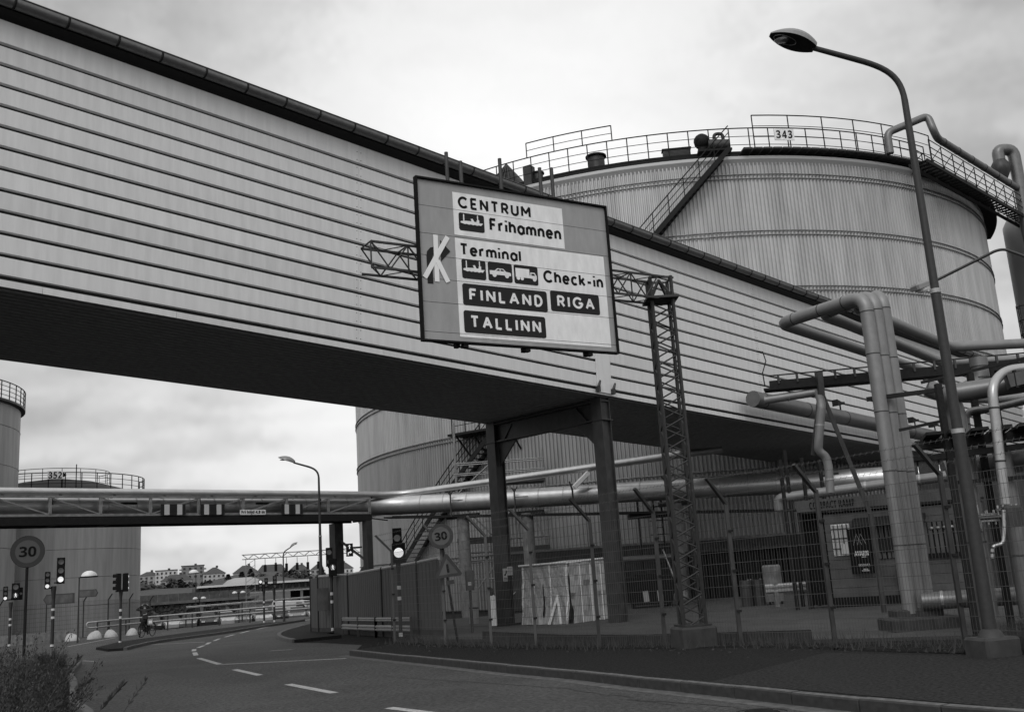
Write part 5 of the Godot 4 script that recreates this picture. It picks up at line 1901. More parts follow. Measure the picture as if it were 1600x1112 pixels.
func street_lamp(label: String, at: Vector3, h: float, reach: float, heading: float, rise: float, r: float, head: float) -> Node3D:
	var o := thing("street_lamp", label, "street lamp", at, yaw(heading))
	var st := mb()
	tube(st, Vector3(0, 0.0, 0), Vector3(0, h * 0.36, 0), r, r * 0.92, 14)
	tube(st, Vector3(0, h * 0.36, 0), Vector3(0, h * 0.62, 0), r * 0.8, r * 0.74, 14)
	var pts := [Vector3(0, h * 0.62, 0), Vector3(0, h * 0.8, 0), Vector3(0, h, 0)]
	var rr := [r * 0.66, r * 0.6, r * 0.52]
	for i in 12:
		var e := Vector3(0, h, 0).bezier_interpolate(Vector3(0, h + rise * 0.45, 0), Vector3(reach * 0.16, h + rise * 0.6, 0), Vector3(reach * 0.5, h + rise * 0.76, 0), (i + 1) / 12.0)
		pts.append(e)
		rr.append(r * 0.48)
	pts.append(Vector3(reach, h + rise, 0))
	rr.append(r * 0.44)
	sweep(st, pts, rr, 12)
	obj("pole", st, "mast_steel", o)
	for k: float in [0.36, 0.62]:
		st = mb()
		tube(st, Vector3(0, h * k - 0.03, 0), Vector3(0, h * k + 0.03, 0), r * (0.98 if k < 0.5 else 0.84), -1, 14)
		obj("collar", st, "rail" , o)
	var hn := Node3D.new()
	hn.name = "lamp_head"
	o.add_child(hn)
	var tilt := atan2(rise * 0.24, reach * 0.5)
	cobra_head(hn, Vector3(reach - 0.02, h + rise - 0.02, 0), Basis(UP, PI) * Basis(Vector3.BACK, -tilt - 0.05), head)
	return o

func build_lamps() -> void:
	var at := gv(5.93, -13.4, 0.1)
	var l := street_lamp("tall dark street lamp with a bent arm on the right pavement", at + UP * 0.22, 7.54, 1.24, -93.0, 0.9, 0.088, 0.68)
	var st := mb()
	ball(st, Vector3(-0.07, 2.1, 0.05), Vector3(0.02, 0.03, 0.02), 8)
	obj("lock_cap", st, "rail", l)
	var blk := thing("lamp_footing", "square dark concrete footing under the tall lamp", "footing", at, 0.25)
	st = mb()
	bevel_box(st, Vector3(0, 0.1, 0), Vector3(0.52, 0.32, 0.46), 0.03)
	obj("block", st, "dark_concrete", blk)
	st = mb()
	lathe(st, [Vector2(0.17, 0.26), Vector2(0.12, 0.34), Vector2(0.09, 0.36)], 14)
	obj("collar", st, "mast_steel", blk)
	street_lamp("street lamp with its head to the left, rising above the pipe bridge", gv(-8.5, -42.1), 6.3, 1.05, -90.0, 0.75, 0.085, 0.72)
	street_lamp("small far street lamp bent to the right in front of the sign portal", gv(-15.1, -63.2), 3.95, 0.5, 84.0, 0.6, 0.075, 0.5)
	for q in [[-24.6, -55.8, 3.5, 0.42, 0.9, "dome lamp on a thin post in front of the dark tank numbered 352"], [-41.0, -104.0, 6.4, 0.55, 0.7, "far dome lamp on a post, left of the terminal roof"], [-34.5, -106.0, 5.6, 0.5, -0.4, "far dome lamp on a post just above the terminal roof"]]:
		var o := thing("dome_lamp", q[5], "street lamp", gv(q[0], q[1]))
		st = mb()
		var h: float = q[2]
		tube(st, Vector3.ZERO, Vector3(0, h, 0), 0.05, 0.035, 8)
		tube(st, Vector3(0, h - 0.02, 0), Vector3(q[4] * 0.5, h, 0), 0.03, -1, 6)
		obj("pole", st, "steel", o)
		st = mb()
		ball(st, Vector3(q[4] * 0.6, h, 0), Vector3(q[3], q[3] * 0.75, q[3]), 16, 0.0, 1.0)
		obj("dome", st, "white_plastic", o)
		st = mb()
		lathe(st, [Vector2(0, h - 0.03), Vector2(q[3] * 1.1, h - 0.05), Vector2(q[3] * 1.12, h + 0.02)], 16, Transform3D(Basis(), Vector3(q[4] * 0.6, 0, 0)), true)
		obj("shade", st, "black_steel", o)
	for q in [[-32.2, -100.0, 2.7, "low pair of pale lamp heads on one post before the terminal"], [-28.6, -101.0, 3.0, "higher pair of pale lamp heads on one post before the terminal"]]:
		var o := thing("twin_lamp", q[3], "street lamp", gv(q[0], q[1]))
		st = mb()
		tube(st, Vector3.ZERO, Vector3(0, q[2] + 0.3, 0), 0.05, -1, 6)
		beam(st, Vector3(-0.45, q[2] + 0.25, 0), Vector3(0.45, q[2] + 0.25, 0), 0.05, 0.05)
		obj("pole", st, "black_steel", o)
		for k in [-0.4, 0.4]:
			st = mb()
			ball(st, Vector3(k, q[2] + 0.3, 0), Vector3(0.26, 0.16, 0.2), 10, -0.3, 1.0)
			obj("lamp_head", st, "white_plastic", o)

# ---------------------------------------------------------------- signals and small road signs
func signal_post(label: String, at: Vector3, h: float, heads: Array, r := 0.055, turn_off := 0.0) -> Node3D:
	var o := thing("traffic_signal", label, "traffic signal", at, atan2(-at.x, -at.z) + turn_off)
	var st := mb()
	tube(st, Vector3.ZERO, Vector3(0, h, 0), r, -1, 12)
	lathe(st, [Vector2(r, h * 0.8), Vector2(r * 1.5, h * 0.95), Vector2(r * 1.5, h)], 12)
	obj("pole", st, "pole_black", o)
	for y: float in [0.06, 0.47 * h, 0.60 * h]:
		st = mb()
		tube(st, Vector3(0, y, 0), Vector3(0, y + 0.11, 0), r + 0.004, -1, 12)
		obj("reflector_band", st, "pole_white", o)
	for q in heads:      # [x, y centre, width, height, lamps, lit index, symbol, z]
		st = mb()
		var c := Vector3(q[0], q[1], q[7])
		bevel_box(st, c, Vector3(q[2], q[3], 0.2), 0.02)
		if absf(q[0]) > 0.1:
			beam(st, Vector3(0, q[1] - q[3] * 0.45, 0), Vector3(q[0], q[1] - q[3] * 0.45, q[7]), 0.06, 0.06)
		var hd := obj("signal_head", st, "sign_black", o)
		var n: int = q[4]
		for i in n:
			var y: float = q[1] + q[3] * (0.5 - (i + 0.5) / n)
			var rr: float = minf(q[2] * 0.36, q[3] / n * 0.4)
			var lit: bool = i == q[5]
			st = mb()
			tube(st, Vector3(q[0], y, q[7] + 0.1), Vector3(q[0], y, q[7] + 0.112), rr, -1, 18)
			if lit and q[6] == 1:
				obj("lamp", st, "lamp_glass", hd)
				st = mb()
				prism(st, PackedVector2Array([Vector2(-0.06, -0.13), Vector2(-0.03, -0.13), Vector2(0.0, -0.03), Vector2(0.05, -0.13), Vector2(0.08, -0.13), Vector2(0.03, 0.0), Vector2(0.03, 0.03), Vector2(0.07, -0.01), Vector2(0.08, 0.01), Vector2(0.03, 0.08), Vector2(0.025, 0.13), Vector2(-0.025, 0.13), Vector2(-0.025, 0.08), Vector2(-0.06, 0.03), Vector2(-0.05, 0.0), Vector2(-0.02, 0.03), Vector2(-0.02, 0.0)]), Transform3D(Basis.from_scale(Vector3.ONE * rr * 6.0), Vector3(q[0], y, q[7] + 0.112)), 0.0, 0.002)
				obj("walking_figure", st, "lit_white", hd)
			else:
				obj("lamp", st, "lit_white" if lit else "lamp_glass", hd)
			st = mb()
			var pts := []
			for k in 11:
				var u := deg_to_rad(-20.0 + 22.0 * k)
				pts.append(Vector3(cos(u) * rr * 1.1, sin(u) * rr * 1.1, 0))
			for k in 10:
				var p: Vector3 = Vector3(q[0], y, q[7] + 0.1) + pts[k]
				var p2: Vector3 = Vector3(q[0], y, q[7] + 0.1) + pts[k + 1]
				quad(st, p, p2, p2 + Vector3(0, 0, 0.13), p + Vector3(0, 0, 0.13))
			obj("visor", st, "sign_black", hd)
	return o

func round_sign(label: String, at: Vector3, h: float, r: float, lean: float, turn: float, words: String) -> Node3D:
	var o := thing("speed_sign", label, "road sign", at, turn)
	o.basis = Basis(UP, turn) * Basis(Vector3.BACK, lean)
	var st := mb()
	tube(st, Vector3(0, -0.05, -0.04), Vector3(0, h - r * 1.3, -0.04), 0.03, -1, 10)
	obj("post", st, "black_steel", o)
	var xf := Transform3D(Basis(), Vector3(0, h - r, 0.02))
	st = mb()
	prism(st, circle(Vector2.ZERO, r, 36), xf, -0.02, 0.0)
	obj("ring", st, "sign_ring", o)
	st = mb()
	var rim := []
	for i in 36:
		rim.append(xf * Vector3(cos(TAU * i / 36.0) * r, sin(TAU * i / 36.0) * r, -0.008))
	sweep(st, rim, 0.012, 5, true)
	obj("edge", st, "steel", o)
	st = mb()
	prism(st, circle(Vector2.ZERO, r * 0.74, 36), xf, 0.0, 0.004)
	obj("field", st, "sign_field", o)
	text(o, words, "sign_black", xf * Vector3(0, 0, 0.008), r * 1.02, r * 0.66)
	return o

func build_signals() -> void:
	signal_post("near traffic signal with one bright lamp before the mesh fence", gv(-3.81, -30.33, 0.1), 2.35, [[0.0, 2.92, 0.28, 0.6, 1, -1, 0, -0.16], [0.03, 2.48, 0.4, 0.58, 1, 0, 0, 0.08]])
	signal_post("traffic signal showing a walking figure beside the hoarding", gv(-7.5, -39.1, 0.1), 2.3, [[-0.06, 2.82, 0.26, 0.72, 2, -1, 0, -0.15], [0.06, 2.42, 0.32, 0.66, 1, 0, 1, 0.08]])
	signal_post("double traffic signal with one big and one small bright lamp above the shrubs", gv(-23.85, -51.2), 3.0, [[0.3, 3.75, 0.38, 1.3, 3, 2, 0, 0.05], [-0.3, 3.3, 0.26, 0.85, 3, 2, 0, 0.05]], 0.085)
	var sp := signal_post("lone traffic signal seen from the side on the traffic island", gv(-19.05, -47.7), 2.5, [[0.0, 2.82, 0.3, 0.85, 3, -1, 0, 0.12]], 0.06, -1.35)
	var st := mb()
	bevel_box(st, Vector3(0, 2.82, -0.2), Vector3(0.3, 0.85, 0.2), 0.02)
	obj("signal_head", st, "sign_black", sp)
	for k in 3:
		st = mb()
		ball(st, Vector3(0.0, 2.55 + 0.27 * k, -0.33), Vector3(0.05, 0.05, 0.03), 8)
		obj("lamp", st, "lit_dim", sp)
	signal_post("traffic signal with a walking figure cut off by the left edge", gv(-29.7, -58.5), 2.5, [[0.22, 3.1, 0.42, 0.9, 2, 1, 1, 0.1], [-0.3, 3.0, 0.25, 0.8, 3, 2, 0, 0.05], [0.5, 2.95, 0.2, 0.7, 1, -1, 0, -0.1]], 0.075)
	signal_post("far traffic signal, left one of two before the parked cars", gv(-16.7, -64.6), 2.1, [[-0.2, 2.35, 0.25, 0.7, 3, 0, 0, 0.05], [0.15, 2.5, 0.22, 0.6, 2, -1, 0, 0.0]], 0.06)
	signal_post("far traffic signal, right one of two before the parked cars", gv(-15.9, -64.0), 2.1, [[0.05, 2.5, 0.25, 0.75, 3, -1, 0, 0.05]], 0.06)
	round_sign("round 30 sign on a leaning post in front of the dark tank on the left", gv(-10.6, -21.5), 3.28, 0.325, 0.0, 0.45, "30")
	var rs := round_sign("round 30 sign over a warning triangle on a leaning post by the mesh fence", gv(-1.78, -25.2, 0.1), 2.95, 0.3, 0.11, 0.1, "30")
	st = mb()
	var tr := PackedVector2Array([Vector2(-0.31, 0.0), Vector2(-0.33, -0.05), Vector2(-0.29, -0.09), Vector2(0.29, -0.09), Vector2(0.33, -0.05), Vector2(0.31, 0.0), Vector2(0.04, 0.46), Vector2(0, 0.48), Vector2(-0.04, 0.46)])
	var xf := Transform3D(Basis(Vector3.BACK, -0.02), Vector3(0.04, 1.72, 0.05))
	prism(st, tr, xf, -0.012, 0.0)
	obj("triangle_border", st, "sign_ring", rs)
	st = mb()
	prism(st, PackedVector2Array([Vector2(-0.235, -0.02), Vector2(0.235, -0.02), Vector2(0.0, 0.365)]), xf, 0.0, 0.004)
	obj("triangle_field", st, "sign_field", rs)
	st = mb()
	prism(st, rrect(-0.028, 0.015, 0.028, 0.23, 0.02), xf, 0.004, 0.008)
	obj("exclamation_bar", st, "sign_black", rs)
	st = mb()
	box(st, Vector3(0.05, 1.5, 0.02), Vector3(0.2, 0.1, 0.02))
	obj("bracket", st, "steel", rs)
	# lane signal with two arrows on the bridge pylon
	var ls := thing("lane_sign", "small dark sign with two white arrows left of the bridge pylon", "sign", Vector3(-7.72, 3.0, -44.6), 0.2)
	st = mb()
	box(st, Vector3.ZERO, Vector3(0.3, 0.56, 0.1))
	box(st, Vector3(0.3, 0.1, -0.05), Vector3(0.5, 0.06, 0.06))
	obj("board", st, "sign_black", ls)
	for k in 2:
		st = mb()
		if k == 0:
			prism(st, PackedVector2Array([Vector2(-0.02, -0.09), Vector2(0.02, -0.09), Vector2(0.02, 0.03), Vector2(0.07, 0.0), Vector2(0.0, 0.09), Vector2(-0.07, 0.0), Vector2(-0.02, 0.03)]), Transform3D(Basis(), Vector3(0, 0.14, 0.05)), 0.0, 0.006)
		else:
			prism(st, PackedVector2Array([Vector2(-0.08, -0.08), Vector2(-0.04, -0.08), Vector2(-0.04, 0.0), Vector2(0.02, 0.02), Vector2(0.02, -0.03), Vector2(0.1, 0.04), Vector2(0.02, 0.1), Vector2(0.02, 0.06), Vector2(-0.08, 0.04)]), Transform3D(Basis(), Vector3(0, -0.14, 0.05)), 0.0, 0.006)
		obj("arrow", st, "lit_dim", ls)
	# finger posts on the dome lamp
	for q in [[-1.0, 0.55, 2.4, "dim arrow direction board pointing left on the thin lamp post"], [0.62, 0.4, 2.6, "dim arrow direction board pointing right on the thin lamp post"]]:
		var f := thing("direction_board", q[3], "road sign", gv(-24.6, -55.7) + Vector3(q[0], 0, 0.1))
		st = mb()
		var l: float = absf(q[0]) * 0.85
		var sgn: float = signf(q[0])
		var hh: float = q[1] * 0.5
		prism(st, PackedVector2Array([Vector2(-l * sgn, -hh), Vector2(l * 0.8 * sgn, -hh), Vector2(l * sgn, 0), Vector2(l * 0.8 * sgn, hh), Vector2(-l * sgn, hh)]), Transform3D(Basis(), Vector3(0, q[2], 0)), -0.02, 0.02)
		obj("board", st, "sign_ring", f)
		st = mb()
		prism(st, PackedVector2Array([Vector2(-l * 0.9 * sgn, -hh * 0.78), Vector2(l * 0.74 * sgn, -hh * 0.78), Vector2(l * 0.9 * sgn, 0), Vector2(l * 0.74 * sgn, hh * 0.78), Vector2(-l * 0.9 * sgn, hh * 0.78)]), Transform3D(Basis(), Vector3(0, q[2], 0)), 0.02, 0.026)
		obj("field", st, "ramp_paint", f)

# ---------------------------------------------------------------- the yard behind the fence
func build_yard() -> void:
	var st: SurfaceTool
	var bw := thing("bund_wall", "low concrete bund wall round the foot of the big tank", "wall", gv(10.6, -45.3))
	var cc := Vector3(TANK_C.x, 0, TANK_C.y) - bw.position
	for i in 16:
		var a := deg_to_rad(-30.0 + 5.0 * (i + 0.5))
		st = mb()
		box(st, cc + Vector3(sin(a) * (TANK_R + 2.0), 1.1, cos(a) * (TANK_R + 2.0)), Vector3(2.05, 2.6, 0.25), Basis(UP, a))
		obj("wall_section", st, "dark_concrete", bw)
		st = mb()
		box(st, cc + Vector3(sin(a) * (TANK_R + 2.0), 2.45, cos(a) * (TANK_R + 2.0)), Vector3(2.06, 0.1, 0.4), Basis(UP, a))
		obj("coping", st, "concrete", bw)
	# sheeted shelter
	var b136 := yaw(134.0)
	var sh := thing("sheeted_shelter", "pale tarpaulin shelter with taped seams behind the left trestle leg", "shelter", gv(-0.16, -33.3, 0.06), b136)
	var lx := 2.05
	var hh := 1.85
	var dd := 2.2
	st = mb()
	var nx := 60
	var nyy := 36
	var fz := FastNoiseLite.new()
	fz.seed = 4
	fz.frequency = 0.9
	fz.fractal_octaves = 4
	var grid := []
	for i in nx + 1:
		var col := []
		for j in nyy + 1:
			var x := lx * i / nx
			var y := 0.02 + hh * j / nyy
			var z := 0.07 * fz.get_noise_2d(x * 2.4 + y * 0.9, y * 0.5) + 0.03 * absf(fz.get_noise_2d(x * 5.0 - y * 3.0, y * 4.0)) + 0.04 * sin(x * 10.0) * pow(1.0 - y / hh, 2.0) + 0.14 * pow(1.0 - y / hh, 3.0)
			col.append(Vector3(x, y + (0.03 * sin(x * 3.0) if j == nyy else 0.0), z))
		grid.append(col)
	for i in nx:
		for j in nyy:
			if (i == 27 or i == 28) and j > 3 and j < 24 - 7 * (i - 27):
				continue
			quad(st, grid[i][j], grid[i + 1][j], grid[i + 1][j + 1], grid[i][j + 1])
	obj("front_sheet", st, "tarp", sh)
	st = mb()
	for i in 12:
		for j in 10:
			var q := []
			for e in [[i, j], [i + 1, j], [i + 1, j + 1], [i, j + 1]]:
				q.append(Vector3(lx + 0.05 + 0.1 * fz.get_noise_2d(e[0] * 0.5, e[1] * 0.3 + 9.0), 0.02 + hh * e[1] / 10.0, -dd * e[0] / 12.0))
			quad(st, q[0], q[1], q[2], q[3])
	obj("side_sheet", st, "tarp", sh)
	st = mb()
	quad(st, Vector3(-0.02, hh, 0.06), Vector3(lx + 0.04, hh, 0.06), Vector3(lx + 0.04, hh + 0.12, -dd), Vector3(-0.02, hh + 0.12, -dd), UP)
	quad(st, Vector3(0, 0.0, 0), Vector3(0, hh, 0), Vector3(0, hh, -dd), Vector3(0, 0, -dd), Vector3.LEFT)
	quad(st, Vector3(0, 0.0, -dd), Vector3(0, hh, -dd), Vector3(lx, hh, -dd), Vector3(lx, 0, -dd), Vector3.FORWARD)
	obj("roof_sheet", st, "tarp_light", sh)
	for x: float in [0.5, 1.25, 0.04, 1.96]:
		st = mb()
		for j in nyy:
			var i := int(x / lx * nx)
			var p: Vector3 = grid[i][j] + Vector3(0, 0, 0.012)
			var q: Vector3 = grid[i][j + 1] + Vector3(0, 0, 0.012)
			quad(st, p, p + Vector3(0.07, 0, 0), q + Vector3(0.07, 0, 0), q)
		obj("seam_tape", st, "tarp_light", sh)
	st = mb()
	tube(st, Vector3(-0.05, hh + 0.02, 0.06), Vector3(lx, hh + 0.04, 0.06), 0.03, -1, 8)
	tube(st, Vector3(lx + 0.02, hh + 0.02, 0.05), Vector3(lx + 0.02, hh + 0.12, -dd), 0.025, -1, 8)
	obj("ridge_roll", st, "tarp_light", sh)
	for q in [[1.6, 0.9, 1.85, 0.04, 0.05], [1.62, 0.9, 1.35, 0.03, 0.06]]:
		st = mb()
		var w0 := Vector3(0.03, 0, 0)
		var p0 := Vector3(q[0], q[1], 0.12)
		var p1 := Vector3(q[2], q[3], 0.3)
		var side := Vector3(q[4], 0, 0)
		quad(st, p0 - w0, p0 + w0, p1 + side * 0.3 + Vector3(0, 0, 0.05), p1 - side)
		quad(st, p0 + w0, p0 + w0 * 2.0, p1 + side, p1 + side * 0.3 + Vector3(0, 0, 0.05))
		obj("loose_flap", st, "tarp_light", sh)
	for k in 3:
		st = mb()
		box(st, Vector3(lx + 0.17, hh * 0.5, -0.35 - 0.5 * k), Vector3(0.02, hh * 0.96, 0.03 + 0.02 * (k % 2)))
		obj("seam_tape", st, "tarp_light", sh)
	# scaffold against the tank
	var sc := thing("scaffold", "tube scaffold with plank decks against the tank behind the left trestle leg", "scaffold", gv(-0.8, -49.0))
	for x: float in [-2.3, -0.5, 1.95]:
		for z: float in [0.5, 1.35]:
			st = mb()
			tube(st, Vector3(x, 0, z - 0.3), Vector3(x, 9.2 if x < -1 else 7.6, z - 0.3), 0.035, -1, 6)
			obj("standard", st, "galvanised", sc)
	for y: float in [1.6, 2.4, 2.85, 3.4, 4.6, 6.1, 6.6, 7.1]:
		for z: float in [0.5, 1.35]:
			st = mb()
			tube(st, Vector3(-2.4, y, z - 0.3), Vector3(2.05, y + 0.02, z - 0.3), 0.03, -1, 6)
			obj("ledger", st, "galvanised", sc)
	for q in [[-0.5, 1.95, 6.0], [-0.5, 1.95, 2.75], [-2.3, -0.5, 3.3], [-2.3, -0.5, 5.4]]:
		for k in 4:
			st = mb()
			box(st, Vector3((q[0] + q[1]) * 0.5, q[2], 0.32 + 0.22 * k), Vector3(q[1] - q[0] + 0.1, 0.05, 0.2))
			obj("plank", st, "steel", sc)
		st = mb()
		box(st, Vector3((q[0] + q[1]) * 0.5, q[2] + 0.14, 1.14), Vector3(q[1] - q[0] + 0.1, 0.22, 0.03))
		obj("toe_board", st, "steel", sc)
	for q in [[-2.3, 0.2, -0.5, 2.4], [-0.5, 3.4, -2.3, 5.4], [-2.3, 5.6, -0.5, 7.1], [-0.5, 0.2, 1.95, 2.6], [1.95, 3.0, 0.6, 5.9], [0.4, 3.0, 0.9, 5.9]]:
		st = mb()
		tube(st, Vector3(q[0], q[1], 1.1), Vector3(q[2], q[3], 1.1), 0.03, -1, 6)
		obj("brace", st, "galvanised", sc)
	# caged ladder and landing on the tank
	var lc := thing("caged_ladder", "dark caged ladder with a landing behind the lattice mast", "ladder", gv(5.6, -44.3))
	st = mb()
	box(st, Vector3(-0.1, 3.75, 0), Vector3(1.7, 0.2, 0.9))
	obj("landing", st, "black_steel", lc)
	for x: float in [-0.55, 0.15, 0.5]:
		st = mb()
		tube(st, Vector3(x, 1.5, 0.2), Vector3(x, 5.0, 0.2), 0.04, -1, 6)
		obj("stile", st, "black_steel", lc)
	for k in 9:
		st = mb()
		tube(st, Vector3(0.15, 1.7 + 0.3 * k, 0.2), Vector3(0.5, 1.7 + 0.3 * k, 0.2), 0.018, -1, 5)
		obj("rung", st, "black_steel", lc)
		if k % 2 == 0:
			st = mb()
			sweep(st, arc(Vector3(0.32, 1.7 + 0.3 * k, 0.2), 0.4, -90, 90, 8), 0.018, 4)
			obj("hoop", st, "black_steel", lc)
	var pr := thing("pipe", "dark pipe running level along the bund behind the trestle", "pipe", gv(4.5, -43.6))
	st = mb()
	tube(st, Vector3(-2.0, 1.95, 0), Vector3(1.9, 1.95, 0.1), 0.12, -1, 12)
	obj("pipe_run", st, "pipe_dark", pr)
	st = mb()
	tube(st, Vector3(1.9, 1.95, 0.1), Vector3(1.96, 1.95, 0.1), 0.17, -1, 12)
	obj("end_flange", st, "steel", pr)
	# dark skip with two pale plates
	var sk := thing("skip", "dark steel skip with two pale plates standing behind the trestle", "skip", gv(4.75, -39.7, 0.06), -0.05)
	st = mb()
	prism(st, PackedVector2Array([Vector2(-0.75, 0.1), Vector2(0.75, 0.1), Vector2(0.95, 1.15), Vector2(0.3, 1.15), Vector2(0.3, 1.25), Vector2(-0.5, 1.25), Vector2(-0.5, 1.15), Vector2(-0.95, 1.15)]), Transform3D(), -0.6, 0.6)
	obj("body", st, "black_steel", sk)
	for x: float in [-0.22, 0.32]:
		st = mb()
		box(st, Vector3(x, 0.42, 0.62), Vector3(0.2, 0.4, 0.02), Basis(Vector3.BACK, 0.06))
		obj("plate", st, "paper", sk)
	for x: float in [-0.7, 0.7]:
		st = mb()
		box(st, Vector3(x, 0.06, 0), Vector3(0.1, 0.12, 1.2))
		obj("runner", st, "black_steel", sk)
	var bu := thing("ball_float", "dull round ball hanging by a rod beside the dark skip", "float", gv(5.75, -38.6, 0.06))
	st = mb()
	ball(st, Vector3(0, 0.32, 0), Vector3(0.28, 0.28, 0.28), 16)
	obj("ball", st, "concrete", bu)
	st = mb()
	tube(st, Vector3(-0.05, 0.55, 0), Vector3(-0.5, 2.1, -0.1), 0.03, -1, 6)
	obj("rod", st, "rail", bu)
	# drums, upright tank, barrier
	for k in 3:
		var dr := thing("drum", ["dark oil drum left of the small upright tank", "oil drum touching the small upright tank", "half hidden drum behind the other two"][k], "drum", gv(7.15 + 0.42 * (k % 2) + 0.2 * int(k > 1), -33.6 - 0.5 * int(k > 1), 0.06))
		st = mb()
		lathe(st, [Vector2(0, 0), Vector2(0.2, 0), Vector2(0.2, 0.28), Vector2(0.215, 0.29), Vector2(0.2, 0.3), Vector2(0.2, 0.58), Vector2(0.215, 0.59), Vector2(0.2, 0.6), Vector2(0.2, 0.82), Vector2(0.18, 0.83), Vector2(0, 0.82)], 16, Transform3D(), true)
		obj("body", st, "steel", dr)
		st = mb()
		tube(st, Vector3(0.08, 0.82, 0.05), Vector3(0.08, 0.85, 0.05), 0.03, -1, 8)
		obj("bung", st, "rail", dr)
	var ut := thing("upright_tank", "small pale upright tank in the yard left of the ramp building", "tank", gv(8.0, -33.4, 0.06))
	st = mb()
	lathe(st, [Vector2(0, 0.1), Vector2(0.3, 0.1), Vector2(0.3, 1.2), Vector2(0.26, 1.26), Vector2(0, 1.28)], 18, Transform3D(), true)
	obj("body", st, "concrete", ut)
	st = mb()
	for k in 3:
		tube(st, Vector3(cos(k * 2.1) * 0.24, 0, sin(k * 2.1) * 0.24), Vector3(cos(k * 2.1) * 0.24, 0.12, sin(k * 2.1) * 0.24), 0.04, -1, 6)
	obj("foot", st, "steel", ut)
	var yb := thing("crash_barrier", "low steel barrier standing in the yard before the drums", "crash barrier", gv(8.2, -31.5, 0.06))
	st = mb()
	w_beam(st, Vector3(-0.9, 0.55, 0), Vector3(1.2, 0.55, 0.3), 0.3)
	obj("rail", st, "rail", yb)
	for x: float in [-0.6, 0.25, 1.0]:
		st = mb()
		box(st, Vector3(x, 0.35, 0.04), Vector3(0.12, 0.7, 0.12))
		obj("post", st, "concrete", yb)
	# pallet goods by the left leg
	var cn := thing("canister", "white canister with a dark cap beside the left trestle leg", "canister", gv(-1.15, -33.0, 0.06))
	st = mb()
	bevel_box(st, Vector3(0, 0.55, 0), Vector3(0.2, 0.95, 0.2), 0.04)
	obj("body", st, "white_plastic", cn)
	st = mb()
	bevel_box(st, Vector3(-0.05, 1.14, 0), Vector3(0.17, 0.24, 0.17), 0.04)
	obj("cap", st, "steel", cn)
	for q in [[-3.1, -34.3, 0.5, "leaning weathered plank in the yard behind the warning triangle"], [-1.9, -35.2, 0.25, "short bundle of rolled sheet standing by the scaffold"]]:
		var p := thing("plank" if q[2] > 0.3 else "roll", q[3], "plank" if q[2] > 0.3 else "roll", gv(q[0], q[1], 0.06))
		st = mb()
		if q[2] > 0.3:
			beam(st, Vector3(0.0, 0, 0), Vector3(0.12, 2.3, -0.3), 0.18, 0.05, Vector3.RIGHT)
			obj("board", st, "concrete", p)
			st = mb()
			beam(st, Vector3(0.12, 0.0, 0.05), Vector3(0.2, 2.0, -0.25), 0.1, 0.04, Vector3.RIGHT)
			obj("batten", st, "dark_concrete", p)
		else:
			tube(st, Vector3(0, 0.1, 0), Vector3(0.05, 1.3, 0), 0.16, -1, 12)
			obj("body", st, "paper", p)
			st = mb()
			tube(st, Vector3(0.02, 0.6, 0), Vector3(0.022, 0.64, 0), 0.166, -1, 12)
			obj("strap", st, "black_steel", p)
	for q in [[-2.75, -31.2, 0.55, 1.55, "upright meter cabinet on a post behind the warning triangle"]]:
		var p := thing("meter_cabinet", q[4], "cabinet", gv(q[0] + 1.0, q[1], 0.06))
		st = mb()
		tube(st, Vector3(0, 0, 0), Vector3(0, 1.3, 0), 0.04, -1, 8)
		obj("post", st, "steel", p)
		st = mb()
		bevel_box(st, Vector3(0, 1.55, 0), Vector3(0.26, 0.6, 0.2), 0.03)
		obj("case", st, "ramp_paint", p)
		st = mb()
		box(st, Vector3(0, 1.45, 0.105), Vector3(0.1, 0.1, 0.01))
		obj("dial", st, "paper", p)
	# loading ramp building
	var rb := thing("ramp_building", "dark loading ramp building with a lettered header behind the standing pipes", "building", gv(7.85, -28.9, 0.04), yaw(118.0))
	st = mb()
	box(st, Vector3(2.45, 2.86, -0.3), Vector3(4.9, 0.32, 0.7))
	obj("header", st, "ramp_paint", rb)
	text(rb, "COMPACT RAMP", "sign_black", Vector3(1.0, 2.86, 0.058), 1.25, 0.2)
	for k in 9:
		st = mb()
		bevel_box(st, Vector3(2.75, 0.42 + 0.255 * k, -0.3), Vector3(4.1, 0.245, 0.5), 0.008)
		obj("plank", st, "ramp_paint", rb)
	st = mb()
	box(st, Vector3(2.75, 1.4, -0.45), Vector3(4.08, 2.5, 0.5))
	box(st, Vector3(0.35, 1.4, -0.6), Vector3(0.6, 2.6, 0.3))
	obj("core", st, "dark_void", rb)
	st = mb()
	box(st, Vector3(0.04, 1.35, -0.15), Vector3(0.12, 2.7, 0.2))
	obj("corner_post", st, "black_steel", rb)
	st = mb()
	box(st, Vector3(2.75, 0.16, -0.1), Vector3(4.1, 0.28, 0.2))
	obj("skirt", st, "dark_void", rb)
	st = mb()
	box(st, Vector3(2.5, 2.68, 0.0), Vector3(4.8, 0.05, 0.14))
	obj("gutter_strip", st, "black_steel", rb)
	st = mb()
	box(st, Vector3(1.13, 1.86, -0.03), Vector3(0.5, 0.86, 0.05))
	var win := obj("window", st, "white_plastic", rb)
	st = mb()
	box(st, Vector3(1.13, 1.86, 0.0), Vector3(0.44, 0.8, 0.012))
	obj("pane", st, "paper", win)
	for k in 4:
		st = mb()
		box(st, Vector3(0.95 + 0.12 * k, 1.86, 0.02), Vector3(0.02, 0.84, 0.02))
		obj("bar", st, "black_steel", win)
	for y: float in [1.62, 1.9, 2.16]:
		st = mb()
		box(st, Vector3(1.13, y, 0.024), Vector3(0.5, 0.02, 0.02))
		obj("bar", st, "black_steel", win)
	st = mb()
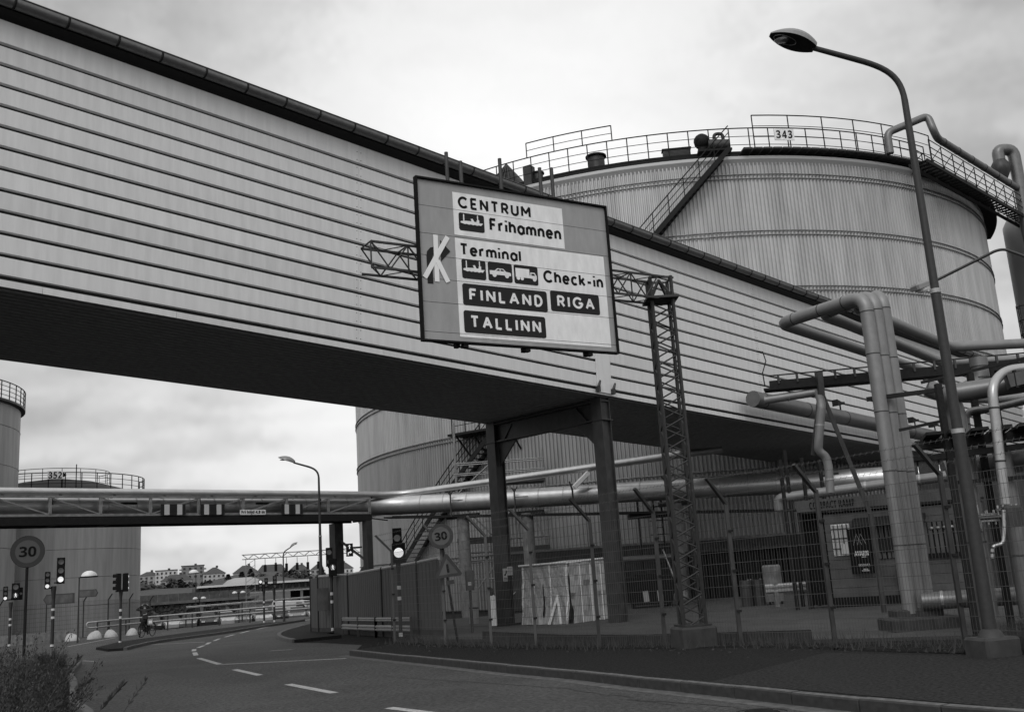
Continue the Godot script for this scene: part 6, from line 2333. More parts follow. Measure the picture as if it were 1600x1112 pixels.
	box(st, Vector3(1.2, 1.6, 0.03), Vector3(0.2, 0.28, 0.012))
	obj("notice", st, "paper", rb)
	st = mb()
	prism(st, PackedVector2Array([Vector2(-0.05, 2.42), Vector2(0.42, 2.2), Vector2(0.42, 2.16), Vector2(-0.05, 2.36)]), Transform3D(Basis(Vector3.BACK, UP, Vector3.LEFT), Vector3.ZERO), -3.4, -1.5)
	obj("awning", st, "black_steel", rb)
	st = mb()
	box(st, Vector3(2.9, 1.72, -0.04), Vector3(2.3, 0.9, 0.06))
	obj("hatch", st, "dark_void", rb)
	for k in 18:
		st = mb()
		box(st, Vector3(1.84 + 0.125 * k, 1.72, 0.0), Vector3(0.08, 0.88, 0.03))
		obj("hatch_slat", st, "ramp_paint", rb)
	for q in [[2.75, 1.75, 0.42, 0.32, "paper"], [2.3, 1.65, 0.4, 0.4, "black_steel"]]:
		st = mb()
		box(st, Vector3(q[0], q[1], 0.04), Vector3(q[2], q[3], 0.02))
		obj("notice", st, q[4], rb)
	for k in 3:
		st = mb()
		box(st, Vector3(2.75, 1.82 - 0.07 * k, 0.055), Vector3(0.18 - 0.03 * k, 0.03, 0.006))
		obj("print_line", st, "pole_black", rb)
	st = mb()
	bevel_box(st, Vector3(2.75, 0.72, 0.08), Vector3(0.6, 0.62, 0.26), 0.04)
	obj("cabinet", st, "ramp_paint", rb)
	st = mb()
	box(st, Vector3(3.9, 1.28, 0.02), Vector3(1.3, 0.12, 0.06))
	obj("vent_grille", st, "dark_void", rb)
	for k in 5:
		st = mb()
		ball(st, Vector3(3.5 + 0.17 * k, 2.0, 0.05), Vector3(0.06, 0.04, 0.04), 8)
		obj("hook", st, "rail", rb)
	var bn := thing("banner", "tall black security banner with thin white lettering on the ramp building", "banner", rb.transform * Vector3(1.62, 1.52, 0.12), rb.rotation.y - 0.25)
	st = mb()
	box(st, Vector3.ZERO, Vector3(0.64, 1.22, 0.02))
	obj("cloth", st, "banner", bn)
	text(bn, "AVARN", "white_plastic", Vector3(0.02, -0.06, 0.014), 0.4, 0.13)
	text(bn, "SKYDDAR", "paper", Vector3(0.06, -0.38, 0.014), 0.32, 0.07)
	for q in [[-0.17, 0.17, -0.06, 0.47], [-0.06, 0.47, 0.06, 0.17], [-0.06, 0.17, 0.06, 0.47], [0.06, 0.47, 0.19, 0.17], [0.0, 0.32, 0.0, 0.33]]:
		st = mb()
		beam(st, Vector3(q[0], q[1], 0.014), Vector3(q[2], q[3], 0.014), 0.006, 0.012, Vector3.BACK)
		obj("emblem_line", st, "paper", bn)
	for q in [[-0.49, 0.14], [-0.53, 0.22], [-0.16, 0.12]]:
		st = mb()
		box(st, Vector3(0.08, q[0], 0.014), Vector3(q[1], 0.025, 0.006))
		obj("print_line", st, "paper", bn)
	# dark shed and posts filling the back of the yard
	var shd := thing("shed", "dark slatted shed under the bund behind the drums", "shed", gv(9.6, -43.8))
	for k in 22:
		st = mb()
		box(st, Vector3(-2.6 + 0.24 * k, 1.0, 1.1), Vector3(0.16, 1.9, 0.06))
		obj("slat", st, "black_steel", shd)
	st = mb()
	box(st, Vector3(0, 1.0, 0.4), Vector3(5.4, 1.9, 1.2))
	obj("core", st, "dark_void", shd)
	st = mb()
	box(st, Vector3(0, 2.0, 0.7), Vector3(5.6, 0.1, 1.5))
	obj("roof", st, "dark_concrete", shd)
	for q in [[7.56, -29.0, 4.3, "slim dark post with a bent top left of the ramp building"], [8.1, -30.4, 4.7, "tallest of the dark posts behind the cable tray"], [8.5, -30.1, 4.4, "dark post just left of the dropping pipe"], [9.0, -30.0, 4.3, "dark post half hidden behind the dropping pipe"]]:
		var p := thing("post", q[3], "post", gv(q[0], q[1]))
		st = mb()
		tube(st, Vector3.ZERO, Vector3(0, q[2], 0), 0.06, -1, 8)
		obj("shaft", st, "black_steel", p)
		st = mb()
		beam(st, Vector3(0, q[2] - 0.5, 0), Vector3(0.5, q[2] - 0.45, 0.1), 0.06, 0.06)
		obj("arm", st, "black_steel", p)
	var pw := thing("pipe", "level bright pipe just above the header of the ramp building", "pipe", gv(9.5, -29.6))
	st = mb()
	sweep(st, rounded([Vector3(7.8, 2.9, -30.65), Vector3(7.8, 3.25, -30.62), Vector3(8.4, 3.28, -30.3), Vector3(13.5, 3.5, -27.6)], 0.3), 0.15, 14)
	world("pipe_run", st, "pipe_grey", pw)
	for k in 4:
		st = mb()
		var p := Vector3(8.2, 3.28, -30.4).lerp(Vector3(13.5, 3.5, -27.6), 0.1 + 0.25 * k)
		tube(st, p, p + Vector3(0.05, 0, 0.026), 0.156, -1, 14)
		world("seam", st, "rail", pw)
	var bs := thing("shed", "dark plain shed closing the yard behind the pipe rack at the right edge", "shed", gv(15.5, -29.0), -0.4)
	for k in 14:
		st = mb()
		bevel_box(st, Vector3(-4.0 + 0.6 * k, 2.0, 0), Vector3(0.58, 4.0, 0.2), 0.02)
		obj("wall_panel", st, "steel", bs)
	st = mb()
	box(st, Vector3(0, 4.05, -1.0), Vector3(8.8, 0.12, 2.4))
	obj("roof", st, "black_steel", bs)

# ---------------------------------------------------------------- far side
func hip_roof(st: SurfaceTool, w: float, d: float, y: float, h: float) -> void:
	var a := Vector3(-w, y, d)
	var b := Vector3(w, y, d)
	var c := Vector3(w, y, -d)
	var e := Vector3(-w, y, -d)
	var r := maxf(w - d, 0.3)
	var p := Vector3(-r, y + h, 0)
	var q := Vector3(r, y + h, 0)
	quad(st, a, b, q, p, Vector3(0, d, h).normalized())
	quad(st, c, e, p, q, Vector3(0, d, -h).normalized())
	tri(st, b, c, q, Vector3(h, d, 0).normalized())
	tri(st, e, a, p, Vector3(-h, d, 0).normalized())

func house(label: String, at: Vector3, w: float, d: float, top: float, roof: float, m: String, cols: int, rows: int, turn: float, balcony := false) -> void:
	var o := thing("apartment_building", label, "building", at, turn)
	var st := mb()
	box(st, Vector3(0, top * 0.5 - 4.0, 0), Vector3(w, top + 8.0, d))
	obj("wall", st, m, o)
	st = mb()
	if roof > 1.0:
		hip_roof(st, w * 0.54, d * 0.54, top, roof)
	else:
		box(st, Vector3(0, top + 0.3, 0), Vector3(w + 0.8, 0.6, d + 0.8))
	var rf := obj("roof", st, "roof_dark", o)
	st = mb()
	box(st, Vector3(w * 0.12, top + maxf(roof, 0.6) + 0.4, 0), Vector3(1.8, 1.8, 1.4))
	obj("chimney", st, "roof_dark", rf)
	var win := BoxMesh.new()
	win.size = Vector3(w / cols * 0.42, 1.7, 0.3)
	for i in cols:
		for j in rows:
			inst("window", win, "window_dark", o, Transform3D(Basis(), Vector3(-w * 0.5 + w * (i + 0.5) / cols, top - 2.0 - 3.1 * j, d * 0.5 + 0.05)))
	if balcony:
		var bm := BoxMesh.new()
		bm.size = Vector3(1.6, 1.1, 2.6)
		for j in rows:
			for s in [-1, 1]:
				inst("balcony", bm, "facade_1", o, Transform3D(Basis(), Vector3(s * (w * 0.5 + 0.9), top - 2.6 - 3.1 * j, d * 0.25)))

func far_tree(label: String, at: Vector3, r: float, h: float, conifer: bool, dark: bool) -> void:
	var o := thing("tree", label, "tree", at, 0.0)
	var st := mb()
	tube(st, Vector3(0, -8, 0), Vector3(0, h * 0.7, 0), r * 0.09, r * 0.04, 6)
	obj("trunk", st, "bark", o)
	st = mb()
	var lobes := []
	for i in 9:
		var u := rng.randf() * TAU
		lobes.append([Vector3(cos(u) * r * 0.5, h * rng.randf_range(0.35, 0.8), sin(u) * r * 0.5), r * rng.randf_range(0.35, 0.6)])
	for i in 420:
		var p: Vector3
		if conifer:
			var t := pow(rng.randf(), 0.7)
			var u := rng.randf() * TAU
			p = Vector3(cos(u), 0, sin(u)) * r * (1.05 - t) * rng.randf_range(0.3, 1.0) + UP * h * (0.15 + 0.85 * t)
		else:
			var lb = lobes[rng.randi() % 9]
			p = lb[0] + Vector3(rng.randfn(), rng.randfn(), rng.randfn()).normalized() * lb[1] * sqrt(rng.randf())
		var s := r * rng.randf_range(0.08, 0.16)
		var n := (p - Vector3(0, h * 0.4, 0)).normalized() + Vector3(rng.randf() - 0.5, rng.randf() - 0.2, rng.randf() - 0.5) * 0.9
		var f := facing(n.normalized())
		quad(st, p - f.y * s - f.z * s, p + f.y * s - f.z * s * 0.6, p + f.y * s * 0.8 + f.z * s, p - f.y * s * 0.6 + f.z * s, n.normalized())
	obj("crown", st, "leaf" if dark else "leaf_light", o)

func build_far() -> void:
	var st := mb()
	var prev := []
	for i in 40:
		var a := deg_to_rad(-60.0 + 2.0 * i)
		var row := []
		var hgt := 7.0 + 2.5 * sin(i * 0.9) + 1.5 * sin(i * 2.3)
		for q in [[300.0, -5.0], [420.0, hgt * 0.35], [560.0, hgt], [760.0, hgt + 2.0], [1000.0, hgt + 1.0], [1500.0, -6.0]]:
			row.append(Vector3(sin(a) * q[0], q[1], -cos(a) * q[0]))
		if i > 0:
			for k in 5:
				quad(st, prev[k], row[k], row[k + 1], prev[k + 1], UP)
		prev = row
	structure("hill", st, "hill", "dark wooded hill under the far apartment blocks", "hill")
	# x and z, width, depth, wall top, roof height, facade, columns, rows, turn
	var blocks := [
		["cream block with a dark hipped roof right beside the dark tank's edge", -296, -797, 15, 11, 17.0, 3.0, "facade_1", 4, 5, 0.3],
		["pale flat roofed block, second from the tank's edge", -284, -801, 16, 12, 20.0, 0.0, "facade_2", 5, 5, 0.3],
		["tallest flat roofed block with balconies at both ends", -266, -810, 17, 12, 22.5, 0.0, "facade_3", 4, 3, 0.3],
		["block with a low hipped roof in front of the tallest block", -265, -770, 22, 12, 11.5, 4.6, "facade_1", 6, 5, 0.28],
		["pale house with a steep pointed roof right of the tallest block", -249.5, -812, 17, 15, 15.5, 5.0, "facade_0", 5, 3, 0.3],
		["broad house with a steep dark roof behind the sign portal's leg", -226, -819, 20, 15, 14.5, 6.0, "facade_0", 6, 3, 0.28],
		["dark long roofed block behind the hanging signals", -206, -823, 26, 12, 12.0, 8.0, "facade_3", 6, 2, 0.25],
		["pale gabled block right of the far bent lamp", -185, -828, 18, 12, 13.0, 5.5, "facade_2", 5, 3, 0.22],
		["grey block with a dark roof behind the far lamp pole", -171, -832, 10, 10, 14.0, 4.0, "facade_1", 3, 3, 0.2],
		["pale block with a row of windows left of the bridge pylon", -152, -836, 19, 12, 13.0, 5.0, "facade_2", 6, 3, 0.2]]
	for q in blocks:
		house(q[0], Vector3(q[1], 0, q[2]), q[3], q[4], q[5], q[6], q[7], q[8], q[9], q[10], q[3] == 17 and q[6] == 0.0)
	var trees := [[-184, -465, 5.2, 6.1, false, true, "dark round tree beside the dark tank's edge"], [-176, -468, 6.0, 6.8, false, false, "paler leafy tree below the cream block"], [-168, -470, 5.2, 6.1, false, false, "paler leafy tree left of the terminal roof end"], [-180, -440, 5.2, 4.1, false, true, "low dark tree under the cream block"], [-165, -478, 4.4, 8.8, false, true, "tall dark tree in front of the flat roofed block"], [-158, -474, 5.2, 4.7, false, true, "low dark tree in front of the hipped block"], [-141, -480, 4.4, 8.1, true, true, "dark pine left of the pointed roof"], [-135, -482, 4.7, 8.8, true, true, "dark pine in front of the pointed roof house"], [-131, -483, 4.4, 10.1, true, true, "tallest dark pine right of the pointed roof"], [-127, -484, 4.4, 8.1, false, true, "dark tree left of the broad steep roof"], [-113, -487, 5.2, 8.8, false, true, "dark tree before the long roofed block"], [-106, -489, 4.4, 8.1, false, true, "dark tree beside the pale gabled block"], [-99, -491, 4.4, 9.5, true, true, "dark pine right of the pale gabled block"], [-149, -477, 4.4, 5.4, false, true, "small dark tree above the terminal roof end"], [-118, -486, 4.4, 6.8, false, true, "dark tree under the hanging signals"]]
	for q in trees:
		far_tree(q[6], Vector3(q[0], 1.0, q[1]), q[2], q[3], q[4], q[5])
	# ferry terminal with its long flat roof
	var t := thing("terminal_building", "long low terminal building with a pale flat roof edge", "building", Vector3(-48.0, -3.2, -193.6), yaw(76.0))
	st = mb()
	box(st, Vector3(10.0, 5.75, -4.0), Vector3(48.0, 0.35, 12.0))
	obj("roof", st, "terminal_roof", t)
	st = mb()
	box(st, Vector3(9.0, 4.9, -4.5), Vector3(48.0, 1.4, 9.0))
	obj("upper_wall", st, "terminal_wall", t)
	for i in 40:
		st = mb()
		box(st, Vector3(-14.0 + 1.2 * i, 5.0, 0.04), Vector3(0.8, 0.8, 0.1))
		obj("window", st, "window_dark", t)
	st = mb()
	box(st, Vector3(10.0, 4.15, 0.4), Vector3(46.0, 0.3, 1.6))
	obj("floor_edge", st, "truss_paint", t)
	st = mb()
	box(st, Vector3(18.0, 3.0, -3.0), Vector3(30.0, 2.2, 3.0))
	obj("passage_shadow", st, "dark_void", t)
	st = mb()
	box(st, Vector3(8.0, 0.9, 0.2), Vector3(50.0, 2.0, 1.0))
	obj("ground_floor", st, "terminal_wall", t)
	for i in 22:
		st = mb()
		box(st, Vector3(-13.0 + 2.1 * i, 1.0, 0.72), Vector3(1.4, 1.2, 0.1))
		obj("window", st, "window_dark" if i % 3 else "paper", t)
	for i in 8:
		st = mb()
		box(st, Vector3(-10.0 + 5.0 * i, 2.0, 0.9), Vector3(0.5, 4.0, 0.5))
		obj("pillar", st, "terminal_wall", t)
	var dome := thing("dome_roof", "low pale domed roof behind the terminal", "roof", Vector3(-57.8, 2.6, -207.0))
	st = mb()
	lathe(st, [Vector2(4.2, -1.5), Vector2(4.1, 0.1), Vector2(3.0, 1.0), Vector2(1.6, 1.4), Vector2(0, 1.5)], 24)
	obj("shell", st, "dome_sheet", dome)
	st = mb()
	lathe(st, [Vector2(4.3, -1.2), Vector2(4.35, 0.0), Vector2(4.1, 0.12)], 24, Transform3D(), true)
	obj("edge", st, "terminal_wall", dome)
	var dk := thing("elevated_deck", "raised deck with a board parapet left of the terminal", "bridge", Vector3(-37.5, 0.2, -114.0), yaw(70.0))
	for i in 14:
		st = mb()
		box(st, Vector3(-8.6 + 1.1 * i, 1.05, 0), Vector3(1.07, 0.8, 0.12))
		obj("parapet_board", st, "ramp_paint", dk)
	st = mb()
	box(st, Vector3(-1.0, 0.5, -1.5), Vector3(16.5, 0.3, 3.2))
	obj("deck", st, "terminal_wall", dk)
	st = mb()
	box(st, Vector3(-2.0, -1.4, -0.5), Vector3(18.0, 3.6, 0.3))
	obj("abutment", st, "concrete", dk)
	for i in 3:
		st = mb()
		box(st, Vector3(1.0 + 2.8 * i, -1.2, -0.3), Vector3(0.4, 3.2, 0.4))
		obj("pillar", st, "terminal_wall", dk)
	var ivy := mb()
	for i in 900:
		var p := Vector3(rng.randf_range(-10.5, 5.0), rng.randf_range(-3.0, 0.3), -0.34 + rng.randf_range(0.0, 0.3))
		var s := rng.randf_range(0.1, 0.22)
		var f := Basis(UP, rng.randf_range(-0.7, 0.7)) * Basis(Vector3.RIGHT, rng.randf_range(-0.8, 0.4))
		quad(ivy, p - f.x * s - f.y * s, p + f.x * s - f.y * s, p + f.x * s + f.y * s, p - f.x * s + f.y * s, f.z)
	var iv := obj("ivy", ivy, "leaf", self, dk.position)
	iv.rotation.y = dk.rotation.y
	iv.set_meta("kind", "stuff")
	tag(iv, "ivy covering the dark wall below the raised deck", "ivy")
	# sign portal with hanging lane signals
	var g := thing("sign_portal", "wide lattice portal with hanging lane signals over the far street", "sign portal", Vector3(-25.0, -1.3, -91.7), yaw(81.0))
	var x0 := -0.6
	for q in [[0.0, 5.55], [0.0, 5.95]]:
		for z: float in [-0.3, 0.3]:
			st = mb()
			beam(st, Vector3(x0, q[1], z), Vector3(15.0, q[1], z), 0.06, 0.06)
			obj("chord", st, "truss_paint", g)
	for i in 30:
		st = mb()
		for z: float in [-0.3, 0.3]:
			tube(st, Vector3(x0 + 0.5 * i, 5.55 if i % 2 else 5.95, z), Vector3(x0 + 0.5 * i + 0.5, 5.95 if i % 2 else 5.55, z), 0.018, -1, 4, false)
		obj("lacing", st, "truss_paint", g)
	for x: float in [-0.3, 0.5]:
		st = mb()
		beam(st, Vector3(x, -1.6, 0), Vector3(x, 5.6, 0), 0.05, 0.05, Vector3.RIGHT)
		obj("leg", st, "truss_paint", g)
	for i in 11:
		st = mb()
		tube(st, Vector3(-0.3, 0.5 * i, 0), Vector3(0.5, 0.5 * i + 0.5, 0), 0.018, -1, 4, false)
		obj("lacing", st, "truss_paint", g)
	for i in 7:
		var p := g.transform * Vector3(1.4 + 0.95 * i, 5.5, 0)
		var hs := thing("lane_signal", "%s dark lane signal hanging from the far sign portal" % ["leftmost", "second from left", "third from left", "middle", "third from right", "second from right", "rightmost"][i], "traffic signal", p, g.rotation.y, "lane signals hanging from the portal")
		st = mb()
		tube(st, Vector3.ZERO, Vector3(0, -0.55, 0), 0.025, -1, 5)
		obj("hanger", st, "black_steel", hs)
		st = mb()
		bevel_box(st, Vector3(0, -0.85, 0), Vector3(0.24, 0.65, 0.2), 0.03)
		obj("head", st, "sign_black", hs)
	# parked cars behind the guard rails, and the van
	var car0 := make_car("car_dark")
	var car1 := make_car("car_white")
	var car2 := make_car("car_mid")
	var cl := ["leftmost dark parked car behind the high guard rail", "pale parked car second from the left behind the guard rail", "grey parked car behind the middle of the guard rail", "dark parked car right of the middle of the guard rail", "white parked car behind the right half of the guard rail", "grey parked car nearest the portal leg", "white parked car left of the far bent lamp", "dark parked car at the foot of the far bent lamp", "pale parked car right of the far bent lamp", "white parked car closest to the hoarding", "dark parked car in the second row near the portal", "grey parked car in the second row by the van"]
	for i in 12:
		var src: Node3D = [car0, car1, car2, car0, car1, car2, car1, car0, car2, car1, car0, car2][i]
		var at := gv(-38.6 + 1.75 * i, -105.0 - 0.45 * i, 0.0) if i < 10 else gv(-29.0 + 4.0 * (i - 10), -114.0)
		var turn := -1.2 + 0.15 * sin(i * 2.1)
		if i < 3:
			src.position = at
			src.rotation.y = turn
			src.set_meta("label", cl[i])
		else:
			dup(src, at, turn, cl[i])
	var vn := thing("van", "white van parked left of the hoarding behind the cars", "van", gv(-25.6, -112.5), -0.3)
	st = mb()
	prism(st, PackedVector2Array([Vector2(-2.4, 0.35), Vector2(2.4, 0.35), Vector2(2.45, 0.95), Vector2(2.1, 1.15), Vector2(1.35, 2.0), Vector2(-2.3, 2.1), Vector2(-2.42, 1.9)]), Transform3D(), -0.9, 0.9)
	obj("body", st, "car_white", vn)
	st = mb()
	prism(st, PackedVector2Array([Vector2(0.6, 1.2), Vector2(1.9, 1.15), Vector2(1.32, 1.85), Vector2(0.6, 1.88)]), Transform3D(), -0.91, 0.91)
	obj("side_window", st, "glass", vn)
	st = mb()
	quad(st, Vector3(2.12, 1.2, -0.8), Vector3(2.12, 1.2, 0.8), Vector3(1.42, 1.98, 0.75), Vector3(1.42, 1.98, -0.75), Vector3(0.8, 0.6, 0))
	obj("windscreen", st, "glass", vn)
	for x: float in [-1.5, 1.6]:
		for z: float in [-0.85, 0.85]:
			st = mb()
			tube(st, Vector3(x, 0.33, z - 0.1), Vector3(x, 0.33, z + 0.1), 0.33, -1, 14)
			obj("wheel", st, "rubber", vn)

func make_car(paint: String) -> Node3D:
	var o := thing("parked_car", "parked car", "car", Vector3.ZERO, 0.0, "cars parked behind the guard rail")
	var st := mb()
	prism(st, PackedVector2Array([Vector2(-2.1, 0.3), Vector2(2.1, 0.3), Vector2(2.15, 0.62), Vector2(1.95, 0.8), Vector2(1.0, 0.92), Vector2(-1.7, 0.95), Vector2(-2.12, 0.85)]), Transform3D(), -0.86, 0.86)
	obj("body", st, paint, o)
	st = mb()
	var lo := [Vector3(-1.75, 0.94, 0.8), Vector3(1.0, 0.92, 0.8), Vector3(1.0, 0.92, -0.8), Vector3(-1.75, 0.94, -0.8)]
	var hi := [Vector3(-1.1, 1.42, 0.62), Vector3(0.15, 1.44, 0.62), Vector3(0.15, 1.44, -0.62), Vector3(-1.1, 1.42, -0.62)]
	for i in 4:
		var k := (i + 1) % 4
		var c: Vector3 = (lo[i] + lo[k]) * 0.5 - Vector3(-0.4, 0.94, 0)
		quad(st, lo[i], lo[k], hi[k], hi[i], Vector3(c.x, 0.5, c.z).normalized())
	obj("windows", st, "glass", o)
	st = mb()
	prism(st, PackedVector2Array([Vector2(-1.12, 1.41), Vector2(0.17, 1.43), Vector2(0.0, 1.48), Vector2(-0.9, 1.47)]), Transform3D(), -0.63, 0.63)
	obj("roof", st, paint, o)
	for x: float in [-1.35, 1.35]:
		for z: float in [-0.8, 0.8]:
			st = mb()
			tube(st, Vector3(x, 0.31, z - 0.1), Vector3(x, 0.31, z + 0.1), 0.31, -1, 14)
			obj("wheel", st, "rubber", o)
	for z: float in [-0.6, 0.6]:
		st = mb()
		box(st, Vector3(2.12, 0.68, z), Vector3(0.08, 0.12, 0.3))
		obj("headlight", st, "white_plastic", o)
	return o

# ---------------------------------------------------------------- the cyclist
func capsule_d(p: Vector3, a: Vector3, b: Vector3, ra: float, rb: float) -> float:
	var ab := b - a
	var t := clampf((p - a).dot(ab) / maxf(ab.length_squared(), 1e-6), 0.0, 1.0)
	return p.distance_to(a + ab * t) - lerpf(ra, rb, t)

func flesh(st: SurfaceTool, bones: Array, cell: float, k: float) -> void:    # joins tapered bones smoothly and meshes them (surface nets); bone: a, b, ra, rb, tone
	var lo := Vector3(1e9, 1e9, 1e9)
	var hi := -lo
	for q in bones:
		var r := maxf(q[2], q[3]) + cell * 2.5
		for e: Vector3 in [q[0], q[1]]:
			lo = lo.min(e - Vector3.ONE * r)
			hi = hi.max(e + Vector3.ONE * r)
	var n := Vector3i(((hi - lo) / cell).ceil()) + Vector3i.ONE
	var f := PackedFloat32Array()
	f.resize(n.x * n.y * n.z)
	f.fill(1.0)
	for q in bones:
		var r := maxf(q[2], q[3]) + cell * 2.5 + k
		var a := Vector3i(((Vector3(q[0]).min(q[1]) - Vector3.ONE * r - lo) / cell).floor()).clamp(Vector3i.ZERO, n - Vector3i.ONE)
		var b := Vector3i(((Vector3(q[0]).max(q[1]) + Vector3.ONE * r - lo) / cell).ceil()).clamp(Vector3i.ZERO, n - Vector3i.ONE)
		for z in range(a.z, b.z + 1):
			for y in range(a.y, b.y + 1):
				for x in range(a.x, b.x + 1):
					var i := x + n.x * (y + n.y * z)
					var d := capsule_d(lo + Vector3(x, y, z) * cell, q[0], q[1], q[2], q[3])
					var e := f[i]
					var h := maxf(k - absf(d - e), 0.0) / k
					f[i] = minf(d, e) - h * h * k * 0.25
	var ids := {}
	var pos := PackedVector3Array()
	var nor := PackedVector3Array()
	for z in n.z - 1:
		for y in n.y - 1:
			for x in n.x - 1:
				var s := Vector3.ZERO
				var c := 0
				var g := Vector3.ZERO
				var v := []
				for o in 8:
					v.append(f[(x + (o & 1)) + n.x * ((y + ((o >> 1) & 1)) + n.y * (z + (o >> 2)))])
				for e: Vector2i in [Vector2i(0, 1), Vector2i(2, 3), Vector2i(4, 5), Vector2i(6, 7), Vector2i(0, 2), Vector2i(1, 3), Vector2i(4, 6), Vector2i(5, 7), Vector2i(0, 4), Vector2i(1, 5), Vector2i(2, 6), Vector2i(3, 7)]:
					var p: float = v[e.x]
					var q: float = v[e.y]
					if (p < 0.0) != (q < 0.0):
						var t := p / (p - q)
						var pa := Vector3(e.x & 1, (e.x >> 1) & 1, e.x >> 2)
						var pb := Vector3(e.y & 1, (e.y >> 1) & 1, e.y >> 2)
						s += pa.lerp(pb, t)
						c += 1
				if c:
					g = Vector3(v[1] + v[3] + v[5] + v[7] - v[0] - v[2] - v[4] - v[6], v[2] + v[3] + v[6] + v[7] - v[0] - v[1] - v[4] - v[5], v[4] + v[5] + v[6] + v[7] - v[0] - v[1] - v[2] - v[3])
					ids[x + n.x * (y + n.y * z)] = pos.size()
					pos.append(lo + (Vector3(x, y, z) + s / c) * cell)
					nor.append(g.normalized())
	for z in range(1, n.z - 1):
		for y in range(1, n.y - 1):
			for x in range(1, n.x - 1):
				var i := x + n.x * (y + n.y * z)
				for ax in 3:
					var stp: int = [1, n.x, n.x * n.y][ax]
					if (f[i] < 0.0) == (f[i + stp] < 0.0):
						continue
					var u: int = [n.x, n.x * n.y, 1][ax]
					var w: int = [n.x * n.y, 1, n.x][ax]
					var c := [ids.get(i, -1), ids.get(i - u, -1), ids.get(i - u - w, -1), ids.get(i - w, -1)]
					if c.has(-1):
						continue
					var ps := []
					var ns := []
					for e: int in c:
						ps.append(pos[e])
						ns.append(nor[e])
					var order := [0, 1, 2, 0, 2, 3]
					if (ps[1] - ps[0]).cross(ps[2] - ps[0]).dot(ns[0]) > 0.0:
						order = [0, 2, 1, 0, 3, 2]
					for e: int in order:
						var best := 9.0
						var tone := 0.0
						for q in bones:
							var d := capsule_d(ps[e], q[0], q[1], q[2], q[3])
							if d < best:
								best = d
								tone = q[4]
						st.set_color(Color(tone, tone, tone))
						st.set_normal(ns[e])
						st.add_vertex(ps[e])

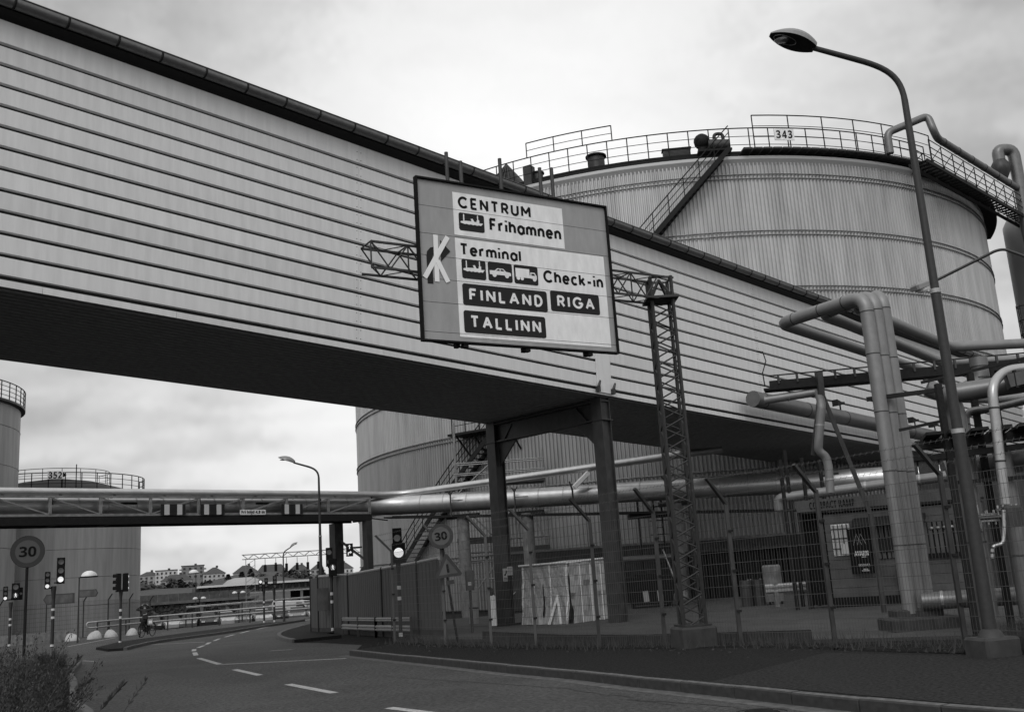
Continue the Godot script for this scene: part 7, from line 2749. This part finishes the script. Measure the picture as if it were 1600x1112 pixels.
func build_people() -> void:
	var at := gv(-20.05, -53.4, 0.09)
	var turn := 0.36
	var m := mat("person_body", 1.0, 0.9)
	m.vertex_color_use_as_albedo = true
	var c := 0.013
	var j := 0.02
	var s := 0.2
	var o := thing("person", "person in dark clothes astride a bicycle with both hands raised to the head", "person", at, turn)
	var st := mb()
	var bones := [
		[Vector3(0, 0.86, 0.0), Vector3(0.01, 1.02, -0.02), 0.14, 0.13, j], [Vector3(0.01, 1.02, -0.02), Vector3(0.01, 1.28, -0.08), 0.13, 0.145, j], [Vector3(-0.1, 1.33, -0.1), Vector3(0.12, 1.33, -0.1), 0.085, 0.085, j],
		[Vector3(0.01, 1.36, -0.1), Vector3(0.0, 1.46, -0.14), 0.055, 0.052, s], [Vector3(0.0, 1.55, -0.17), Vector3(0.0, 1.6, -0.15), 0.085, 0.088, s],
		[Vector3(-0.09, 0.86, 0), Vector3(-0.17, 0.47, -0.06), 0.1, 0.066, c], [Vector3(-0.17, 0.47, -0.06), Vector3(-0.24, 0.09, 0.03), 0.062, 0.042, c], [Vector3(-0.24, 0.04, 0.06), Vector3(-0.25, 0.03, -0.14), 0.04, 0.034, c],
		[Vector3(0.09, 0.86, 0), Vector3(0.15, 0.55, -0.24), 0.1, 0.066, c], [Vector3(0.15, 0.55, -0.24), Vector3(0.15, 0.2, -0.12), 0.062, 0.042, c], [Vector3(0.15, 0.15, -0.08), Vector3(0.16, 0.14, -0.27), 0.04, 0.034, c],
		[Vector3(-0.17, 1.35, -0.1), Vector3(-0.39, 1.42, -0.06), 0.06, 0.046, j], [Vector3(-0.39, 1.42, -0.06), Vector3(-0.16, 1.6, -0.1), 0.044, 0.032, j],
		[Vector3(0.19, 1.35, -0.1), Vector3(0.37, 1.38, -0.06), 0.06, 0.046, j], [Vector3(0.37, 1.38, -0.06), Vector3(0.17, 1.59, -0.1), 0.044, 0.032, j]]
	flesh(st, bones, 0.024, 0.04)
	for sd: float in [-1.0, 1.0]:
		var w := Vector3(0.155 * sd, 1.6, -0.1)
		var hand := [[w, w + Vector3(-0.05 * sd, 0.035, 0.0), 0.027, 0.03, s]]
		for k in 4:
			var p := w + Vector3(-0.06 * sd, 0.045, -0.03 + 0.02 * k)
			var l: float = [0.055, 0.068, 0.072, 0.062][k]
			hand.append([p, p + Vector3(-l * 0.75 * sd, l * 0.5, 0.0), 0.0095, 0.009, s])
			hand.append([p + Vector3(-l * 0.75 * sd, l * 0.5, 0.0), p + Vector3(-l * 1.3 * sd, l * 0.35, 0.0), 0.009, 0.008, s])
		hand.append([w + Vector3(-0.02 * sd, 0.01, 0.02), w + Vector3(-0.06 * sd, 0.0, 0.05), 0.012, 0.009, s])
		flesh(st, hand, 0.007, 0.008)
	obj("body", st, "person_body", o)
	st = mb()
	ball(st, Vector3(0, 1.61, -0.14), Vector3(0.1, 0.1, 0.108), 14, -0.35, 1.0)
	obj("hair", st, "cloth", o)
	st = mb()
	for sd: float in [-1.0, 1.0]:
		ball(st, Vector3(0.033 * sd, 1.57, -0.252), Vector3(0.013, 0.01, 0.01), 8)
	obj("eyes", st, "cloth", o)
	st = mb()
	tube(st, Vector3(0, 1.565, -0.25), Vector3(0, 1.535, -0.275), 0.01, 0.016, 8)
	obj("nose", st, "skin", o)
	st = mb()
	box(st, Vector3(0, 1.51, -0.247), Vector3(0.05, 0.01, 0.02))
	obj("mouth", st, "cloth", o)
	st = mb()
	for sd: float in [-1.0, 1.0]:
		ball(st, Vector3(0.09 * sd, 1.565, -0.16), Vector3(0.014, 0.03, 0.02), 8)
	obj("ears", st, "skin", o)
	var bp := thing("backpack", "small dark bag with a pale strap on the cyclist's back", "bag", o.transform * Vector3(0.02, 1.1, 0.12), turn)
	st = mb()
	bevel_box(st, Vector3(0, 0, 0.03), Vector3(0.26, 0.36, 0.14), 0.04)
	obj("bag", st, "rubber", bp)
	st = mb()
	box(st, Vector3(0, 0.06, 0.105), Vector3(0.2, 0.03, 0.012), Basis(Vector3.BACK, 0.25))
	obj("strap", st, "paper", bp)
	var b := thing("bicycle", "bicycle with a pale box on its rear rack held by the person", "bicycle", at + Basis(UP, turn) * Vector3(0.0, 0.0, 0.0), turn + 1.05)
	# along local +x to the front
	for x: float in [-0.28, 0.78]:
		st = mb()
		var ring := []
		for i in 28:
			ring.append(Vector3(x + cos(TAU * i / 28.0) * 0.325, 0.34 + sin(TAU * i / 28.0) * 0.325, 0))
		sweep(st, ring, 0.02, 6, true)
		var w := obj("wheel", st, "rubber", b)
		st = mb()
		for i in 14:
			tube(st, Vector3(x, 0.34, 0), Vector3(x + cos(TAU * i / 14.0) * 0.31, 0.34 + sin(TAU * i / 14.0) * 0.31, 0), 0.0025, -1, 4, false)
		tube(st, Vector3(x, 0.34, -0.05), Vector3(x, 0.34, 0.05), 0.025, -1, 8)
		obj("spokes", st, "rail", w)
		st = mb()
		var mud := []
		for i in 9:
			var u := deg_to_rad(20.0 + 17.0 * i)
			mud.append(Vector3(x + cos(u) * 0.36, 0.34 + sin(u) * 0.36, 0))
		sweep(st, mud, 0.022, 6)
		obj("mudguard", st, "black_steel", b)
	st = mb()
	for q in [[-0.28, 0.34, 0.15, 0.3], [0.15, 0.3, 0.02, 0.82], [-0.28, 0.34, 0.05, 0.76], [0.15, 0.3, 0.62, 0.72], [0.05, 0.76, 0.58, 0.84], [0.56, 0.92, 0.66, 0.62], [0.66, 0.62, 0.78, 0.34]]:
		tube(st, Vector3(q[0], q[1], 0), Vector3(q[2], q[3], 0), 0.017, -1, 8)
	obj("frame", st, "black_steel", b)
	st = mb()
	sweep(st, rounded([Vector3(0.42, 1.0, -0.28), Vector3(0.56, 1.0, -0.12), Vector3(0.56, 0.96, 0.0), Vector3(0.56, 1.0, 0.12), Vector3(0.42, 1.0, 0.28)], 0.06), 0.013, 6)
	obj("handlebar", st, "steel", b)
	st = mb()
	bevel_box(st, Vector3(0.0, 0.85, 0), Vector3(0.25, 0.06, 0.15), 0.025)
	obj("saddle", st, "rubber", b)
	st = mb()
	tube(st, Vector3(0.15, 0.3, -0.09), Vector3(0.15, 0.3, 0.09), 0.02, -1, 8)
	tube(st, Vector3(0.15, 0.3, 0.05), Vector3(0.15, 0.3, 0.056), 0.09, -1, 18)
	beam(st, Vector3(0.15, 0.3, 0.09), Vector3(0.25, 0.16, 0.09), 0.02, 0.02)
	beam(st, Vector3(0.15, 0.3, -0.09), Vector3(0.05, 0.44, -0.09), 0.02, 0.02)
	box(st, Vector3(0.25, 0.15, 0.14), Vector3(0.09, 0.02, 0.09))
	box(st, Vector3(0.05, 0.45, -0.14), Vector3(0.09, 0.02, 0.09))
	obj("crank", st, "steel", b)
	st = mb()
	beam(st, Vector3(-0.46, 0.73, 0.06), Vector3(0.0, 0.73, 0.06), 0.015, 0.015)
	beam(st, Vector3(-0.46, 0.73, -0.06), Vector3(0.0, 0.73, -0.06), 0.015, 0.015)
	tube(st, Vector3(-0.4, 0.73, 0.06), Vector3(-0.28, 0.34, 0.05), 0.008, -1, 5)
	tube(st, Vector3(-0.4, 0.73, -0.06), Vector3(-0.28, 0.34, -0.05), 0.008, -1, 5)
	obj("rack", st, "steel", b)
	var bx := thing("carrier_box", "small pale box hung beside the bicycle's rear rack", "box", at + Basis(UP, turn) * Vector3(0.26, 0.62, 0.1), turn + 0.2)
	st = mb()
	bevel_box(st, Vector3(0, 0.13, 0), Vector3(0.26, 0.3, 0.2), 0.02)
	obj("box", st, "truss_paint", bx)
	st = mb()
	box(st, Vector3(0.0, 0.13, 0.103), Vector3(0.18, 0.16, 0.006))
	obj("label", st, "white_plastic", bx)

# ---------------------------------------------------------------- plants
func leaf(st: SurfaceTool, p: Vector3, d: Vector3, l: float, w: float) -> void:
	var f := facing(d)
	var a := rng.randf() * TAU
	var side := f.y * cos(a) + f.z * sin(a)
	var n := f.x.cross(side).normalized()
	var m := p + f.x * l * 0.5 + n * l * 0.06
	tri(st, p, m + side * w, m - side * w, n)
	tri(st, p + f.x * l, m + side * w, m - side * w, n)

func make_shrub(seed_: int, called: String) -> Node3D:
	rng.seed = seed_
	var o := thing(called, "shrub", "shrub")
	var st := mb()
	var lf := mb()
	var lf2 := mb()
	for i in 70:
		var u := rng.randf() * TAU
		var rr := sqrt(rng.randf())
		var root := Vector3(cos(u), 0, sin(u)) * rr * 0.35
		var top := Vector3(cos(u), 0, sin(u)) * rr * rng.randf_range(0.6, 0.95) + UP * rng.randf_range(0.65, 1.12) * (1.08 - 0.3 * rr) * (1.22 if i % 9 == 0 else 0.97)
		var mid := root.lerp(top, 0.5) + Vector3(rng.randf_range(-0.06, 0.06), 0.08, rng.randf_range(-0.06, 0.06))
		var pts := [root, mid, top]
		sweep(st, pts, [0.006, 0.004, 0.002], 4)
		for k in 120:
			var t := 0.25 + 0.75 * pow(rng.randf(), 0.7)
			var p := root.lerp(mid, t * 2.0) if t < 0.5 else mid.lerp(top, t * 2.0 - 1.0)
			var d := (top - root).normalized() * 1.1 + Vector3(rng.randfn(), rng.randfn() * 0.4 + 0.2, rng.randfn()) * 0.6
			p += Vector3(rng.randfn(), rng.randfn(), rng.randfn()) * 0.025
			leaf(lf if (k + i) % 3 else lf2, p, d, rng.randf_range(0.018, 0.042), rng.randf_range(0.0035, 0.0075))
	obj("stems", st, "bark", o)
	var a := obj("foliage", lf, "leaf", o)
	a.set_meta("kind", "stuff")
	var b := obj("foliage", lf2, "leaf_light", o)
	b.set_meta("kind", "stuff")
	return o

func build_plants() -> void:
	var a := make_shrub(3, "shrub")
	var b := make_shrub(8, "shrub")
	var spots := [
		[-4.95, -8.7, 1.12, "dense dark shrub at the front of the left corner clump, nearest the road kerb"],
		[-5.75, -11.2, 1.2, "dense dark shrub ending the clump beside the pale kerb"],
		[-5.6, -9.9, 1.22, "dark shrub in the middle of the left corner clump"],
		[-6.7, -12.6, 1.25, "tall dark shrub at the back of the clump below the double signal"],
		[-6.7, -10.9, 1.28, "tallest dark shrub of the clump below the round sign"],
		[-3.95, -7.0, 0.9, "low dark shrub cut off by the bottom edge of the picture"],
		[-4.7, -7.5, 1.08, "dark shrub cut off by the bottom left corner"],
		[-7.8, -12.9, 1.3, "dark shrub at the left edge behind the others"],
		[-7.9, -14.6, 1.2, "farthest dark shrub, just left of the kerb's bend"],
		[-5.9, -8.9, 1.15, "dark shrub against the left edge in front"],
		[-9.2, -16.4, 1.1, "small dark shrub far back along the kerb"],
		[-8.9, -18.2, 0.85, "low dark shrub by the kerb in the second clump"],
		[-10.2, -21.2, 0.75, "low dark shrub by the kerb halfway to its bend"],
		[-11.6, -24.4, 0.7, "low dark shrub by the kerb shortly before its bend"],
		[-12.9, -27.6, 0.65, "low dark shrub at the kerb's bend"],
		[-14.2, -30.4, 0.6, "last low dark shrub beyond the kerb's bend"],
		[-11.4, -19.6, 1.0, "dark shrub set back from the kerb under the double signal"],
		[-14.6, -25.5, 0.9, "dark shrub set back from the kerb under the walking-figure signal"]]
	for i in spots.size():
		var q = spots[i]
		var o: Node3D
		if i < 2:
			o = [a, b][i]
			o.position = gv(q[0], q[1])
			o.rotation.y = 0.7 * i
			o.set_meta("label", q[3])
		else:
			o = dup([a, b][i % 2], gv(q[0], q[1]), 1.3 * i, q[3])
		o.scale = Vector3.ONE * q[2]
		o.set_meta("group", "shrubs in the left corner")
	for q in [[6.5, -13.7, 0.32, "small dark weed bush beside the lamp footing"], [7.1, -14.9, 0.42, "small dark weed bush behind the lamp post"]]:
		var o := dup(a, gv(q[0], q[1], 0.05), 2.0, q[3])
		o.scale = Vector3.ONE * q[2]
	rng.seed = 41
	# seeding grass stalks that reach over the road
	for q in [[-3.35, 0.1, -7.15, -2.93, 1.0, -7.43, 20, "feathery seeding stalk over the road in front of the shrubs"], [-3.1, 0.1, -7.3, -2.79, 1.02, -7.5, 5, "thin bent stalk with one small seed head, right of the feathery one"], [-3.9, 0.2, -7.2, -3.15, 1.05, -7.4, 12, "leafy twig sticking out of the shrubs over the road"], [-3.8, 0.2, -7.6, -3.28, 1.2, -7.5, 10, "short leafy twig poking up from the shrubs"]]:
		var o := thing("stalk", q[7], "plant", Vector3(q[0], q[1] - 0.2, q[2]))
		var st := mb()
		var p0 := Vector3(q[0], q[1] - 0.2, q[2])
		var p2 := Vector3(q[3], q[4], q[5])
		var p1 := p0.lerp(p2, 0.55) + Vector3(-0.08, 0.12, 0)
		var pts := smooth([p0, p1, p2], 6)
		sweep(st, pts, 0.0028, 4)
		world("stem", st, "bark", o)
		st = mb()
		var n: int = q[6]
		for i in n:
			var t := (0.72 if n != 12 else 0.5) + (0.28 if n != 12 else 0.5) * i / n
			var p: Vector3 = path3(pts, t)
			for s in [-1, 1, 1, -1]:
				var d: Vector3 = (p2 - p1).normalized() + Vector3(s * rng.randf_range(0.2, 0.9), rng.randf_range(-0.1, 0.5), rng.randf_range(-0.6, 0.6))
				leaf(st, p, d, 0.045 if n > 15 else 0.05, 0.006 if n != 12 else 0.011)
		world("leaves", st, "leaf", o)
	# weeds and blown litter along the fence
	var st := mb()
	var path := [Vector2(8.3, -11.5), Vector2(6.35, -14.4), Vector2(5.1, -16.3), Vector2(3.9, -18.0), Vector2(2.6, -19.2), Vector2(1.4, -20.4), Vector2(-0.8, -23.2), Vector2(-2.0, -25.2), Vector2(-3.6, -28.4)]
	var total := path_len(path)
	var clump := FastNoiseLite.new()
	clump.seed = 9
	clump.frequency = 0.5
	for i in 5200:
		var d := rng.randf() * total
		var q: Array = path_at(path, d)
		var thick := clump.get_noise_1d(d * 3.0) * 0.5 + 0.5
		if rng.randf() > thick * 1.3:
			continue
		var off := rng.randfn() * 0.28
		var s: Vector2 = q[1].orthogonal() * off
		var p := gv(q[0].x + s.x, q[0].y + s.y, 0.1)
		var h := pow(rng.randf(), 2.0) * 0.32 * (0.35 + thick) + 0.03
		var u := rng.randf() * TAU
		var side := Vector3(cos(u), 0, sin(u)) * rng.randf_range(0.006, 0.014)
		var tip := p + Vector3(rng.randfn() * 0.06, h, rng.randfn() * 0.06)
		tri(st, p - side, p + side, tip, side.cross(UP).normalized())
	var w := obj("weeds", st, "leaf_light", self)
	w.set_meta("kind", "stuff")
	tag(w, "ragged weeds growing along the foot of the mesh fence", "weeds")
	st = mb()
	for i in 110:
		var q: Array = path_at(path, rng.randf() * total)
		var s: Vector2 = q[1].orthogonal() * (0.35 + absf(rng.randfn()) * 0.45)
		var p := gv(q[0].x + s.x * signf(s.x) * -1.0, q[0].y + absf(s.y), 0.128)
		var e := rng.randf_range(0.008, 0.03)
		bevel_box(st, p, Vector3(e * 1.6, e * 0.7, e), e * 0.2, Basis(UP, rng.randf() * TAU))
	var grit := obj("grit", st, "dark_concrete", self)
	grit.set_meta("kind", "stuff")
	tag(grit, "small stones and grit scattered along the back of the pavement", "grit")
	st = mb()
	ribbon(st, [Vector2(8.5, -11.2), Vector2(6.4, -14.3), Vector2(5.15, -16.2), Vector2(3.95, -17.9), Vector2(2.65, -19.1), Vector2(1.45, -20.3), Vector2(-0.75, -23.1), Vector2(-1.95, -25.1), Vector2(-3.5, -28.3)], 0.7, 0.125)
	structure("soil_strip", st, "dirt", "strip of dark soil under the mesh fence", "soil")

func path3(pts: Array, t: float) -> Vector3:
	var k := clampf(t, 0.0, 1.0) * (pts.size() - 1)
	var i := mini(int(k), pts.size() - 2)
	return pts[i].lerp(pts[i + 1], k - i)
